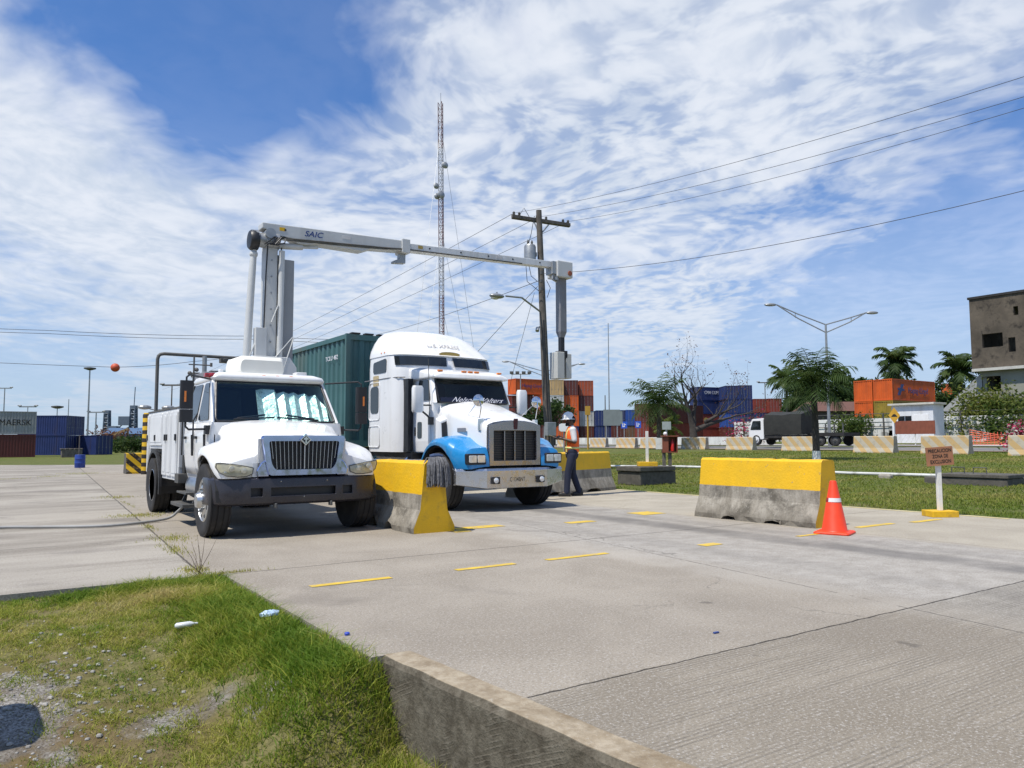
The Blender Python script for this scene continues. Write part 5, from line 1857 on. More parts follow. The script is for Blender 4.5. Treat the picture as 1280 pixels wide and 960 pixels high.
# fire point: red-brown box on two posts
fx, fy, fz = on(834, 588, 28.5)
fp = thing('fire_point', 'rusty red fire extinguisher box on two dark posts in the lawn', 'fire box', (fx, fy, fz), R(-34.3))
for sx in (-1, 1):
    q = MB()
    q.box(sx * .11 - .055, sx * .11 + .055, -.06, .06, -.05, .72)
    q.build('post', M['wood'], fp)
q = MB()
for (a, b, c, d, e, f) in ((-.18, .38, .10, .13, .65, 1.27), (-.18, .38, -.14, .10, .65, .68), (-.21, .41, -.20, .13, 1.24, 1.28), (-.18, -.15, -.14, .10, .68, 1.24), (.35, .38, -.14, .10, .68, 1.24), (-.15, .04, -.14, -.12, .68, 1.24)):
    q.box(a, b, c, d, e, f)
q.build('cabinet', M['sign_red'], fp, bevel=.006)
q = MB()
q.lathe([(.001, .70), (.065, .71), (.065, 1.02), (.03, 1.08), (.02, 1.14), (.001, 1.14)], (.20, -.05, 0), 'z', 14)
q.build('extinguisher', mat('extinguisher_red', (.50, .02, .012), .35), fp, smooth=50)
q = MB()
q.box(-.42, -.185, -.08, -.05, .78, 1.20)
q.build('notice_board', M['white_post'], fp)
q = MB()
q.ball((-.05, 0, 1.35), .075, 12, 8)
q.cyl((-.05, 0, 1.27), (-.05, 0, 1.30), .03)
q.build('lamp', M['white'], fp, smooth=60)

# foreground wall along the slab edge
def old_wall_mat():
    m = bpy.data.materials.new('old_formed_concrete')
    m.use_nodes = True
    t = NT(m.node_tree)
    co = t.node('ShaderNodeTexCoord').outputs['Object']
    x, y, z = t.sep(co)[:3]
    n1, n2, n3 = t.noise(co, 2.6, 6, .65, .6), t.noise(co, 14, 6, .65), t.noise(co, 60, 3, .6)
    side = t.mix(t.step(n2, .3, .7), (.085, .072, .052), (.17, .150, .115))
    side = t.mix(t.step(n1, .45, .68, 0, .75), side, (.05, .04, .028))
    # slanting scrape marks showing the aggregate
    sl_ = t.math('SINE', t.math('ADD', t.math('MULTIPLY', t.math('ADD', z, t.math('MULTIPLY', y, .45)), 2 * math.pi / .026), t.math('MULTIPLY', n2, 6)))
    scr = t.math('MULTIPLY', t.step(sl_, .35, .9), t.step(t.noise(co, 3.2, 2), .53, .62))
    side = t.mix(t.math('MULTIPLY', scr, .10), side, (.38, .34, .28))
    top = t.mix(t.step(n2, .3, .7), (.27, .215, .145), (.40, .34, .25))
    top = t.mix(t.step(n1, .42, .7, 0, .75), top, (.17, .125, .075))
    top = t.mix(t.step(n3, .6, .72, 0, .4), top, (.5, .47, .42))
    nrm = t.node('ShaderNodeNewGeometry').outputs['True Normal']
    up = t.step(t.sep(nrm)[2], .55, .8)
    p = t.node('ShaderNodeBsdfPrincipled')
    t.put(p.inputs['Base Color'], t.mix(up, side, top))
    p.inputs['Roughness'].default_value = .93
    p.inputs['Specular IOR Level'].default_value = .25
    t.put(p.inputs['Normal'], t.bump(t.math('ADD', t.math('MULTIPLY', n2, 1.0), t.math('ADD', t.math('MULTIPLY', n3, .5), t.math('MULTIPLY', scr, .10))), .8, .012))
    t.out(p.outputs[0])
    return m


wl = MB()
dense = []
for (x0, y0), (x1, y1) in zip(WALL, WALL[1:]):
    k = max(2, int((y0 - y1) / .10))
    dense += [(lerp(x0, x1, i / k), lerp(y0, y1, i / k)) for i in range(k)]
dense.append(WALL[-1])
rings = []
for i, (x, y) in enumerate(dense):
    j = [rnd.uniform(-.006, .006) for _ in range(6)]
    gap = .012 if abs(y - 2.42) < .05 else 0
    rings.append([(x + .02 + j[0] + gap, y, -1.0), (x + j[1] + gap, y, -.30), (x + j[2] * .7 + gap, y, -.03 + j[3] * .5), (x + .014 + j[5] * .5 + gap, y, .006 + j[4] * .4 - gap), (x + .174, y, .006 + j[5] * .3), (x + .174, y, -1.0)])
wl.loft(rings)
tag(wl.build('retaining_wall', old_wall_mat(), None, bevel=.004), 'low rough concrete retaining wall along the edge of the slab in the foreground', 'wall')

# hose on the ground up to the truck
hs = MB()
hp_ = [(-8.0, 12.3, .028), (-3.0, 12.6, .028), (-.6, 12.55, .028), (.17, 12.78, .028), (.6, 12.55, .028), (1.2, 12.22, .028), (1.6, 12.2, .028), (2.1, 12.5, .03), (2.32, 12.62, .06), (2.42, 12.55, .16), (2.50, 12.42, .27)]
sm_ = []
for i in range(len(hp_) - 1):
    a, b, c, d = [Vector(hp_[max(0, min(len(hp_) - 1, i + k))]) for k in (-1, 0, 1, 2)]
    for k in range(6):
        t_ = k / 6
        sm_.append(.5 * ((2 * b) + (c - a) * t_ + (2 * a - 5 * b + 4 * c - d) * t_ ** 2 + (3 * b - a - 3 * c + d) * t_ ** 3))
sm_.append(Vector(hp_[-1]))
hs.tube(sm_, .020, 10)
tag(hs.build('hose', mat('grey_hose_rubber', (.30, .30, .29), .6, dirt=(.18, .16, .13), ds=8), None, smooth=50), 'thick grey hose lying across the apron up to the utility truck step', 'hose')

# litter on the verge
x, y = 1.20, 5.85
q = MB()
q.tube([(x - .10, y + .03, 0), (x - .085, y + .025, 0), (x + .03, y - .01, .01), (x + .07, y - .02, .012), (x + .10, y - .03, .012)], [.016, .028, .028, .012, .011], 12)
q.v = [(x + (a - x) * .72, y + (b - y) * .72, c * .72) for a, b, c in q.v]
o = q.build('plastic_bottle', mat('crushed_clear_plastic', (.62, .64, .64), .2, spec=.7), None, smooth=40)
o.location.z = float(ground_h(x, y)) + .035
tag(o, 'crushed clear plastic bottle lying in the grass of the verge', 'bottle')
x, y = 1.66, 5.45
q = MB()
q.loft([[(x + .062 * math.cos(a) * k * rnd.uniform(.7, 1.3), y + .035 * math.sin(a) * k * rnd.uniform(.8, 1.2), zz_ + rnd.uniform(-.008, .008)) for a in [2 * math.pi * i / 12 for i in range(12)]] for zz_, k in ((0, 1.0), (.02, .9), (.035, .4))])
o = q.build('wrapper', mat('pale_blue_film', (.45, .58, .72), .3, var=.4, vs=20), None)
o.location.z = float(ground_h(x, y)) + .045
tag(o, 'crumpled pale blue plastic wrapper in the tall grass', 'litter')
q = MB()
q.lathe([(.016, 0), (.017, .012), (.013, .016), (.001, .016)], (1.88, 4.58, .002), 'z', 14)
tag(q.build('bottle_cap', mat('blue_cap_plastic', (.02, .06, .45), .4), None), 'small blue bottle cap at the slab corner beside the tall grass', 'bottle cap')
x, y, z = on(895, 787, 5.0)
gx0 = at(895, 787, 4.86)
q = MB()
q.box(gx0.x - .02, gx0.x + .02, gx0.y - .008, gx0.y + .008, .002, .010)
tag(q.build('wrapper', mat('dark_blue_scrap', (.03, .06, .22), .5), None), 'tiny dark blue scrap lying on the open slab', 'litter')
# made-up post, unseen left of the frame, added to shadow the verge corner
q = MB()
q.loft([[(p[0], p[1], z) for p in rpoly([(-.17 * k, -.24 * k), (.17 * k, -.24 * k), (.17 * k, .24 * k), (-.17 * k, .24 * k)], .06)] for z, k in ((-.3, 1), (1.25, .95), (1.42, .72), (1.5, .4))])
o = q.build('shadow_post', M['concrete'], None, smooth=50)
o.location = (-.50, 4.92, -.38)
tag(o, 'unseen post added left of the frame to cast a shadow on the verge corner', 'post')
# dry stems standing at the corner of the verge
sb_ = thing('dry_weed', 'bare dry weed stems at the corner of verge and apron', 'weed', (1.62, 7.36, 0))
q = MB()
for k in range(10):
    a, l_ = rnd.uniform(-1.3, 1.3), rnd.uniform(.15, .42)
    tip = Vector((math.sin(a) * l_ * .8 - .05, rnd.uniform(-.05, .10), l_ * math.cos(a) * .9 + .03))
    q.tube([(rnd.uniform(-.05, .05), 0, -.02), tip * .5 + Vector((0, 0, .02)), tip], [.0028, .002, .001], 4)
q.build('stem', mat('dry_stem', (.12, .085, .05), .9), sb_)


# ---------------------------------------------------------------- worker
def cap(mb, p0, p1, r0, r1=None, n=12):
    r1 = r0 if r1 is None else r1
    p0, p1 = Vector(p0), Vector(p1)
    d = (p1 - p0).normalized()
    pts, rs = [], []
    for k in range(5):
        a = math.pi / 2 * (1 - k / 4)
        pts.append(p0 - d * r0 * math.sin(a)); rs.append(max(r0 * math.cos(a), r0 * .05))
    for k in range(5):
        a = math.pi / 2 * k / 4
        pts.append(p1 + d * r1 * math.sin(a)); rs.append(max(r1 * math.cos(a), r1 * .05))
    mb.tube(pts, rs, n)


def fuse(o, vox, smooth=4):
    md = o.modifiers.new('fuse', 'REMESH')
    md.mode, md.voxel_size, md.use_smooth_shade = 'VOXEL', vox, True
    if smooth:
        md = o.modifiers.new('relax', 'SMOOTH')
        md.factor, md.iterations = .5, smooth
    return o


PW = thing('person', 'worker in white helmet, orange safety vest and navy trousers standing beside the tractor reading papers', 'person', (10.50, 13.08, 0), R(-124.3))
J = dict(pel=(0, 0, .95), chest=(0, -.01, 1.30), neck=(0, .0, 1.50), head=(0, -.03, 1.615),
         shL=(.19, .01, 1.43), shR=(-.19, .01, 1.43), elL=(.25, .04, 1.17), elR=(-.25, .03, 1.17), wrL=(.10, -.21, 1.24), wrR=(-.11, -.20, 1.25),
         hipL=(.09, 0, .90), hipR=(-.09, 0, .90), knL=(.11, -.10, .50), knR=(-.11, .02, .49), anL=(.12, -.13, .09), anR=(-.12, .16, .09))
J = {k: Vector(v_) for k, v_ in J.items()}
b = MB()
b.ball((0, -.025, 1.64), .1, 18, 12, (.80, 1.0, 1.12))                 # skull
b.ball((0, -.055, 1.575), .07, 14, 10, (.86, .95, .95))                # jaw
cap(b, (0, -.118, 1.635), (0, -.138, 1.602), .010, .016)               # nose
cap(b, (-.018, -.122, 1.570), (.018, -.122, 1.570), .010)              # mouth
for sx in (-1, 1):
    b.ball((sx * .082, -.01, 1.61), .03, 10, 8, (.35, .75, 1.1))       # ear
    b.ball((sx * .032, -.105, 1.650), .018, 10, 8, (1.2, .7, .6))      # brow and eye
cap(b, (0, .005, 1.42), (0, -.015, 1.57), .058, .052)
cap(b, (0, 0, .98), (0, -.005, 1.20), .135, .13)
cap(b, (0, -.005, 1.20), (0, 0, 1.36), .135, .115)
cap(b, J['shL'], J['shR'], .065)
for s_ in 'LR':
    cap(b, J['sh' + s_], J['el' + s_], .055, .042)
    cap(b, J['el' + s_], J['wr' + s_], .042, .028)
    sx = 1 if s_ == 'L' else -1
    w_ = J['wr' + s_]
    cap(b, w_, w_ + Vector((-sx * .035, -.075, .012)), .028, .034)     # palm
    for k in range(4):
        a = w_ + Vector((-sx * .045 + sx * .0, -.098, -.022 + .0185 * k + .012))
        ln = (.052, .062, .066, .056)[k]
        m1 = a + Vector((-sx * ln * .5, -ln * .62, -.004))
        m2 = m1 + Vector((-sx * ln * .62, ln * .02, -.010))
        cap(b, a, m1, .0105, .0095, 8)
        cap(b, m1, m2, .0095, .008, 8)
    cap(b, w_ + Vector((-sx * .02, -.03, .03)), w_ + Vector((-sx * .045, -.075, .062)), .012, .009, 8)   # thumb
    cap(b, J['hip' + s_], J['kn' + s_], .08, .055)
    cap(b, J['kn' + s_], J['an' + s_], .052, .036)
    cap(b, J['an' + s_], J['an' + s_] + Vector((0, -.12, -.04)), .036, .03)
fuse(b.build('body', M['skin'], PW), .0075)
h_ = MB()
h_.ball((0, -.012, 1.655), .104, 18, 12, (.82, 1.0, 1.0))
for k in range(14):
    a = math.pi * (.12 + .76 * k / 13)
    h_.ball((.070 * math.cos(a), -.055 - .062 * math.sin(a), 1.556 - .012 * math.sin(a)), .026, 8, 6, (1, 1, 1.3))
fuse(h_.build('hair', mat('black_hair', (.008, .007, .007), .8), PW), .009, 3)
for sx in (-1, 1):
    e = MB()
    e.ball((sx * .032, -.116, 1.640), .0095, 10, 8)
    e.build('eye', M['ink_white'], PW)
q = MB()
q.lathe([(.112, 1.665), (.150, 1.660), (.150, 1.668), (.118, 1.682), (.116, 1.70), (.110, 1.745), (.088, 1.79), (.05, 1.812), (.001, 1.818)], (0, 0, 0), 'z', 26)
q.v = [(x * .88, y * 1.06 - .02, z) for x, y, z in q.v]
q.loft([[(.10 * math.cos(a) * k, -.075 - .115 * math.sin(a) * k, z) for a in [math.pi * i / 12 for i in range(13)]] for z, k in ((1.658, 1.0), (1.668, .98), (1.678, .6))])
q.tube([(0, -.13, 1.74), (0, -.09, 1.795), (0, -.02, 1.825), (0, .06, 1.80), (0, .10, 1.74)], .014, 6)
hm = q.build('helmet', M['hat'], PW, smooth=50)
hm.rotation_euler = (R(2), 0, 0)
q = MB()
cap(q, (0, .0, .93), (0, -.0, 1.22), .148, .142, 16)
cap(q, (0, -.0, 1.22), (0, .0, 1.36), .142, .125, 16)
cap(q, J['shL'], J['shR'], .074, .074, 14)
cap(q, (0, .008, 1.44), (0, -.004, 1.492), .075, .064)
for s_ in 'LR':
    cap(q, J['sh' + s_], lerp(J['sh' + s_], J['el' + s_], .82), .072, .062)
fuse(q.build('shirt', M['shirt'], PW), .010, 3)
q = MB()
zs = [(.955, .178, .155), (1.05, .174, .158), (1.2, .178, .160), (1.32, .185, .152), (1.40, .175, .135), (1.465, .13, .105), (1.50, .10, .085)]
ring = lambda z, a_, b_: [(a_ * math.cos(2 * math.pi * k / 28), b_ * math.sin(2 * math.pi * k / 28) + .0, z) for k in range(28)]
q.loft([ring(*z) for z in zs], True, False)
vest = q.build('vest', M['vest'], PW, smooth=50, solid=.008)
q = MB()
q.loft([ring(z, a_, b_) for z, a_, b_ in ((1.02, .1785, .1615), (1.065, .177, .1625))], True, False)
q.build('reflective_band', M['vest_band'], vest, smooth=50, solid=-.004)
for sx in (-1, 1):
    q = MB()
    pts = []
    for (z, a_, b_) in zs:
        pts.append((sx * .085, -math.sqrt(max(0, 1 - (.085 / (a_ + .006)) ** 2)) * (b_ + .006), z))
    pts2 = [(sx * .125 if abs(x) < a_[1] else x, -math.sqrt(max(.04, 1 - min(.95, (.125 / (a_[1] + .006))) ** 2)) * (a_[2] + .006), z) for (x, y, z), a_ in zip(pts, zs)]
    q.loft([pts[:6], pts2[:6]], closed=False)
    q.build('reflective_stripe', M['vest_band'], vest, solid=.004)
q = MB()
cap(q, (-.05, 0, .97), (.05, 0, .97), .135, .135, 16)
cap(q, (0, 0, .90), (0, 0, .99), .145, .14, 16)
for s_ in 'LR':
    cap(q, J['hip' + s_], J['kn' + s_], .100, .075, 14)
    cap(q, J['kn' + s_], J['an' + s_] + Vector((0, 0, .0)), .075, .066, 14)
fuse(q.build('trousers', M['jeans'], PW), .010, 3)
for s_ in 'LR':
    q = MB()
    a = J['an' + s_]
    cap(q, a + Vector((0, .02, .04)), a + Vector((0, .02, -.02)), .055)
    q.loft([[(a.x + p[0], a.y + p[1], z) for p in rpoly([(-.05 * k, .085), (.05 * k, .085), (.055 * k, -.12), (.035 * k, -.185 * k), (-.035 * k, -.185 * k), (-.055 * k, -.12)], .03)] for z, k in ((.002, 1), (.055, 1), (.085, .8))])
    fuse(q.build('boot', M['boot'], PW), .009, 3)
pb_ = MB()
c = lerp(J['wrL'], J['wrR'], .5) + Vector((0, -.14, .02))
pb_.slab([c + Vector(v_) for v_ in ((-.10, .06, -.02), (.10, .06, -.02), (.10, -.14, .06), (-.10, -.14, .06))], .004)
tag(pb_.build('paper_sheet', mat('white_paper', (.75, .75, .74), .8), None), 'white papers held in both hands by the worker in the orange vest', 'papers')
pb_o = bpy.data.objects['paper_sheet']
pb_o.matrix_world = Matrix.Translation(PW.location) @ Matrix.Rotation(R(-124.3), 4, 'Z')


# ---------------------------------------------------------------- striped barriers along the far side of the lawn
def striped_mat(name, a, b, angle_sign, period=.62):
    m = bpy.data.materials.new(name)
    m.use_nodes = True
    t = NT(m.node_tree)
    co = t.node('ShaderNodeTexCoord').outputs['Object']
    x, y, z = t.sep(co)[:3]
    s_ = t.math('SINE', t.math('MULTIPLY', t.math('ADD', y, t.math('MULTIPLY', z, angle_sign)), 2 * math.pi / period))
    n1, n2 = t.noise(co, 5, 5, .65), t.noise(co, 14, 5, .6)
    f = t.math('MULTIPLY', t.step(s_, -.12, .12), t.step(n2, .22, .45))
    c = t.mix(f, a, b)
    c = t.mix(t.step(n1, .5, .75, 0, .55), c, (.26, .23, .19))
    p = t.node('ShaderNodeBsdfPrincipled')
    t.put(p.inputs['Base Color'], c)
    p.inputs['Roughness'].default_value = .85
    t.put(p.inputs['Normal'], t.bump(n2, .3, .01))
    t.out(p.outputs[0])
    return m


M['striped'] = striped_mat('faded_diagonal_stripes', (.46, .41, .32), (.50, .34, .15), -1.0, .70)
sb0 = barrier_mesh(2.3, .27, .20, .15, .90, [], None, None, .28, .006, 3)
proto = None
BAR = ((1182, 37.2, 'at the foot of the white guard booth'), (1093, 40.8, 'in front of the white wall left of the guard booth'), (998, 47.6, 'in front of the truck with the dark tarpaulin'),
       (926, 53.0, 'below the pink flowering bush'), (869, 57.6, 'at the foot of the bare tree'), (815, 62.5, 'behind the red fire extinguisher box'),
       (784, 66.5, 'behind the bare white marker post'), (749, 74.5, 'under the grey road sign backs'), (708, 80, 'behind the worker in the orange vest'), (1300, 33.0, 'beside the red and white flowers at the right edge'))
for px, d, where in BAR:
    x, y, z = on(px, 0, d)
    if proto is None:
        o = proto = sb0.build('striped_barrier', [M['striped'], M['concrete']], None, bevel=.01)
    else:
        o = proto.copy()
        COL.objects.link(o)
    o.location, o.rotation_euler = (x, y - 1.15, z - .01), (0, 0, R(rnd.uniform(-4, 4)))
    tag(o, 'faded striped concrete barrier ' + where, 'barrier', 'striped barriers along the far lawn edge')

# ---------------------------------------------------------------- utility pole, lamps, masts, wires
UP = thing('utility_pole', 'tall weathered wooden utility pole with crossarms, transformer can and street lamp', 'utility pole', (16.85, 22.4, .06))
u0 = Vector(UP.location)
def rel(px, py, d):
    return at(px, py, d) - u0
q = MB()
q.tube([rel(690, 592, 28.2), rel(683, 500, 28.1), rel(678, 380, 28.05), rel(673.5, 263, 28)], [.165, .15, .13, .105], 14)
q.build('pole', M['wood'], UP, smooth=50)
a_, b_ = rel(640, 270, 28.0), rel(712, 281, 29.5)
for dz, dy in ((0, -.14), (-.05, .14)):
    q = MB()
    off = Vector((-.56 * dy, -.83 * dy, dz))
    q.obox(a_ + off, b_ + off, .10, .13)
    q.build('crossarm', M['wood'], UP, bevel=.01)
for f in (.35, .66):
    q = MB()
    q.obox(lerp(a_, b_, f), rel(675, 294, 28), .03, .05)
    q.build('arm_brace', M['steel'], UP)
INS = [lerp(a_, b_, f) for f in (.03, .45, .97)]
for f in (.03, .12, .42, .58, .88, .97):
    q = MB()
    c = lerp(a_, b_, f)
    q.lathe([(.001, .04), (.03, .05), (.06, .09), (.03, .11), (.055, .14), (.03, .18), (.001, .19)], c, 'z', 10)
    q.build('insulator', M['dark_steel'], UP)
q = MB()
c = rel(662.5, 325, 27.9)
q.lathe([(.001, 0), (.22, .0), (.22, .50), (.19, .56), (.001, .57)], c, 'z', 20)
q.box(c.x - .04, c.x + .25, c.y - .1, c.y + .1, c.z + .15, c.z + .3)
tf = q.build('transformer', M['steel'], UP, smooth=40)
for dx in (-.09, .09):
    q = MB()
    q.lathe([(.03, .56), (.045, .60), (.03, .63), (.045, .66), (.02, .75)], c + Vector((dx, 0, 0)), 'z', 10)
    q.build('bushing', M['dark_steel'], tf)
q = MB()
q.tube([rel(676, 390, 28), rel(668, 384, 27.7), rel(652, 372, 27.2), rel(632, 370, 26.8)], .035, 8)
q.build('lamp_arm', M['steel'], UP)
q = MB()
c = rel(621, 370, 26.6)
q.ball(c, .30, 16, 10, (1.0, .55, .30))
q.cyl(c + Vector((.0, 0, .07)), c + Vector((0, 0, .14)), .03)
lh = q.build('lamp_head', M['steel'], UP, smooth=60)
q = MB()
q.ball(c + Vector((-.06, .02, -.06)), .17, 14, 8, (1.0, .6, .42))
q.build('lamp_glass', M['lens_clear'], lh, smooth=60)
q = MB()
c = rel(672, 410, 27.8)
q.cyl(c, c + Vector((-.06, -.06, -.12)), .07)
q.cyl(c + Vector((.1, 0, .05)), c, .03)
q.build('camera', M['steel'], UP)
for py in (352, 362, 372):
    q = MB()
    c = rel(677, py - 10, 27.9)
    q.cyl(c + Vector((-.08, -.08, -.06)), c + Vector((-.08, -.08, .06)), .05)
    q.build('spool_insulator', M['dark_steel'], UP)
q = MB()
for pts in ([(660, 326, 27.8), (664, 345, 27.8), (672, 352, 27.8)], [(657, 326, 27.8), (659, 352, 27.8), (674, 364, 27.8)], [(668, 270, 28), (664, 292, 27.8), (661, 304, 27.8)], [(650, 268, 28), (655, 250 + 10, 28), (662, 272, 28)],
            [(684, 372, 27.9), (688, 360, 27.9), (683, 350, 27.9)]):
    q = MB()
    q.tube([rel(*p) for p in pts], .012, 5)
    q.build('jumper_cable', M['black'], UP)
q = MB()
q.tube([rel(679.5, 400, 27.82), rel(684, 500, 27.88), rel(687, 560, 27.9)], .03, 6)
q.build('conduit', M['black'], UP)
mb_ = MB()
c = rel(688, 545, 27.8)
mb_.box(c.x - .2, c.x + .2, c.y - .1, c.y + .1, c.z, c.z + .5)
mb_.build('meter_box', M['steel'], UP, bevel=.02)


M['wire_far'] = mat('far_wire', (.06, .06, .065), .7)


def wire(label, pts, r=.012, sag=0.0, name='utility_wire', group='overhead wires', m=None):
    pts = [Vector(p) for p in pts]
    out_ = []
    for a, b in zip(pts, pts[1:]):
        for k in range(16):
            t_ = k / 16
            p = lerp(a, b, t_)
            out_.append(p - Vector((0, 0, 4 * sag * t_ * (1 - t_))))
    out_.append(pts[-1])
    q = MB()
    q.tube(out_, r, 5)
    o = q.build(name, m or M['black'], None, smooth=80)
    return tag(o, label, 'wire', group)


ins_w = [u0 + p + Vector((0, 0, .12)) for p in INS]
far_ = [at(203, 487, 100), at(213, 488, 100), at(223, 489, 100)]
ends = [at(1330, 80, 13.0), at(1330, 106, 13.6), at(1330, 120, 14.2)]
nm = ('topmost', 'middle', 'lowest')
for k in range(3):
    wire('thin power wire from crossarm to right frame edge, %s of the upper three' % nm[k], [ins_w[k], ends[k]], .006, .25, m=M['wire_far'])
    wire('thin power wire from crossarm sloping down left behind boom, %s of three' % nm[k], [ins_w[k], far_[k]], .009, .55, m=M['wire_far'])
wire('single lower overhead wire running from the pole to the right frame edge', [u0 + rel(680, 342, 28), at(1330, 226, 15)], .008, .35, m=M['wire_far'])
wire('low service cable from the pole slanting down left behind the tractor roof', [u0 + rel(676, 350, 28), at(430, 425, 75)], .011, .4, m=M['wire_far'])
wire('steep stay cable from the pole down left towards the tractor roof', [u0 + rel(672, 358, 28), at(560, 480, 33)], .010, 0, m=M['wire_far'])
wire('steep drop cable with a dark splice hanging beside the utility pole', [u0 + rel(668, 366, 28), at(640, 470, 30), at(630, 520, 31)], .008, 0, m=M['wire_far'])
wire('long pair of wires across the left sky, upper wire', [at(-260, 395, 60), at(60, 413, 66), at(330, 420, 70), at(470, 424, 74)], .022, .15, m=M['wire_far'])
wire('long pair of wires across the left sky, lower wire', [at(-260, 400, 60), at(60, 417, 66), at(330, 424, 70), at(470, 428, 74)], .022, .15, m=M['wire_far'])
bw = wire('low wire across the left sky that carries the orange marker ball', [at(-260, 440, 60), at(144, 459, 66), at(240, 452, 68), at(330, 440, 70)], .022, .1, m=M['wire_far'])
q = MB()
q.ball(at(144, 459.5, 66), .37, 20, 14)
tag(q.build('marker_ball', mat('faded_orange_ball', (.55, .085, .03), .55, dirt=(.35, .16, .10), ds=3), None, smooth=60), 'round orange aerial marker ball hanging on a wire in the left sky', 'marker ball')

# radio mast with guys
MX = thing('radio_mast', 'very tall red and white lattice radio mast behind the tractor roof', 'mast', on(553.5, 0, 90))
m0 = Vector(MX.location)
hgt = at(551, 128, 90).z - m0.z
lean = (at(551, 128, 90) - m0)
lean = Vector((lean.x, lean.y, 0)) / hgt
q = MB()
for k in range(3):
    a = 2 * math.pi * k / 3 + .3
    p = Vector((.34 * math.cos(a), .34 * math.sin(a), 0))
    q.tube([p, p + lean * hgt + Vector((0, 0, hgt))], .055, 6)
nst = 52
for i in range(nst):
    z0, z1 = hgt * i / nst, hgt * (i + 1) / nst
    for k in range(3):
        a, b = 2 * math.pi * k / 3 + .3, 2 * math.pi * (k + 1) / 3 + .3
        pa, pb2 = Vector((.34 * math.cos(a), .34 * math.sin(a), z0)) + lean * z0, Vector((.34 * math.cos(b), .34 * math.sin(b), z1)) + lean * z1
        q.tube([pa, pb2], .028, 4)
        q.tube([Vector((.34 * math.cos(a), .34 * math.sin(a), z0)) + lean * z0, Vector((.34 * math.cos(b), .34 * math.sin(b), z0)) + lean * z0], .028, 4)
m = bpy.data.materials.new('banded_mast_paint')
m.use_nodes = True
t = NT(m.node_tree)
co = t.node('ShaderNodeTexCoord').outputs['Object']
zz = t.sep(co)[2]
s_ = t.math('SINE', t.math('MULTIPLY', zz, 2 * math.pi / 12.0))
p = t.node('ShaderNodeBsdfPrincipled')
t.put(p.inputs['Base Color'], t.mix(t.step(s_, -.05, .05), (.40, .40, .42), (.20, .12, .12)))
p.inputs['Roughness'].default_value = .5
t.out(p.outputs[0])
q.build('lattice', m, MX)
for (px, py, r_, ax) in ((557, 206, .42, 1), (546, 232, .38, -1), (547, 245, .38, -1), (552, 243, .5, 1)):
    q = MB()
    c = at(px, py, 89.5) - m0
    q.lathe([(.001, -.05), (r_ * .7, .0), (r_, .12), (r_ * .95, .2), (.001, .2)], c, 'y', 16)
    q.build('dish_antenna', M['steel'], MX, smooth=50)
q = MB()
q.tube([lean * hgt + Vector((0, 0, hgt)), lean * (hgt + 1.2) + Vector((0, 0, hgt + 1.2))], .03, 5)
q.build('top_rod', M['steel'], MX)
for (zf, px, d) in ((.93, 505, 80), (.62, 515, 82), (.93, 610, 95), (.62, 605, 92), (.80, 548, 70), (.40, 590, 90)):
    g = Vector(on(px, 0, d))
    q = MB()
    q.tube([lean * hgt * zf + Vector((0, 0, hgt * zf)), g - m0], .020, 4)
    q.build('guy_wire', M['steel'], MX)


def pole_top(px, py, d):
    return at(px, py, d)


def mast(name, label, cat, px, py, d, r=.12, head=None, group=None, m='steel'):
    x, y, z = on(px, 0, d)
    t_ = thing(name, label, cat, (x, y, z), R(-34.3), group)
    h = at(px, py, d).z - z
    q = MB()
    q.tube([(0, 0, 0), (0, 0, h)], [r, r * .6], 8)
    q.build('pole', M[m], t_)
    if head == 'flood':
        q = MB()
        q.tube([(-1.5, 0, h - .1), (1.5, 0, h - .1)], .06, 6)
        q.build('bracket', M['steel'], t_)
        for x_ in (-1.4, -.5, .5, 1.4):
            q = MB()
            q.box(x_ - .3, x_ + .3, -.3, .2, h - .05, h + .35)
            q.build('flood_lamp', M['dark_steel'], t_, bevel=.03)
    elif head == 'tee':
        q = MB()
        q.box(-1.3, 1.3, -.1, .1, h - .15, h + .05)
        q.build('crossarm', M[m], t_)
        for x_ in (-1.3, 1.3):
            q = MB()
            q.ball((x_, 0, h + .12), .28, 8, 6, (1.3, .8, .5))
            q.build('lamp_head', M['steel'], t_)
    elif head == 'crown':
        q = MB()
        q.lathe([(.3, h - .5), (.9, h - .3), (.9, h - .1), (.2, h)], (0, 0, 0), 'z', 12)
        q.build('lamp_ring', M['dark_steel'], t_)
    elif head == 'double':
        for sx, py2, dpx in ((-1, head_l[1], head_l[0]), (1, head_r[1], head_r[0])):
            e = (at(dpx, py2, d) - Vector((x, y, z)))
            e = Matrix.Rotation(R(34.3), 3, 'Z') @ e
            q = MB()
            for dz_ in (0, -.7):
                q.tube([(0, 0, h - .05 + dz_ * .9), e * .5 + Vector((0, 0, (h - .05) * .5 + dz_ * .5 + .05)), e + Vector((-sx * .5, 0, 0))], .05, 6)
            q.tube([e * .55 + Vector((0, 0, (h) * .45 - .35)), e * .55 + Vector((0, 0, h * .45 + .1))], .03, 5)
            q.build('lamp_arm', M['steel'], t_)
            q = MB()
            q.ball(e, .42, 12, 8, (1.2, .5, .30))
            q.build('lamp_head', M['steel'], t_, smooth=60)
    return t_


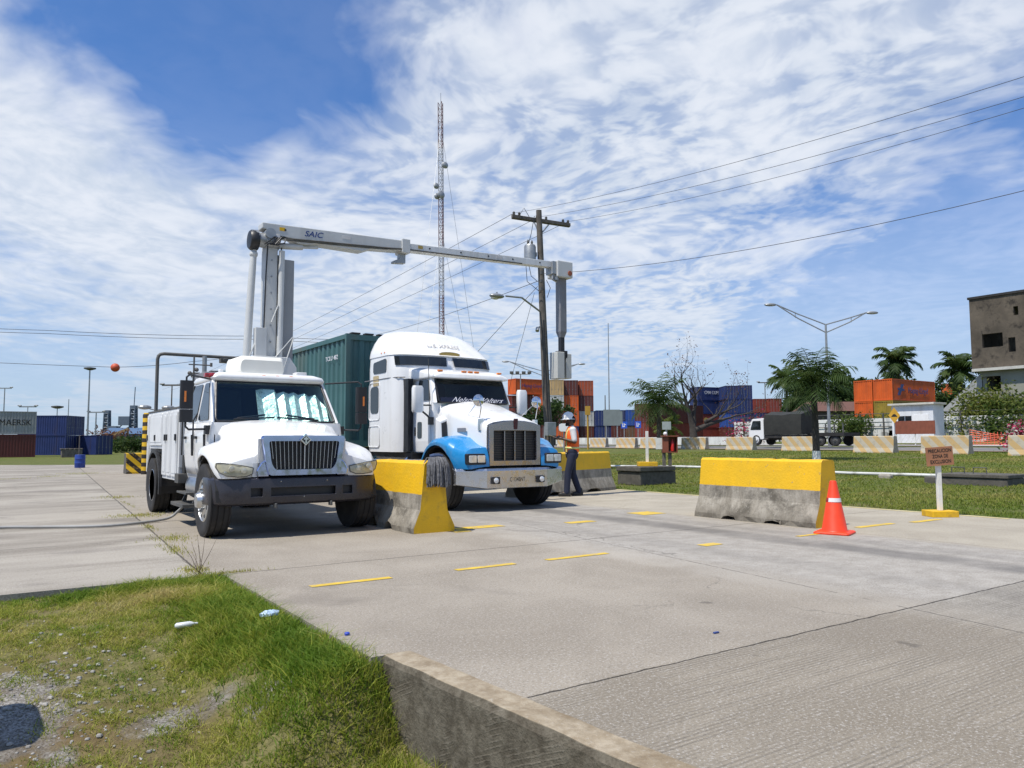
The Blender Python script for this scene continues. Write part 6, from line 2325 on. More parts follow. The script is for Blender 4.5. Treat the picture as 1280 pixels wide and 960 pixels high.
head_l, head_r = (963, 381), (1090, 391)
mast('street_lamp', 'tall grey street lamp with two long truss arms right of the palm', 'street lamp', 1037, 405, 60, .14, 'double')
head_l, head_r = (632, 452), (727, 455)
mast('street_lamp', 'distant street lamp with two arms half hidden behind the utility pole', 'street lamp', 681, 464, 100, .14, 'double')
mast('radio_mast', 'thin pale mast rising alone above the blue containers right of the pole', 'mast', 762, 404, 150, .13)
mast('flood_light', 'short floodlight pole standing above the orange container near the pole', 'flood light', 651, 467, 120, .12, 'flood')
mast('flood_light', 'very tall light mast with ring head above the blue containers at left', 'flood light', 109, 459, 125, .17, 'crown')
mast('flood_light', 'light mast with cross head at the far left edge above the grey container', 'flood light', 3, 485, 150, .15, 'tee')
mast('flood_light', 'short light pole with wide twin lamps above the grey container lettering', 'flood light', 33, 508, 120, .10, 'tee')
mast('flood_light', 'round headed light pole above the left part of blue containers', 'flood light', 70, 507, 125, .10, 'crown')
mast('antenna_pole', 'slim antenna pole above the corner of the blue containers', 'antenna', 84, 499, 125, .10)
mast('flood_light', 'twin lamp pole standing right behind the blue containers', 'flood light', 119, 515, 130, .16, 'tee')
mast('utility_pole', 'small distant wooden pole with two crossarms left of the truck mirror', 'utility pole', 213, 481, 100, .13, 'tee', m='wood')
mast('utility_pole', 'thin wooden pole far behind between the blue container and red stack', 'utility pole', 815, 505, 130, .12, None, m='wood')
mast('utility_pole', 'short dark wooden pole left of the thin mast over the blue containers', 'utility pole', 757, 494, 120, .12, None, m='wood')
mast('utility_pole', 'far wooden pole with crossarm above the dark red stack right of the bare tree', 'utility pole', 958, 478, 150, .13, 'tee', m='wood')

# portal frame behind the utility truck
GF = thing('pipe_gantry', 'dark steel pipe portal with cameras standing behind the utility truck', 'gantry', (4.98, 30.4, 0))
g0 = Vector(GF.location)
q = MB()
gt = at(197, 438, 27).z
q.tube([(0, 0, 0), (0, 0, gt - .22), (.03, 0, gt - .09), (.09, 0, gt - .03), (.22, 0, gt), (6.2, 0, gt - .02), (6.5, 0, gt - .1), (6.62, 0, gt - .4), (6.62, 0, 0)], .062, 10)
q.build('pipe_frame', M['dark_steel'], GF, smooth=60)
q = MB()
q.cyl((1.62, -.1, gt - .02), (1.62, -.1, gt - .95), .085)
q.build('drop_arm', M['steel'], GF)
for x_, z_ in ((1.30, -.72), (1.95, -.62), (2.3, -.12), (3.05, -.12)):
    q = MB()
    q.box(x_ - .14, x_ + .14, -.3, .0, gt + z_ - .12, gt + z_ + .06)
    q.cyl((x_, -.3, gt + z_ - .03), (x_, -.34, gt + z_ - .03), .07)
    q.build('camera', M['dark_steel'], GF, bevel=.02)
q = MB()
q.cyl((3.55, -.1, gt - .38), (3.55, -.1, gt + .42), .10)
q.build('beacon_light', M['steel'], GF)
q = MB()
q.tube([(2.7, -.12, gt), (2.75, -.14, gt - .35), (3.0, -.14, gt - .5), (3.3, -.14, gt - .3), (3.35, -.12, gt)], .018, 5)
q.build('cable_loop', M['black'], GF)
for sx in (-1, 1):
    q = MB()
    q.ball((sx * .4, -.1, 2.45), .17, 10, 7, (1.4, .8, .5))
    q.tube([(0, 0, 2.35), (sx * .35, -.1, 2.42)], .02, 5)
    q.build('flood_lamp', M['steel'], GF)
wc = thing('equipment_cabinet', 'tall white steel cabinet between striped post and utility truck', 'cabinet', (5.0, 29.6, 0))
q = MB()
q.box(-.18, .22, -.15, .35, .15, 2.15)
cbx = q.build('cabinet', M['white2'], wc, bevel=.02)
q = MB()
q.box(-.15, .15, -.1, .25, 0, .148)
q.build('base', M['dark'], wc)
q = MB()
q.box(-.05, .0, -.18, -.15, 1.0, 1.12)
q.build('handle', M['black'], cbx)
# hazard striped bollard and block
def hazard(name, axis_sign, period):
    return striped_mat(name, (.62, .38, .01), (.015, .012, .01), axis_sign, period)
m = bpy.data.materials.new('black_yellow_rings')
m.use_nodes = True
t = NT(m.node_tree)
co = t.node('ShaderNodeTexCoord').outputs['Object']
zz = t.sep(co)[2]
n1 = t.noise(co, 9, 4)
s_ = t.math('SINE', t.math('MULTIPLY', t.math('ADD', zz, t.math('MULTIPLY', n1, .03)), 2 * math.pi / .30))
p = t.node('ShaderNodeBsdfPrincipled')
t.put(p.inputs['Base Color'], t.mix(t.step(s_, -.1, .1), (.62, .38, .01), (.02, .014, .01)))
p.inputs['Roughness'].default_value = .7
t.out(p.outputs[0])
x, y, z = on(183, 0, 28.6)
q = MB()
q.tube([(x, y, 0), (x, y, 2.2), (x, y, 2.28)], [.15, .15, .11], 16)
tag(q.build('bollard', m, None, smooth=50), 'tall bollard with black and yellow rings beside the white cabinet', 'bollard')
hz_m = hazard('black_yellow_diagonals', 1.1, .46)
q = barrier_mesh(.80, .36, .30, .26, .78, [], None, None, .28, .004, 4)
o = q.build('hazard_block', [hz_m, M['stone_dark']], None, bevel=.01)
x, y, z = on(162, 0, 29)
o.location, o.rotation_euler = (x - .1, y + .25, 0), (0, 0, R(-90))
tag(o, 'concrete block with black and yellow diagonal stripes beside the ringed bollard', 'barrier')
# blue drum with pole on the far edge of the apron
x, y, z = on(101, 0, 36)
bd_ = thing('drum', 'blue plastic drum holding a thin pole at the far edge of the apron', 'drum', (x, y, 0))
bd_.scale = (.62, .62, .68)
q = MB()
q.lathe([(.34, .0), (.36, .05), (.36, .30), (.375, .33), (.36, .36), (.36, .60), (.375, .63), (.36, .66), (.355, .88), (.33, .90), (.001, .89)], (0, 0, 0), 'z', 22)
q.build('drum', mat('blue_drum_plastic', (.012, .045, .26), .5, dirt=(.02, .03, .08), ds=4), bd_, smooth=40)
q = MB()
q.tube([(-.08, 0, .89), (-.09, 0, 2.25)], .035, 6)
q.build('pole', M['wood'], bd_)

# ---------------------------------------------------------------- container stacks
CC = dict(maroon=(.105, .022, .017), orange=(.62, .105, .012), navy=(.014, .030, .125), blue=(.02, .07, .30), tan=(.50, .34, .16), grey=(.30, .31, .31), rust=(.36, .07, .025),
          olive=(.30, .21, .025), dkgreen=(.012, .045, .04), brown=(.15, .075, .04), white=(.52, .53, .52), red=(.21, .035, .022))
CN = dict(maroon='dark maroon', orange='bright orange', navy='navy blue', blue='blue', tan='tan', grey='grey', rust='orange red', olive='yellow olive', dkgreen='dark green', brown='brown', white='white', red='brick red')
TN = {1: 'on the ground', 2: 'second from the ground', 3: 'third from the ground', 4: 'top'}


def stack(px, d, cols, rot, where, L=6.06, door=True, z0=None, detail=True):
    x, y, z = on(px, 0, d)
    out_ = []
    for i, c in enumerate(cols):
        if c is None:
            continue
        tier = 'topmost' if i == len(cols) - 1 and i > 0 else ('lowest' if i == 0 else ('second up' if i == 1 else 'third up'))
        out_.append(container('shipping_container', '%s shipping container, %s %s' % (CN[c], tier, where), c, CC[c],
                              (x + rnd.uniform(-.04, .04), y + rnd.uniform(-.04, .04), (z if z0 is None else z0) + 2.60 * i), R(rot + rnd.uniform(-.4, .4)), L, door=door, detail=detail,
                              group='stacked shipping containers'))
    return out_


VR = 55.7
stack(731.5, 133, ['maroon', 'white', 'maroon', 'rust'], VR, 'in the right end column by the utility pole')
stack(713, 132, ['navy', 'orange', 'orange', 'maroon'], VR, 'in the column behind the worker helmet')
stack(694.5, 131, ['orange', 'maroon', 'white', 'tan'], VR, 'in the column right of the utility pole')
stack(676, 131, ['maroon', 'maroon', 'orange'], VR, 'in the column hidden by the utility pole')
stack(657, 131, ['maroon', 'red', 'maroon'], VR, 'in the column behind the tractor mirror')
stack(638, 131, ['maroon', 'maroon', 'red'], VR, 'in the column left of the tractor mirror')
x, y, z = on(659, 0, 128)
hc = container('shipping_container', 'bright orange container with dark lettering along its side, on top above the tractor mirror', 'orange', CC['orange'], (x, y, z + 7.85), R(-2), 6.06, door=False, group='stacked shipping containers')
text('lettering', 'Hapag-Lloyd', M['ink_blue'], hc, (.2, -1.235, 1.45), 3.9, .75, FACE_FRONT, .01, .1)
stack(752, 130, ['navy', 'navy'], VR, 'at the left of the low blue stack')
stack(771, 129, ['maroon', 'navy'], VR, 'in the middle of the low blue stack')
stack(789, 128, ['brown', 'blue'], VR, 'at the right of the low blue stack')
stack(838, 108, ['red', 'maroon'], 6, 'behind the left palm', 12.19)
c_ = stack(884, 148, ['red', 'red', 'navy', 'navy'], -8, 'under the white lettering behind the bare tree')
text('lettering', 'CMA CGM', M['ink_white'], c_[3], (.2, -1.235, 1.5), 3.4, .62, FACE_FRONT, .01, .1)
q = MB()
q.lathe([(.30, -.01), (.62, -.01), (.62, 0), (.30, 0)], (-1.2, -1.235, 1.3), 'y', 18)
q.build('emblem', M['ink_gold'], c_[1])
stack(911, 146, ['maroon', 'blue', 'navy', 'navy'], VR, 'right of the white lettered blue one')
stack(927.5, 145, ['maroon', 'navy', 'navy', 'navy'], VR, 'above the pink flowering bush')
stack(946, 144, ['maroon', 'navy', 'red'], VR, 'right of the pink flowering bush')
stack(963.5, 143, ['dkgreen', 'maroon', 'red'], VR, 'left of the truck with dark tarpaulin')
# orange pair behind the white wall
_p = at(1118, 551, 92)
x, y, z = _p.x, _p.y + 1.22, float(ground_h(92, 50)) + 1.35
for yy, cs, lab in ((y, ('olive', 'orange'), 'right'), (y + 2.55, ('orange', 'orange'), 'left')):
    for i, c in enumerate(cs):
        if lab == 'right' and i == 1:
            lb = 'bright orange container with logo and dark lettering, on top behind the guard booth'
        else:
            lb = '%s container behind the white wall, %s of the %s pair' % (CN[c], ('lower', 'upper')[i], lab)
        hc = container('shipping_container', lb, c, CC[c], (x + 5.0, yy, z + .9 + 2.66 * i), 0, 10.0, H=2.65, door=False, group='stacked shipping containers')
        if lab == 'right' and i == 1:
            text('lettering', 'Hapag-Lloyd', M['ink_blue'], hc, (.9, -1.235, 1.30), 4.6, .95, FACE_FRONT, .01, .08)
            q = MB()
            q.prism([(a, .95 * b - .05) for a, b in [(-3.9, .75), (-3.3, .75), (-2.9, 1.35), (-2.3, 1.35), (-2.3, 1.6), (-2.75, 1.6), (-2.35, 2.2), (-2.95, 2.2), (-3.25, 1.7), (-3.8, 1.7), (-3.8, 1.4), (-3.5, 1.4)]], 'y', -1.24, -1.225)
            q.build('emblem', M['ink_blue'], hc)
stack(1188, 150, [None, None, 'orange'], 90 - 34.3 - 28, 'beside the royal palm next to the ruin', z0=4.2)
# left stacks
x, y, z = on(46, 0, 88)
zl = z
for i, c in enumerate(('maroon', 'grey')):
    lb = ('dark maroon container on the ground under the grey one at the left edge', 'grey container with dark lettering and star, on top at the left edge')[i]
    hc = container('shipping_container', lb, c, CC[c], (x - 6.2, y + 1.2, z + 2.62 * i), 0, 12.19, door=False, group='stacked shipping containers')
    if i == 1:
        text('lettering', 'MAERSK', M['ink'], hc, (4.05, -1.235, 1.30), 3.05, .66, FACE_FRONT, .01)
        q = MB()
        q.prism(rpoly([(.85, .55), (2.3, .55), (2.3, 2.05), (.85, 2.05)], .1), 'y', -1.238, -1.226)
        lg = q.build('emblem', mat('pale_blue_panel', (.12, .36, .46), .5), hc)
        q = MB()
        st_ = [(1.57 + (.55 if k % 2 == 0 else .25) * math.sin(math.pi * k / 7), 1.3 + (.55 if k % 2 == 0 else .25) * math.cos(math.pi * k / 7)) for k in range(14)]
        q.prism(st_, 'y', -1.246, -1.2385)
        q.build('star', M['ink_white'], lg)
corner = Vector(on(82, 0, 100))
ax_ = Vector((math.cos(R(150)), math.sin(R(150)), 0))
ay_ = Vector((math.cos(R(60)), math.sin(R(60)), 0))
for j in range(2):
    for i in range(2):
        c = corner + ax_ * 3.03 + ay_ * (1.22 + 2.5 * j)
        lb = '%s container of the blue stack at left, %s one' % (('navy blue', 'navy blue'), ('lower', 'upper')[i]) if False else 'navy blue container at left, %s of the %s pair' % (('lower', 'upper')[i], ('near', 'rear')[j])
        container('shipping_container', lb, 'navy', CC['navy'], (c.x, c.y, c.z + 2.6 * i), R(150), 6.06, door=True, group='stacked shipping containers')
c = Vector(on(112, 0, 104))
container('shipping_container', 'low navy blue container at the right foot of the left blue stack', 'navy', CC['navy'], c, R(120), 6.06, door=True, group='stacked shipping containers')
c = Vector(on(90, 0, 86))
q = MB()
q.box(-1.0, 1.0, -.8, .8, 0, .9)
for k in range(5):
    q.box(-1.1 + .45 * k, -.75 + .45 * k, -.85, .85, .9, 1.0)
o = q.build('pallet_pile', M['wood'], None, bevel=.02)
o.location = c
tag(o, 'pile of brown timber pallets in front of the left blue containers', 'pallets')


# ---------------------------------------------------------------- white wall, guard booth, ruined building, house
def stained(name, col, dirtc, da, ds=1.2, bs=6):
    return mat(name, col, .9, var=.12, vs=.8, dirt=dirtc, ds=ds, da=da, bump=.3, bs=bs, streak=True)


M['wall_white'] = stained('stained_white_wall', (.66, .66, .64), (.10, .10, .095), .8, .9)
M['ruin'] = mat('mould_black_plaster', (.098, .080, .060), .95, var=.5, vs=.45, dirt=(.014, .012, .011), ds=.9, da=.95, bump=.5, bs=3)
M['ruin_low'] = stained('mossy_grey_plaster', (.26, .26, .215), (.09, .085, .065), .7, .6)
WX = 75.2
ww_ = thing('perimeter_wall', 'long stained white perimeter wall with fence rails beyond the road', 'wall', (WX, 0, 1.0))
q = MB()
q.box(0, .25, 20, 62, -.2, 2.0)
q.box(-.05, .30, 20, 62, 2.003, 2.38)
q.build('wall', M['wall_white'], ww_, bevel=.02)
for k in range(17):
    q = MB()
    y = 20.5 + 2.5 * k
    q.box(-.17, -.05, y - .06, y + .06, -.2, 2.9)
    q.build('post', M['dark_steel'], ww_)
for z in (1.55, 2.85):
    q = MB()
    q.tube([(-.11, 20, z), (-.11, 62, z)], .035, 5)
    q.build('rail', M['dark_steel'], ww_)
q = MB()
r2 = random.Random(4)
for k in range(40):
    y = r2.uniform(20, 62)
    q.box(-.03, -.005, y - r2.uniform(.1, .5), y + r2.uniform(.1, .5), r2.uniform(-.1, .5), r2.uniform(.7, 1.6))
q.build('patch', mat('bare_cement_patch', (.30, .30, .29), .9, var=.2), ww_)

gb = thing('guard_booth', 'small white flat roofed guard booth with one dark window', 'booth', (*on(1116, 0, 62)[:2], .93), 0)
L_, W_, H_ = 3.3, 1.5, 3.0
q = MB()
ys = [(-L_, 0)]
wy0, wy1, wz0, wz1 = -1.6, -.5, 1.25, 2.15
q.box(0, .12, -L_, wy0, 0, H_)
q.box(0, .12, wy1, 0, 0, H_)
q.box(0, .12, wy0, wy1, 0, wz0)
q.box(0, .12, wy0, wy1, wz1, H_)
q.box(.121, W_, -L_, -L_ + .12, 0, H_)
q.box(.121, W_, -.12, 0, 0, H_)
q.box(W_, W_ + .12, -L_, 0, 0, H_)
q.build('wall', mat('booth_white_plaster', (.66, .68, .70), .8, var=.06, dirt=(.40, .38, .34), ds=1.5, da=.4, streak=True), gb)
q = MB()
q.box(-.25, W_ + .2, -L_ - .2, .2, H_ + .003, H_ + .16)
q.build('roof', mat('booth_roof_slab', (.50, .48, .42), .9), gb, bevel=.02)
q = MB()
q.box(.04, .07, wy0, wy1, wz0, wz1)
wn = q.build('window', M['glass_dark'], gb)
q = MB()
q.box(.02, .08, (wy0 + wy1) / 2 - .03, (wy0 + wy1) / 2 + .03, wz0, wz1)
q.build('window_frame', M['alu'], wn)
q = MB()
q.box(-.04, -.003, -2.95, -1.68, 1.2, 2.25)
q.build('panel', M['white'], gb)
br = thing('notice_board', 'plain red brown board on a low lattice railing in front of the guard booth', 'board', (*on(1144, 0, 58)[:2], .9), R(-90 + 3))
q = MB()
q.box(-2.4, 2.4, -.04, .04, .72, 1.72)
q.build('board', M['sign_red'], br, bevel=.01)
for x in (-2.3, 0, 2.3):
    q = MB()
    q.box(x - .05, x + .05, .045, .12, -.1, 1.7)
    q.build('post', M['white_post'], br)
q = MB()
for k in range(8):
    q.obox((-2.3 + .575 * k, .0, .05), (-2.3 + .575 * (k + 1), .0, .65), .03, .03)
    q.obox((-2.3 + .575 * k, .0, .65), (-2.3 + .575 * (k + 1), .0, .05), .03, .03)
q.build('railing', M['white_post'], br)
sgn = thing('road_sign', 'yellow diamond speed hump warning sign left of the guard booth', 'sign', (*on(1119, 0, 54)[:2], .8), R(-60))
sgn.scale = (.72, .72, .88)
q = MB()
q.box(-.04, .04, -.04, .04, 0, 2.9)
q.build('post', M['steel'], sgn)
q = MB()
q.prism([(0, 1.75), (.52, 2.4), (0, 3.05), (-.52, 2.4)], 'y', -.07, -.045)
dm = q.build('sign_face', mat('sign_yellow', (.60, .33, .03), .5), sgn)
q = MB()
q.prism([(-.28, 2.28), (.28, 2.28), (.22, 2.36), (.08, 2.50), (-.08, 2.50), (-.22, 2.36)], 'y', -.076, -.0705)
q.build('symbol', M['ink'], dm)

# ruin
RX, RY1, RZ = 78.0, 35.6, .95
ru = thing('ruined_building', 'abandoned black stained concrete building with empty window holes', 'building', (RX, 0, RZ))
ztop = at(1211, 375, 73.4).z - RZ
zled = at(1218, 462, 73.0).z - RZ
def holed(mb, y0, y1, z0, z1, holes, x0, x1):
    ys = sorted(set([y0, y1] + [v_ for h in holes for v_ in h[:2]]))
    zs = sorted(set([z0, z1] + [v_ for h in holes for v_ in h[2:]]))
    for a, b in zip(ys, ys[1:]):
        for c, d in zip(zs, zs[1:]):
            my, mz = (a + b) / 2, (c + d) / 2
            if not any(h[0] < my < h[1] and h[2] < mz < h[3] for h in holes):
                mb.box(x0, x1, a, b, c, d)
def hole(px0, px1, py0, py1):
    """Opening in the front wall plane seen between those pixels."""
    def pl(px, py):
        r = CAM_ROT @ Vector(((px - 640) / F_PX, -(py - 480) / F_PX, -1.0))
        t_ = RX / r.x
        return r.y * t_, r.z * t_ + CAM_H - RZ
    ya, zb = pl(px0, py1)
    yb, _ = pl(px1, py1)
    _, zt_ = pl(px0, py0)
    return (min(ya, yb), max(ya, yb), zb, zt_)
RY0 = 14.0
q = MB()
holed(q, RY0, RY1, zled + .05, ztop, [hole(1228, 1254, 418, 435), hole(1261, 1270, 422, 440), hole(1267, 1273, 383, 394), hole(1292, 1310, 415, 436)], -.0, .35)
q.box(.36, 12, RY1 - .35, RY1, zled + .05, ztop)
q.box(.36, 12, RY0, RY0 + .35, zled + .05, ztop)
q.box(11.6, 12, RY0 + .36, RY1 - 8, zled + .05, ztop)
q.build('upper_wall', M['ruin'], ru)
q = MB()
q.box(-.12, 12.1, RY0 - .1, RY1 + .12, ztop + .003, ztop + .22)
q.build('roof_edge', M['dark'], ru)
q = MB()
q.box(-.55, .6, RY0 - .2, RY1 - .2, zled - .22, zled + .045)
q.build('ledge', mat('pale_ledge', (.50, .49, .45), .9, dirt=(.25, .24, .22), ds=2), ru)
q = MB()
holed(q, RY0, RY1 - .7, -.3, zled - .225, [hole(1226, 1251, 471, 490), hole(1285, 1300, 471, 492)], .12, .45)
q.box(.46, 12, RY1 - 1.05, RY1 - .7, -.3, zled - .225)
q.box(.46, 12, RY0, RY0 + .35, -.3, zled - .225)
q.build('lower_wall', M['ruin_low'], ru)
q = MB()
q.box(.5, 11.5, RY0 + .4, RY1 - 1.1, zled - .2, zled + .0)
q.box(6, 6.3, RY0 + .4, RY1 - 1.1, -.3, zled - .21)
q.box(6, 6.3, RY0 + .4, RY1 - 6, zled + .05, ztop - 3)
q.build('inner_slab', M['ruin'], ru)
sw = thing('stair_wall', 'pale grey triangular concrete wall rising against the ruined building', 'wall', (RX + .5, RY1 - .6, RZ))
q = MB()
yl_ = 5.6
q.prism([(0, -.3), (yl_, -.3), (yl_, 1.6), (0, zled - .3)], 'x', 0, .4)
q.build('wall', stained('pale_render', (.40, .40, .39), (.2, .2, .19), .6), sw)
hs_ = thing('house', 'low house with red brown pitched roof behind the street lamp', 'house', (*on(1050, 0, 100)[:2], 1.0), R(-34))
q = MB()
q.box(-4, 5, 0, 5, -.2, 4.0)
q.build('wall', mat('dim_house_wall', (.10, .09, .08), .9), hs_)
q = MB()
q.loft([[(-4.4, -.4, 3.95), (5.4, -.4, 3.95), (5.4, 5.4, 3.95), (-4.4, 5.4, 3.95)], [(-3.2, 2.4, 5.3), (4.2, 2.4, 5.3), (4.2, 2.6, 5.3), (-3.2, 2.6, 5.3)]])
q.build('roof', mat('red_brown_roof', (.13, .065, .05), .8, dirt=(.07, .05, .045), ds=1), hs_)

# ---------------------------------------------------------------- parked truck with tarpaulin on the far road
tk = thing('tarpaulin_truck', 'small white cab truck with dark tarpaulin cover parked behind the striped barriers', 'truck', (*on(985, 0, 59)[:2], .80), 0)
q = MB()
q.loft([[(x, y, z) for y, z in rpoly([(1.5, .45), (2.9, .45), (2.9, 1.15), (2.6, 2.05), (1.5, 2.1)], .12)] for x in (-.95, -.9, .9, .95)])
cb2 = q.build('cab', M['white'], tk, bevel=.03)
q = MB()
q.slab(rpoly([(-.953, 2.75, 1.2), (-.953, 2.5, 1.9), (-.953, 1.75, 1.9), (-.953, 1.75, 1.2)], .06)[::-1], .012)
q.build('window', M['glass_dark'], cb2)
q = MB()
for y0 in (-1.9, 3.5):
    pass
for sx in (-1, 1):
    for y0 in (-1.0, 2.2):
        wheel(tk, sx * .85, y0, .40, .22, sx, M['white2'])
q = MB()
q.box(-.95, .95, -2.0, 1.42, .55, .80)
q.box(-.4, .4, -1.9, 2.8, .40, .55)
q.build('flatbed', M['dark'], tk)
q = MB()
rings = []
for y in (-1.9, -1.0, -.2, .6, 1.40):
    d_ = .05 * math.sin(y * 5)
    rings.append([(-1.0, y, .82), (-1.03, y, 1.7 + d_), (-.95, y, 2.32 + d_), (0, y, 2.58 + d_), (.95, y, 2.32 + d_), (1.03, y, 1.7), (1.0, y, .82)])
q.loft(rings)
q.build('tarpaulin', mat('dark_olive_tarpaulin', (.022, .022, .018), .7, var=.3, bump=.5, bs=4), tk, smooth=30)
br.scale = (.62, .62, 1)
fb = thing('flatbed_trailer', 'dark empty flatbed trailer with stakes behind the slim palm trunk', 'trailer', (*on(1042, 0, 57)[:2], .78), 0)
q = MB()
q.box(-1, 1, -1.5, 1.5, .7, .95)
q.build('flatbed', M['dark'], fb)
for k in range(5):
    q = MB()
    q.box(-1.0, -.92, -1.45 + .7 * k, -1.37 + .7 * k, .955, 1.6)
    q.build('stake', M['dark_steel'], fb)
for sx in (-1, 1):
    for y0 in (-.7, .5):
        wheel(fb, sx * .8, y0, .38, .22, sx, M['dark_steel'])

# ---------------------------------------------------------------- signs beyond the lawn
def panel_sign(name, label, px, d, py0, py1, wpx, material, cat='sign', posts=2, glyph=None):
    x, y, z = on(px, 0, d)
    t_ = thing(name, label, cat, (x, y, z), R(-34.3))
    w_ = wpx * d / F_PX
    z1, z0 = at(px, py0, d).z - z, at(px, py1, d).z - z
    for sx in ((-1, 1) if posts == 2 else (0,)):
        q = MB()
        q.box(sx * w_ * .32 - .05, sx * w_ * .32 + .05, .02, .10, -.1, z1 - .1)
        q.build('post', M['steel'], t_)
    q = MB()
    q.box(-w_ / 2, w_ / 2, -.02, .018, z0, z1)
    b_ = q.build('sign_face', material, t_)
    if glyph:
        q = MB()
        for g in glyph:
            q.box(-w_ / 2 + w_ * g[0], -w_ / 2 + w_ * g[1], -.035, -.0205, z0 + (z1 - z0) * g[2], z0 + (z1 - z0) * g[3])
        q.build('symbol', M['ink_white'], b_)
    return t_


sg_back = mat('sign_back_grey_green', (.19, .22, .21), .6, var=.08)
sg_blue = mat('sign_blue', (.02, .10, .55), .5)
panel_sign('road_sign', 'large grey green road sign seen from behind on two posts', 765, 76, 512, 532, 21, sg_back)
panel_sign('road_sign', 'smaller grey sign plate just right behind the large sign back', 772, 88, 514, 530, 13, sg_back, posts=1)
gl = ((.2, .32, .2, .8), (.32, .6, .2, .35), (.55, .8, .5, .62), (.45, .55, .35, .75))
panel_sign('road_sign', 'left of two small blue signs with white symbols', 780.5, 92, 527, 535.5, 7.5, sg_blue, posts=1, glyph=gl)
panel_sign('road_sign', 'right of two small blue signs with white symbols', 798, 92, 526.5, 535, 7, sg_blue, posts=1, glyph=gl)
panel_sign('road_sign', 'small pale grey sign plate in front of the left palm trunk', 833.5, 52, 527, 537, 11, mat('sign_back_pale', (.34, .37, .36), .6), posts=1)
yp = thing('pole', 'slim yellow painted post behind the worker', 'post', on(735, 0, 60), R(-34.3))
q = MB()
q.cyl((0, 0, 0), (0, 0, 3.4), .07, n=8)
q.box(-.2, .2, -.1, .1, 2.7, 3.4)
q.build('post', mat('ochre_post_paint', (.42, .24, .03), .7), yp)
lb = thing('letter_box', 'small white rounded box on a post behind the worker hands', 'box', on(705, 0, 48), R(-34.3))
q = MB()
q.cyl((0, 0, 0), (0, 0, 1.45), .05, n=8)
q.build('post', M['steel'], lb)
q = MB()
q.prism(rpoly([(-.3, 1.45), (.3, 1.45), (.3, 1.95), (-.3, 1.95)], .15), 'y', -.25, .25)
q.build('box', M['white'], lb)
# orange mesh fence
of = thing('mesh_fence', 'sagging orange plastic safety mesh strung before the white wall', 'fence', on(1243, 0, 56), R(-90 + 8))
q = MB()
for k in range(15):
    y = -1.6 + 3.2 * k / 14
    q.tube([(y, 0, .05), (y, 0, 1.15 - .5 * (k / 14) - .15 * math.sin(k * .5))], .022, 4)
for k in range(7):
    f = k / 6
    q.tube([(-1.6, 0, .1 + f * 1.05), (0, 0, .06 + f * .75), (1.6, 0, .05 + f * .58)], .022, 4)
q.build('mesh', mat('orange_mesh_plastic', (.75, .14, .07), .6), of)
q = MB()
q.cyl((-1.62, 0, -.1), (-1.62, 0, 1.3), .04, n=6)
q.build('post', M['wood'], of)

# ---------------------------------------------------------------- port cranes and machine far left
def crane(label, px, d, py, wpx, lean=0.0):
    x, y, z = on(px, 0, d)
    t_ = thing('harbour_crane', label, 'crane', (x, y, z), R(-34))
    h = at(px, py, d).z - z
    w_ = wpx * d / F_PX / 2
    q = MB()
    cs = [(-1, -1), (1, -1), (1, 1), (-1, 1)]
    for a, b in cs:
        q.tube([(a * w_ * 1.25, b * w_ * 1.25, 0), (a * w_ * .9, b * w_ * .9, h)], .22, 5)
    n = 7
    for i in range(n):
        z0, z1 = h * i / n, h * (i + 1) / n
        k0, k1 = w_ * lerp(1.25, .9, i / n), w_ * lerp(1.25, .9, (i + 1) / n)
        for (a, b), (c, e) in zip(cs, cs[1:] + cs[:1]):
            q.tube([(a * k0, b * k0, z0), (c * k1, e * k1, z1)], .10, 4)
            q.tube([(c * k0, e * k0, z0), (a * k1, b * k1, z1)], .10, 4)
            q.tube([(a * k1, b * k1, z1), (c * k1, e * k1, z1)], .2, 4)
    q.box(-w_ * 1.15, w_ * 1.15, -w_ * 1.1, w_ * 1.1, h, h + .9)
    q.build('tower', M['crane'], t_)
    q = MB()
    q.box(-w_ * .9 - 3.0, -w_ * .9, -1.2, 1.2, h * .55, h * .55 + 2.4) if lean < 0 else q.box(w_ * .9, w_ * .9 + 2.6, -1.2, 1.2, h * .35, h * .35 + 2.4)
    q.build('cabin', M['crane'], t_)
    if lean < 0:
        q = MB()
        q.tube([(-w_, 0, h * .5), (-w_ - 9, 0, h * .12)], .3, 5)
        q.tube([(-w_, 0, h * .75), (-w_ - 7, 0, h * .2)], .15, 4)
        q.tube([(0, 0, h), (.2, 0, h + 6)], .12, 5)
        q.build('boom', M['crane'], t_)
    return t_


M['crane'] = mat('blue_grey_crane_steel', (.10, .13, .17), .6, var=.15)
crane('lattice harbour crane tower nearer the blue containers at left', 133, 210, 517, 5.5, 1)
crane('tallest lattice harbour crane tower with antenna and slanting boom at left', 166, 210, 511, 6, -1)
rs = thing('reach_stacker', 'distant yellow orange loading machine in front of the harbour cranes', 'vehicle', on(146, 0, 190), R(-34))
rs.scale = (.8, .8, .8)
ym = mat('machine_yellow', (.26, .17, .08), .6, var=.2)
q = MB()
q.box(-3.2, 3.2, -1.4, 1.4, 1.0, 2.4)
q.prism([(-3, 2.4), (-.5, 2.4), (-.5, 3.2), (-2.6, 3.4)], 'y', -1.2, 1.2)
q.build('body', ym, rs, bevel=.1)
q = MB()
q.obox((-2.6, 0, 3.2), (3.6, 0, 5.6), .9, .8)
q.obox((3.2, 0, 5.4), (3.4, 0, 3.6), .5, .5)
q.build('boom', ym, rs)
q = MB()
q.box(.2, 1.6, -1.0, 1.0, 2.41, 4.0)
q.build('cabin', M['glass_dark'], rs)
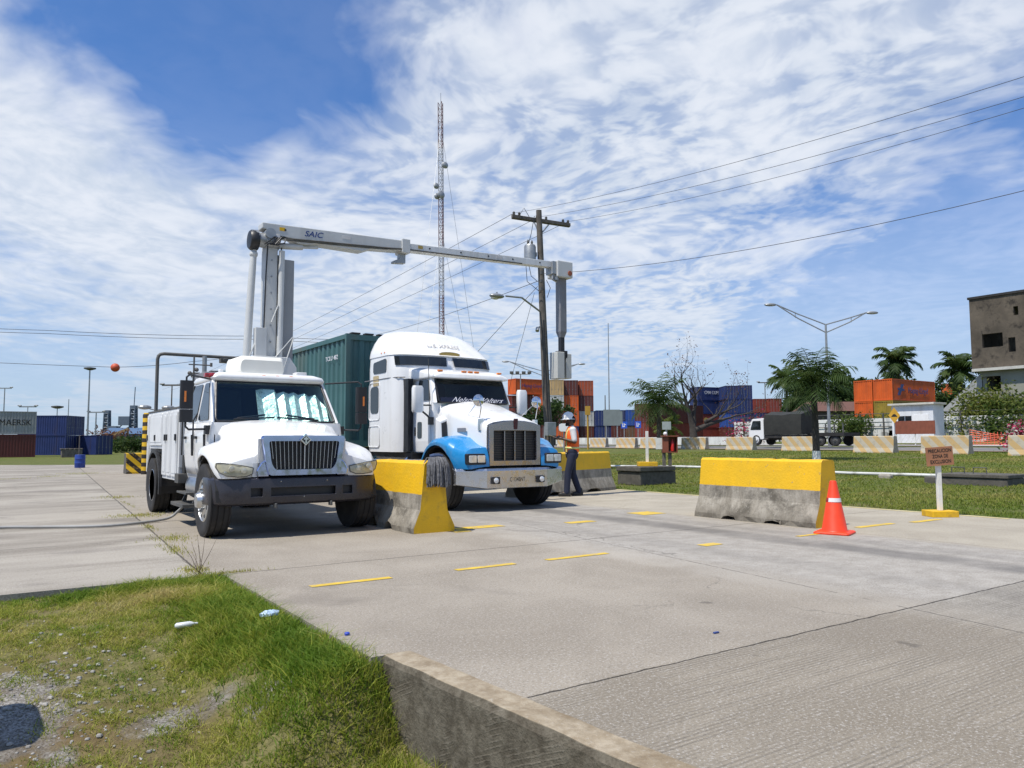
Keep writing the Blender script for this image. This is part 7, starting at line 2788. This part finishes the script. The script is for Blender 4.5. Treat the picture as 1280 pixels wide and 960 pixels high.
for x_ in (-2.2, 2.2):
    for sy in (-1, 1):
        q = MB()
        q.cyl((x_, sy * 1.5, .8), (x_, sy * 1.0, .8), .8, n=16)
        q.build('wheel', M['rubber'], rs)
bs_ = thing('shed', 'low blue roofed shed between the harbour crane and ringed bollard', 'shed', on(176, 0, 200), R(-34))
q = MB()
q.box(-8, 6, -3, 3, 0, 3.0)
q.loft([[(-8.3, -3.3, 3.0), (6.3, -3.3, 3.0), (6.3, 3.3, 3.0), (-8.3, 3.3, 3.0)], [(-8.3, -.1, 4.6), (6.3, -.1, 4.6), (6.3, .1, 4.6), (-8.3, .1, 4.6)]])
q.build('body', mat('blue_shed_sheet', (.06, .12, .22), .6), bs_)


# ---------------------------------------------------------------- vegetation
def leaf_mat(name, c0, c1, c2):
    return grass_material(name, c0, c1, c2)


LM = dict(dark=leaf_mat('dark_green_leaves', (.022, .048, .012), (.042, .080, .018), (.085, .115, .030)),
          mid=leaf_mat('mid_green_leaves', (.040, .075, .014), (.080, .125, .024), (.145, .165, .040)),
          pale=leaf_mat('yellow_green_leaves', (.075, .110, .018), (.150, .180, .032), (.25, .24, .06)),
          palm=leaf_mat('palm_fronds', (.028, .055, .014), (.055, .095, .022), (.12, .14, .040)),
          rust=leaf_mat('dry_reddish_leaves', (.07, .035, .022), (.14, .06, .035), (.22, .10, .05)),
          pink=leaf_mat('magenta_bracts', (.30, .012, .06), (.50, .025, .12), (.58, .08, .18)),
          whitefl=leaf_mat('pale_bracts', (.55, .50, .42), (.62, .58, .52), (.70, .66, .62)))


def leaves(name, parent, pts, size, tint, m, seed=1, flat=.3, aspect=.5):
    rg_ = np.random.default_rng(seed)
    n = len(pts)
    u_ = rg_.normal(0, 1, (n, 3))
    u_[:, 2] *= .7
    u_ /= np.linalg.norm(u_, axis=1)[:, None]
    w_ = rg_.normal(0, 1, (n, 3))
    w_ -= (w_ * u_).sum(1)[:, None] * u_
    w_ /= np.linalg.norm(w_, axis=1)[:, None]
    s_ = size * rg_.uniform(.6, 1.3, n)
    a, b = u_ * s_[:, None], w_ * (s_ * aspect)[:, None]
    V = np.stack([pts - a, pts - b * .9, pts + a, pts + b * .9], 1).reshape(-1, 3)
    me = bpy.data.meshes.new(name)
    me.vertices.add(4 * n)
    me.vertices.foreach_set('co', V.ravel())
    me.loops.add(4 * n)
    me.loops.foreach_set('vertex_index', np.arange(4 * n))
    me.polygons.add(n)
    me.polygons.foreach_set('loop_start', np.arange(n) * 4)
    me.update(calc_edges=True)
    at_ = me.attributes.new('tint', 'FLOAT', 'POINT')
    at_.data.foreach_set('value', np.repeat(np.clip(tint, 0, 1), 4).astype(np.float32))
    me.materials.append(m)
    o = bpy.data.objects.new(name, me)
    COL.objects.link(o)
    o.parent = parent
    return o


def tree(label, px, d, h, rx, rz, n=2600, mat_='dark', seed=1, trunk=.16, name='tree', cat='tree', group=None, leaf=.22, dz=0.0, clusters=26, base=None):
    """Broad tree: tapered trunk, limbs to every clump, leaves gathered in clumps through the crown."""
    loc = base or on(px, 0, d)
    t_ = thing(name, label, cat, (loc[0], loc[1], loc[2] + dz), 0, group)
    rg_ = np.random.default_rng(seed)
    cz = h - rz
    cl = []
    while len(cl) < clusters:
        p = rg_.uniform(-1, 1, 3)
        if .35 < np.linalg.norm(p) < 1:
            cl.append(p * np.array([rx, rx, rz]) * rg_.uniform(.8, 1.08) + np.array([0, 0, cz]))
    cl = np.array(cl)
    q = MB()
    q.tube([(0, 0, -.2), (rg_.normal(0, .1), rg_.normal(0, .1), cz * .5), (0, 0, cz)], [trunk, trunk * .75, trunk * .45], 8)
    for c in cl[:12]:
        q.tube([(0, 0, cz * .55), (c[0] * .5, c[1] * .5, (cz * .6 + c[2]) / 2 - .1), tuple(c)], [trunk * .4, trunk * .25, trunk * .08], 5)
    q.build('trunk', M['bark'], t_, smooth=60)
    k = rg_.integers(0, len(cl), n)
    rad = rg_.uniform(.22, .42, len(cl)) * rx
    off = rg_.normal(0, 1, (n, 3))
    off /= np.linalg.norm(off, axis=1)[:, None]
    pts = cl[k] + off * (rad[k] * rg_.uniform(.2, 1.05, n) ** .6)[:, None] * np.array([1, 1, .8])
    tone = rg_.uniform(.15, .75, len(cl))
    leaves('crown', t_, pts, leaf, tone[k] + rg_.normal(0, .18, n), LM[mat_], seed)
    return t_


def bush(label, px, d, w, h, n=1500, mat_='mid', seed=1, name='bush', group=None, leaf=.16, base=None, flowers=None):
    loc = base or on(px, 0, d)
    t_ = thing(name, label, 'bush', loc, 0, group)
    rg_ = np.random.default_rng(seed)
    ncl = max(8, int(w * 4))
    cl = np.stack([rg_.uniform(-w / 2, w / 2, ncl), rg_.uniform(-w / 3, w / 3, ncl), rg_.uniform(.15, .8, ncl) * h], 1)
    k = rg_.integers(0, ncl, n)
    pts = cl[k] + rg_.normal(0, 1, (n, 3)) * np.array([.17 * h + .1, .17 * h + .1, .16 * h + .05])
    pts[:, 2] = np.maximum(pts[:, 2], .02)
    leaves('foliage', t_, pts, leaf, rg_.uniform(.1, .8, ncl)[k] + rg_.normal(0, .15, n), LM[mat_], seed)
    q = MB()
    for c in cl[:8]:
        q.tube([(c[0] * .4, c[1] * .4, -.1), tuple(c)], [.03, .012], 5)
    q.build('stem', M['bark'], t_)
    if flowers:
        for (mm, cnt, sz) in flowers:
            kk = rg_.integers(0, ncl, cnt)
            sel = rg_.permutation(ncl)[:max(4, ncl // 2)]
            kk = sel[rg_.integers(0, len(sel), cnt)]
            p2 = cl[kk] + rg_.normal(0, 1, (cnt, 3)) * np.array([.12 * h + .05, .12 * h + .05, .12 * h + .05])
            leaves('flowers', t_, p2, sz, rg_.uniform(0, 1, cnt), LM[mm], seed + 5, aspect=.8)
    return t_


def palm(label, px, d, h, fl, nf=16, seed=1, trunk=.16, white=False, m='palm', name='palm_tree', dz=0.0, droop=.8, wid=.028, group=None, leaf_len=.42, up=.3):
    loc = on(px, 0, d)
    t_ = thing(name, label, 'palm', (loc[0], loc[1], loc[2] + dz), 0, group)
    r_ = random.Random(seed)
    q = MB()
    bend = Vector((r_.uniform(-.12, .12), r_.uniform(-.12, .12), 0))
    pts = [Vector((0, 0, -.1)) + bend * (k / 6) ** 2 + Vector((0, 0, (h + .1) * k / 6)) for k in range(7)]
    q.tube(pts, [trunk * 1.25, trunk * 1.02, trunk, trunk * .95, trunk * .9, trunk * .85, trunk * .6], 10)
    q.build('trunk', M['bark_dark'] if white else M['bark'], t_, smooth=60)
    if white:
        q = MB()
        q.tube([(0, 0, 0), (0, 0, .42)], [trunk * 1.27, trunk * 1.14], 10)
        q.build('painted_band', M['white_post'], t_, smooth=60)
    q = MB()
    tint = []
    top = pts[-1]
    for f in range(nf):
        az_ = 2 * math.pi * (f * .381966 % 1) + r_.uniform(-.2, .2)
        el = lerp(1.45, -.55, (f + .5) / nf) + r_.uniform(-.12, .12)
        L = fl * r_.uniform(.8, 1.08)
        dirh = Vector((math.cos(az_), math.sin(az_), 0))
        sidev = Vector((-math.sin(az_), math.cos(az_), 0))
        ns = 9
        rach = []
        p, e = top.copy(), el
        for k in range(ns + 1):
            rach.append(p.copy())
            p = p + (dirh * math.cos(e) + Vector((0, 0, math.sin(e)))) * (L / ns)
            e -= droop * (1.6 * k / ns + .25) / ns * 1.9
        v0 = len(q.v)
        q.tube(rach, [.035 * (1 - .8 * k / ns) for k in range(ns + 1)], 4)
        tn = r_.uniform(.1, .7)
        tint += [tn] * (len(q.v) - v0)
        nl = max(14, int(30 - nf * .35))
        for k in range(2, nl):
            t2 = k / nl
            i = min(ns - 1, int(t2 * ns))
            b = lerp(rach[i], rach[i + 1], t2 * ns - i)
            tang = (rach[i + 1] - rach[i]).normalized()
            ll = fl * leaf_len * math.sin(math.pi * min(1, .12 + .85 * t2)) ** .7 * r_.uniform(.8, 1.1)
            for s_ in (-1, 1):
                dv = (sidev * s_ * .85 + tang * .55 + Vector((0, 0, up - .65 * r_.uniform(.5, 1.3)))).normalized()
                tip = b + dv * ll + Vector((0, 0, -.18 * ll))
                mid = b + dv * ll * .5
                wv = tang * wid * (1 + .4 * r_.random())
                v0 = len(q.v)
                q.add([b - wv * .6, b + wv * .6, mid + wv, tip, mid - wv], [(0, 1, 2, 4), (4, 2, 3)])
                tint += [tn + r_.uniform(-.2, .2)] * (len(q.v) - v0)
    o = q.build('crown', LM[m], t_, normals=False)
    at_ = o.data.attributes.new('tint', 'FLOAT', 'POINT')
    at_.data.foreach_set('value', np.clip(np.array(tint), 0, 1).astype(np.float32))
    return t_


palm('slim young palm with dark trunk and whitewashed foot in front of the tarpaulin truck', 1020, 33, 3.35, 1.95, 27, 3, .15, True, wid=.020, droop=.60, up=.15, leaf_len=.46)
palm('bushy palm left of the bare tree in front of the dark red containers', 824, 57, 3.7, 2.8, 26, 5, .17, wid=.032, dz=-.2, droop=.66, up=.1, leaf_len=.34)
palm('low yellow green palm shrub at the foot of the bushy palm', 836, 60, 1.5, 1.5, 14, 8, .12, m='pale', wid=.035, name='palm_shrub', dz=.2)
palm('tall royal palm rising behind the orange containers', 1126, 112, 11.6, 4.0, 18, 11, .26, wid=.11, droop=1.0, dz=0)
palm('royal palm partly hidden by the ruined building', 1204, 104, 9.6, 3.9, 18, 14, .26, wid=.11, droop=1.0)
palm('small palm at the left edge of the dark trees behind the tarpaulin truck', 985, 100, 8.0, 3.0, 16, 17, .18, wid=.08)

GT = 'dark trees behind the far road'
tree('dark bushy tree left of the slim palm crown', 1000, 112, 8.6, 3.2, 3.4, 2600, 'dark', 2, group=GT, leaf=.30)
tree('tall dark tree directly behind the slim palm', 1028, 118, 11.2, 4.0, 4.6, 3600, 'dark', 3, group=GT, leaf=.32)
tree('dark dense tree right of the street lamp pole', 1056, 115, 10.6, 3.4, 4.4, 3000, 'dark', 4, group=GT, leaf=.32)
tree('dark tree at the left end of the orange containers', 1078, 122, 11.2, 3.2, 4.4, 2600, 'dark', 5, group=GT, leaf=.32)
tree('wide green tree behind the orange containers under the royal palm', 1108, 125, 11.3, 4.6, 3.4, 2600, 'mid', 6, group=GT, leaf=.32)
tree('green tree between the orange containers and the ruin', 1180, 122, 10.2, 3.6, 4.4, 2800, 'dark', 7, group=GT, leaf=.32)
tree('dark tree close against the ruined building', 1206, 112, 9.0, 3.0, 4.4, 2400, 'dark', 8, group=GT, leaf=.32)
tree('dense dark green tree filling the gap under the slim palm crown', 1012, 108, 7.4, 3.4, 3.2, 3200, 'dark', 31, group=GT, leaf=.30)
tree('deep green tree beside the left orange container', 1066, 108, 8.6, 2.6, 3.6, 2600, 'dark', 32, group=GT, leaf=.30)
tree('leafy green tree in front of the containers beside the utility pole', 693, 92, 5.6, 2.4, 2.0, 1700, 'dark', 9, leaf=.22)
tree('sparse green tree left of the utility pole behind the tractor mirror', 664, 92, 5.2, 1.7, 1.6, 1100, 'dark', 10, leaf=.22)
bush('yellow green bush below the left orange container', 1098, 84, 4.4, 3.0, 3400, 'pale', 21)
bush('green creeper bush on top of the white wall left part', 1068, 80, 5.0, 2.6, 3000, 'mid', 22)
bush('broad feathery green bush in front of the ruined building', 1240, 72.0, 4.6, 4.8, 8000, 'pale', 23, leaf=.17)
bush('green bush at the right frame edge in front of the ruin', 1276, 69, 5.6, 4.4, 6500, 'mid', 24, leaf=.18)
bush('low green bush by the pale triangular stair wall', 1188, 74, 3.2, 3.0, 1200, 'mid', 25)
bush('bougainvillea bush with magenta and white flowers at the right frame edge', 1272, 41, 1.9, 1.5, 420, 'dark', 26, leaf=.09, flowers=(('pink', 520, .075), ('whitefl', 330, .08)))
bush('bare twiggy bush with pink flowers in front of the blue stack', 941, 74, 4.6, 3.2, 700, 'rust', 27, leaf=.12, flowers=(('pink', 260, .10),))
bush('dark green hedge in front of the harbour cranes', 148, 130, 9, 2.4, 1800, 'dark', 28, leaf=.3)
bush('dark green shrubs left of the ringed bollard', 168, 118, 5, 2.2, 1000, 'dark', 29, leaf=.28)
bush('dry brown shrub by the foot of the hedge at left', 140, 150, 9, 4.0, 900, 'rust', 30, leaf=.35)

# bare tree
bt = thing('bare_tree', 'nearly bare spreading tree with a few dry leaves in front of the blue containers', 'tree', on(868, 0, 66), 0)
q = MB()
tips = []
r3 = random.Random(12)


def branch(p, dvec, length, r, depth):
    pts, rs = [p], [r]
    for k in range(4):
        dvec = (dvec + Vector((r3.uniform(-.28, .28), r3.uniform(-.28, .28), r3.uniform(-.12, .22)))).normalized()
        p = p + dvec * length / 4
        pts.append(p); rs.append(r * (1 - .13 * (k + 1)))
    q.tube(pts, rs, 6 if depth < 3 else 4)
    if depth >= 5:
        tips.append(p)
        return
    for k in range(3 if depth < 3 else 2):
        a = Vector((r3.uniform(-1, 1), r3.uniform(-1, 1), r3.uniform(-.15, .65)))
        branch(pts[-1] if k == 0 else pts[r3.choice((2, 3))], (dvec * 1.0 + a * .85).normalized(), length * r3.uniform(.62, .85), rs[-1] * r3.uniform(.74, .90), depth + 1)


rv = Vector((math.cos(YAW), math.sin(YAW), 0))
q.tube([(0, 0, -.2), rv * -.05 + Vector((0, 0, .8)), rv * -.1 + Vector((0, 0, 1.7))], [.42, .33, .31], 10)
branch(rv * -.1 + Vector((0, 0, 1.6)), rv * -.15 + Vector((0, 0, 1)), 2.9, .27, 1)
branch(rv * -.1 + Vector((0, 0, 1.65)), rv * .35 + Vector((.1, .1, 1)), 2.5, .26, 1)
branch(rv * -.05 + Vector((0, 0, 1.5)), rv * 1.0 + Vector((0, 0, .55)), 3.0, .26, 1)
branch(rv * -.1 + Vector((0, 0, 1.7)), rv * -.1 + Vector((-.3, -.3, 1)), 2.4, .20, 2)
branch(rv * .9 + Vector((0, 0, 2.2)), rv * .9 + Vector((0, 0, .5)), 2.4, .16, 2)
q.build('trunk', M['bark_dark'], bt, smooth=60)
rgb_ = np.random.default_rng(4)
tp = np.array([t_[:] for t_ in tips])
kk = rgb_.integers(0, len(tp), 420)
leaves('crown', bt, tp[kk] + rgb_.normal(0, .16, (420, 3)), .085, rgb_.uniform(0, 1, 420), LM['rust'], 9)

lw = MB()
lw.box(62.2, 62.5, 47, 120, .2, 1.55)
tag(lw.build('low_wall', M['wall_white'], None), 'long low white wall behind the striped barriers left of the bare tree', 'wall')
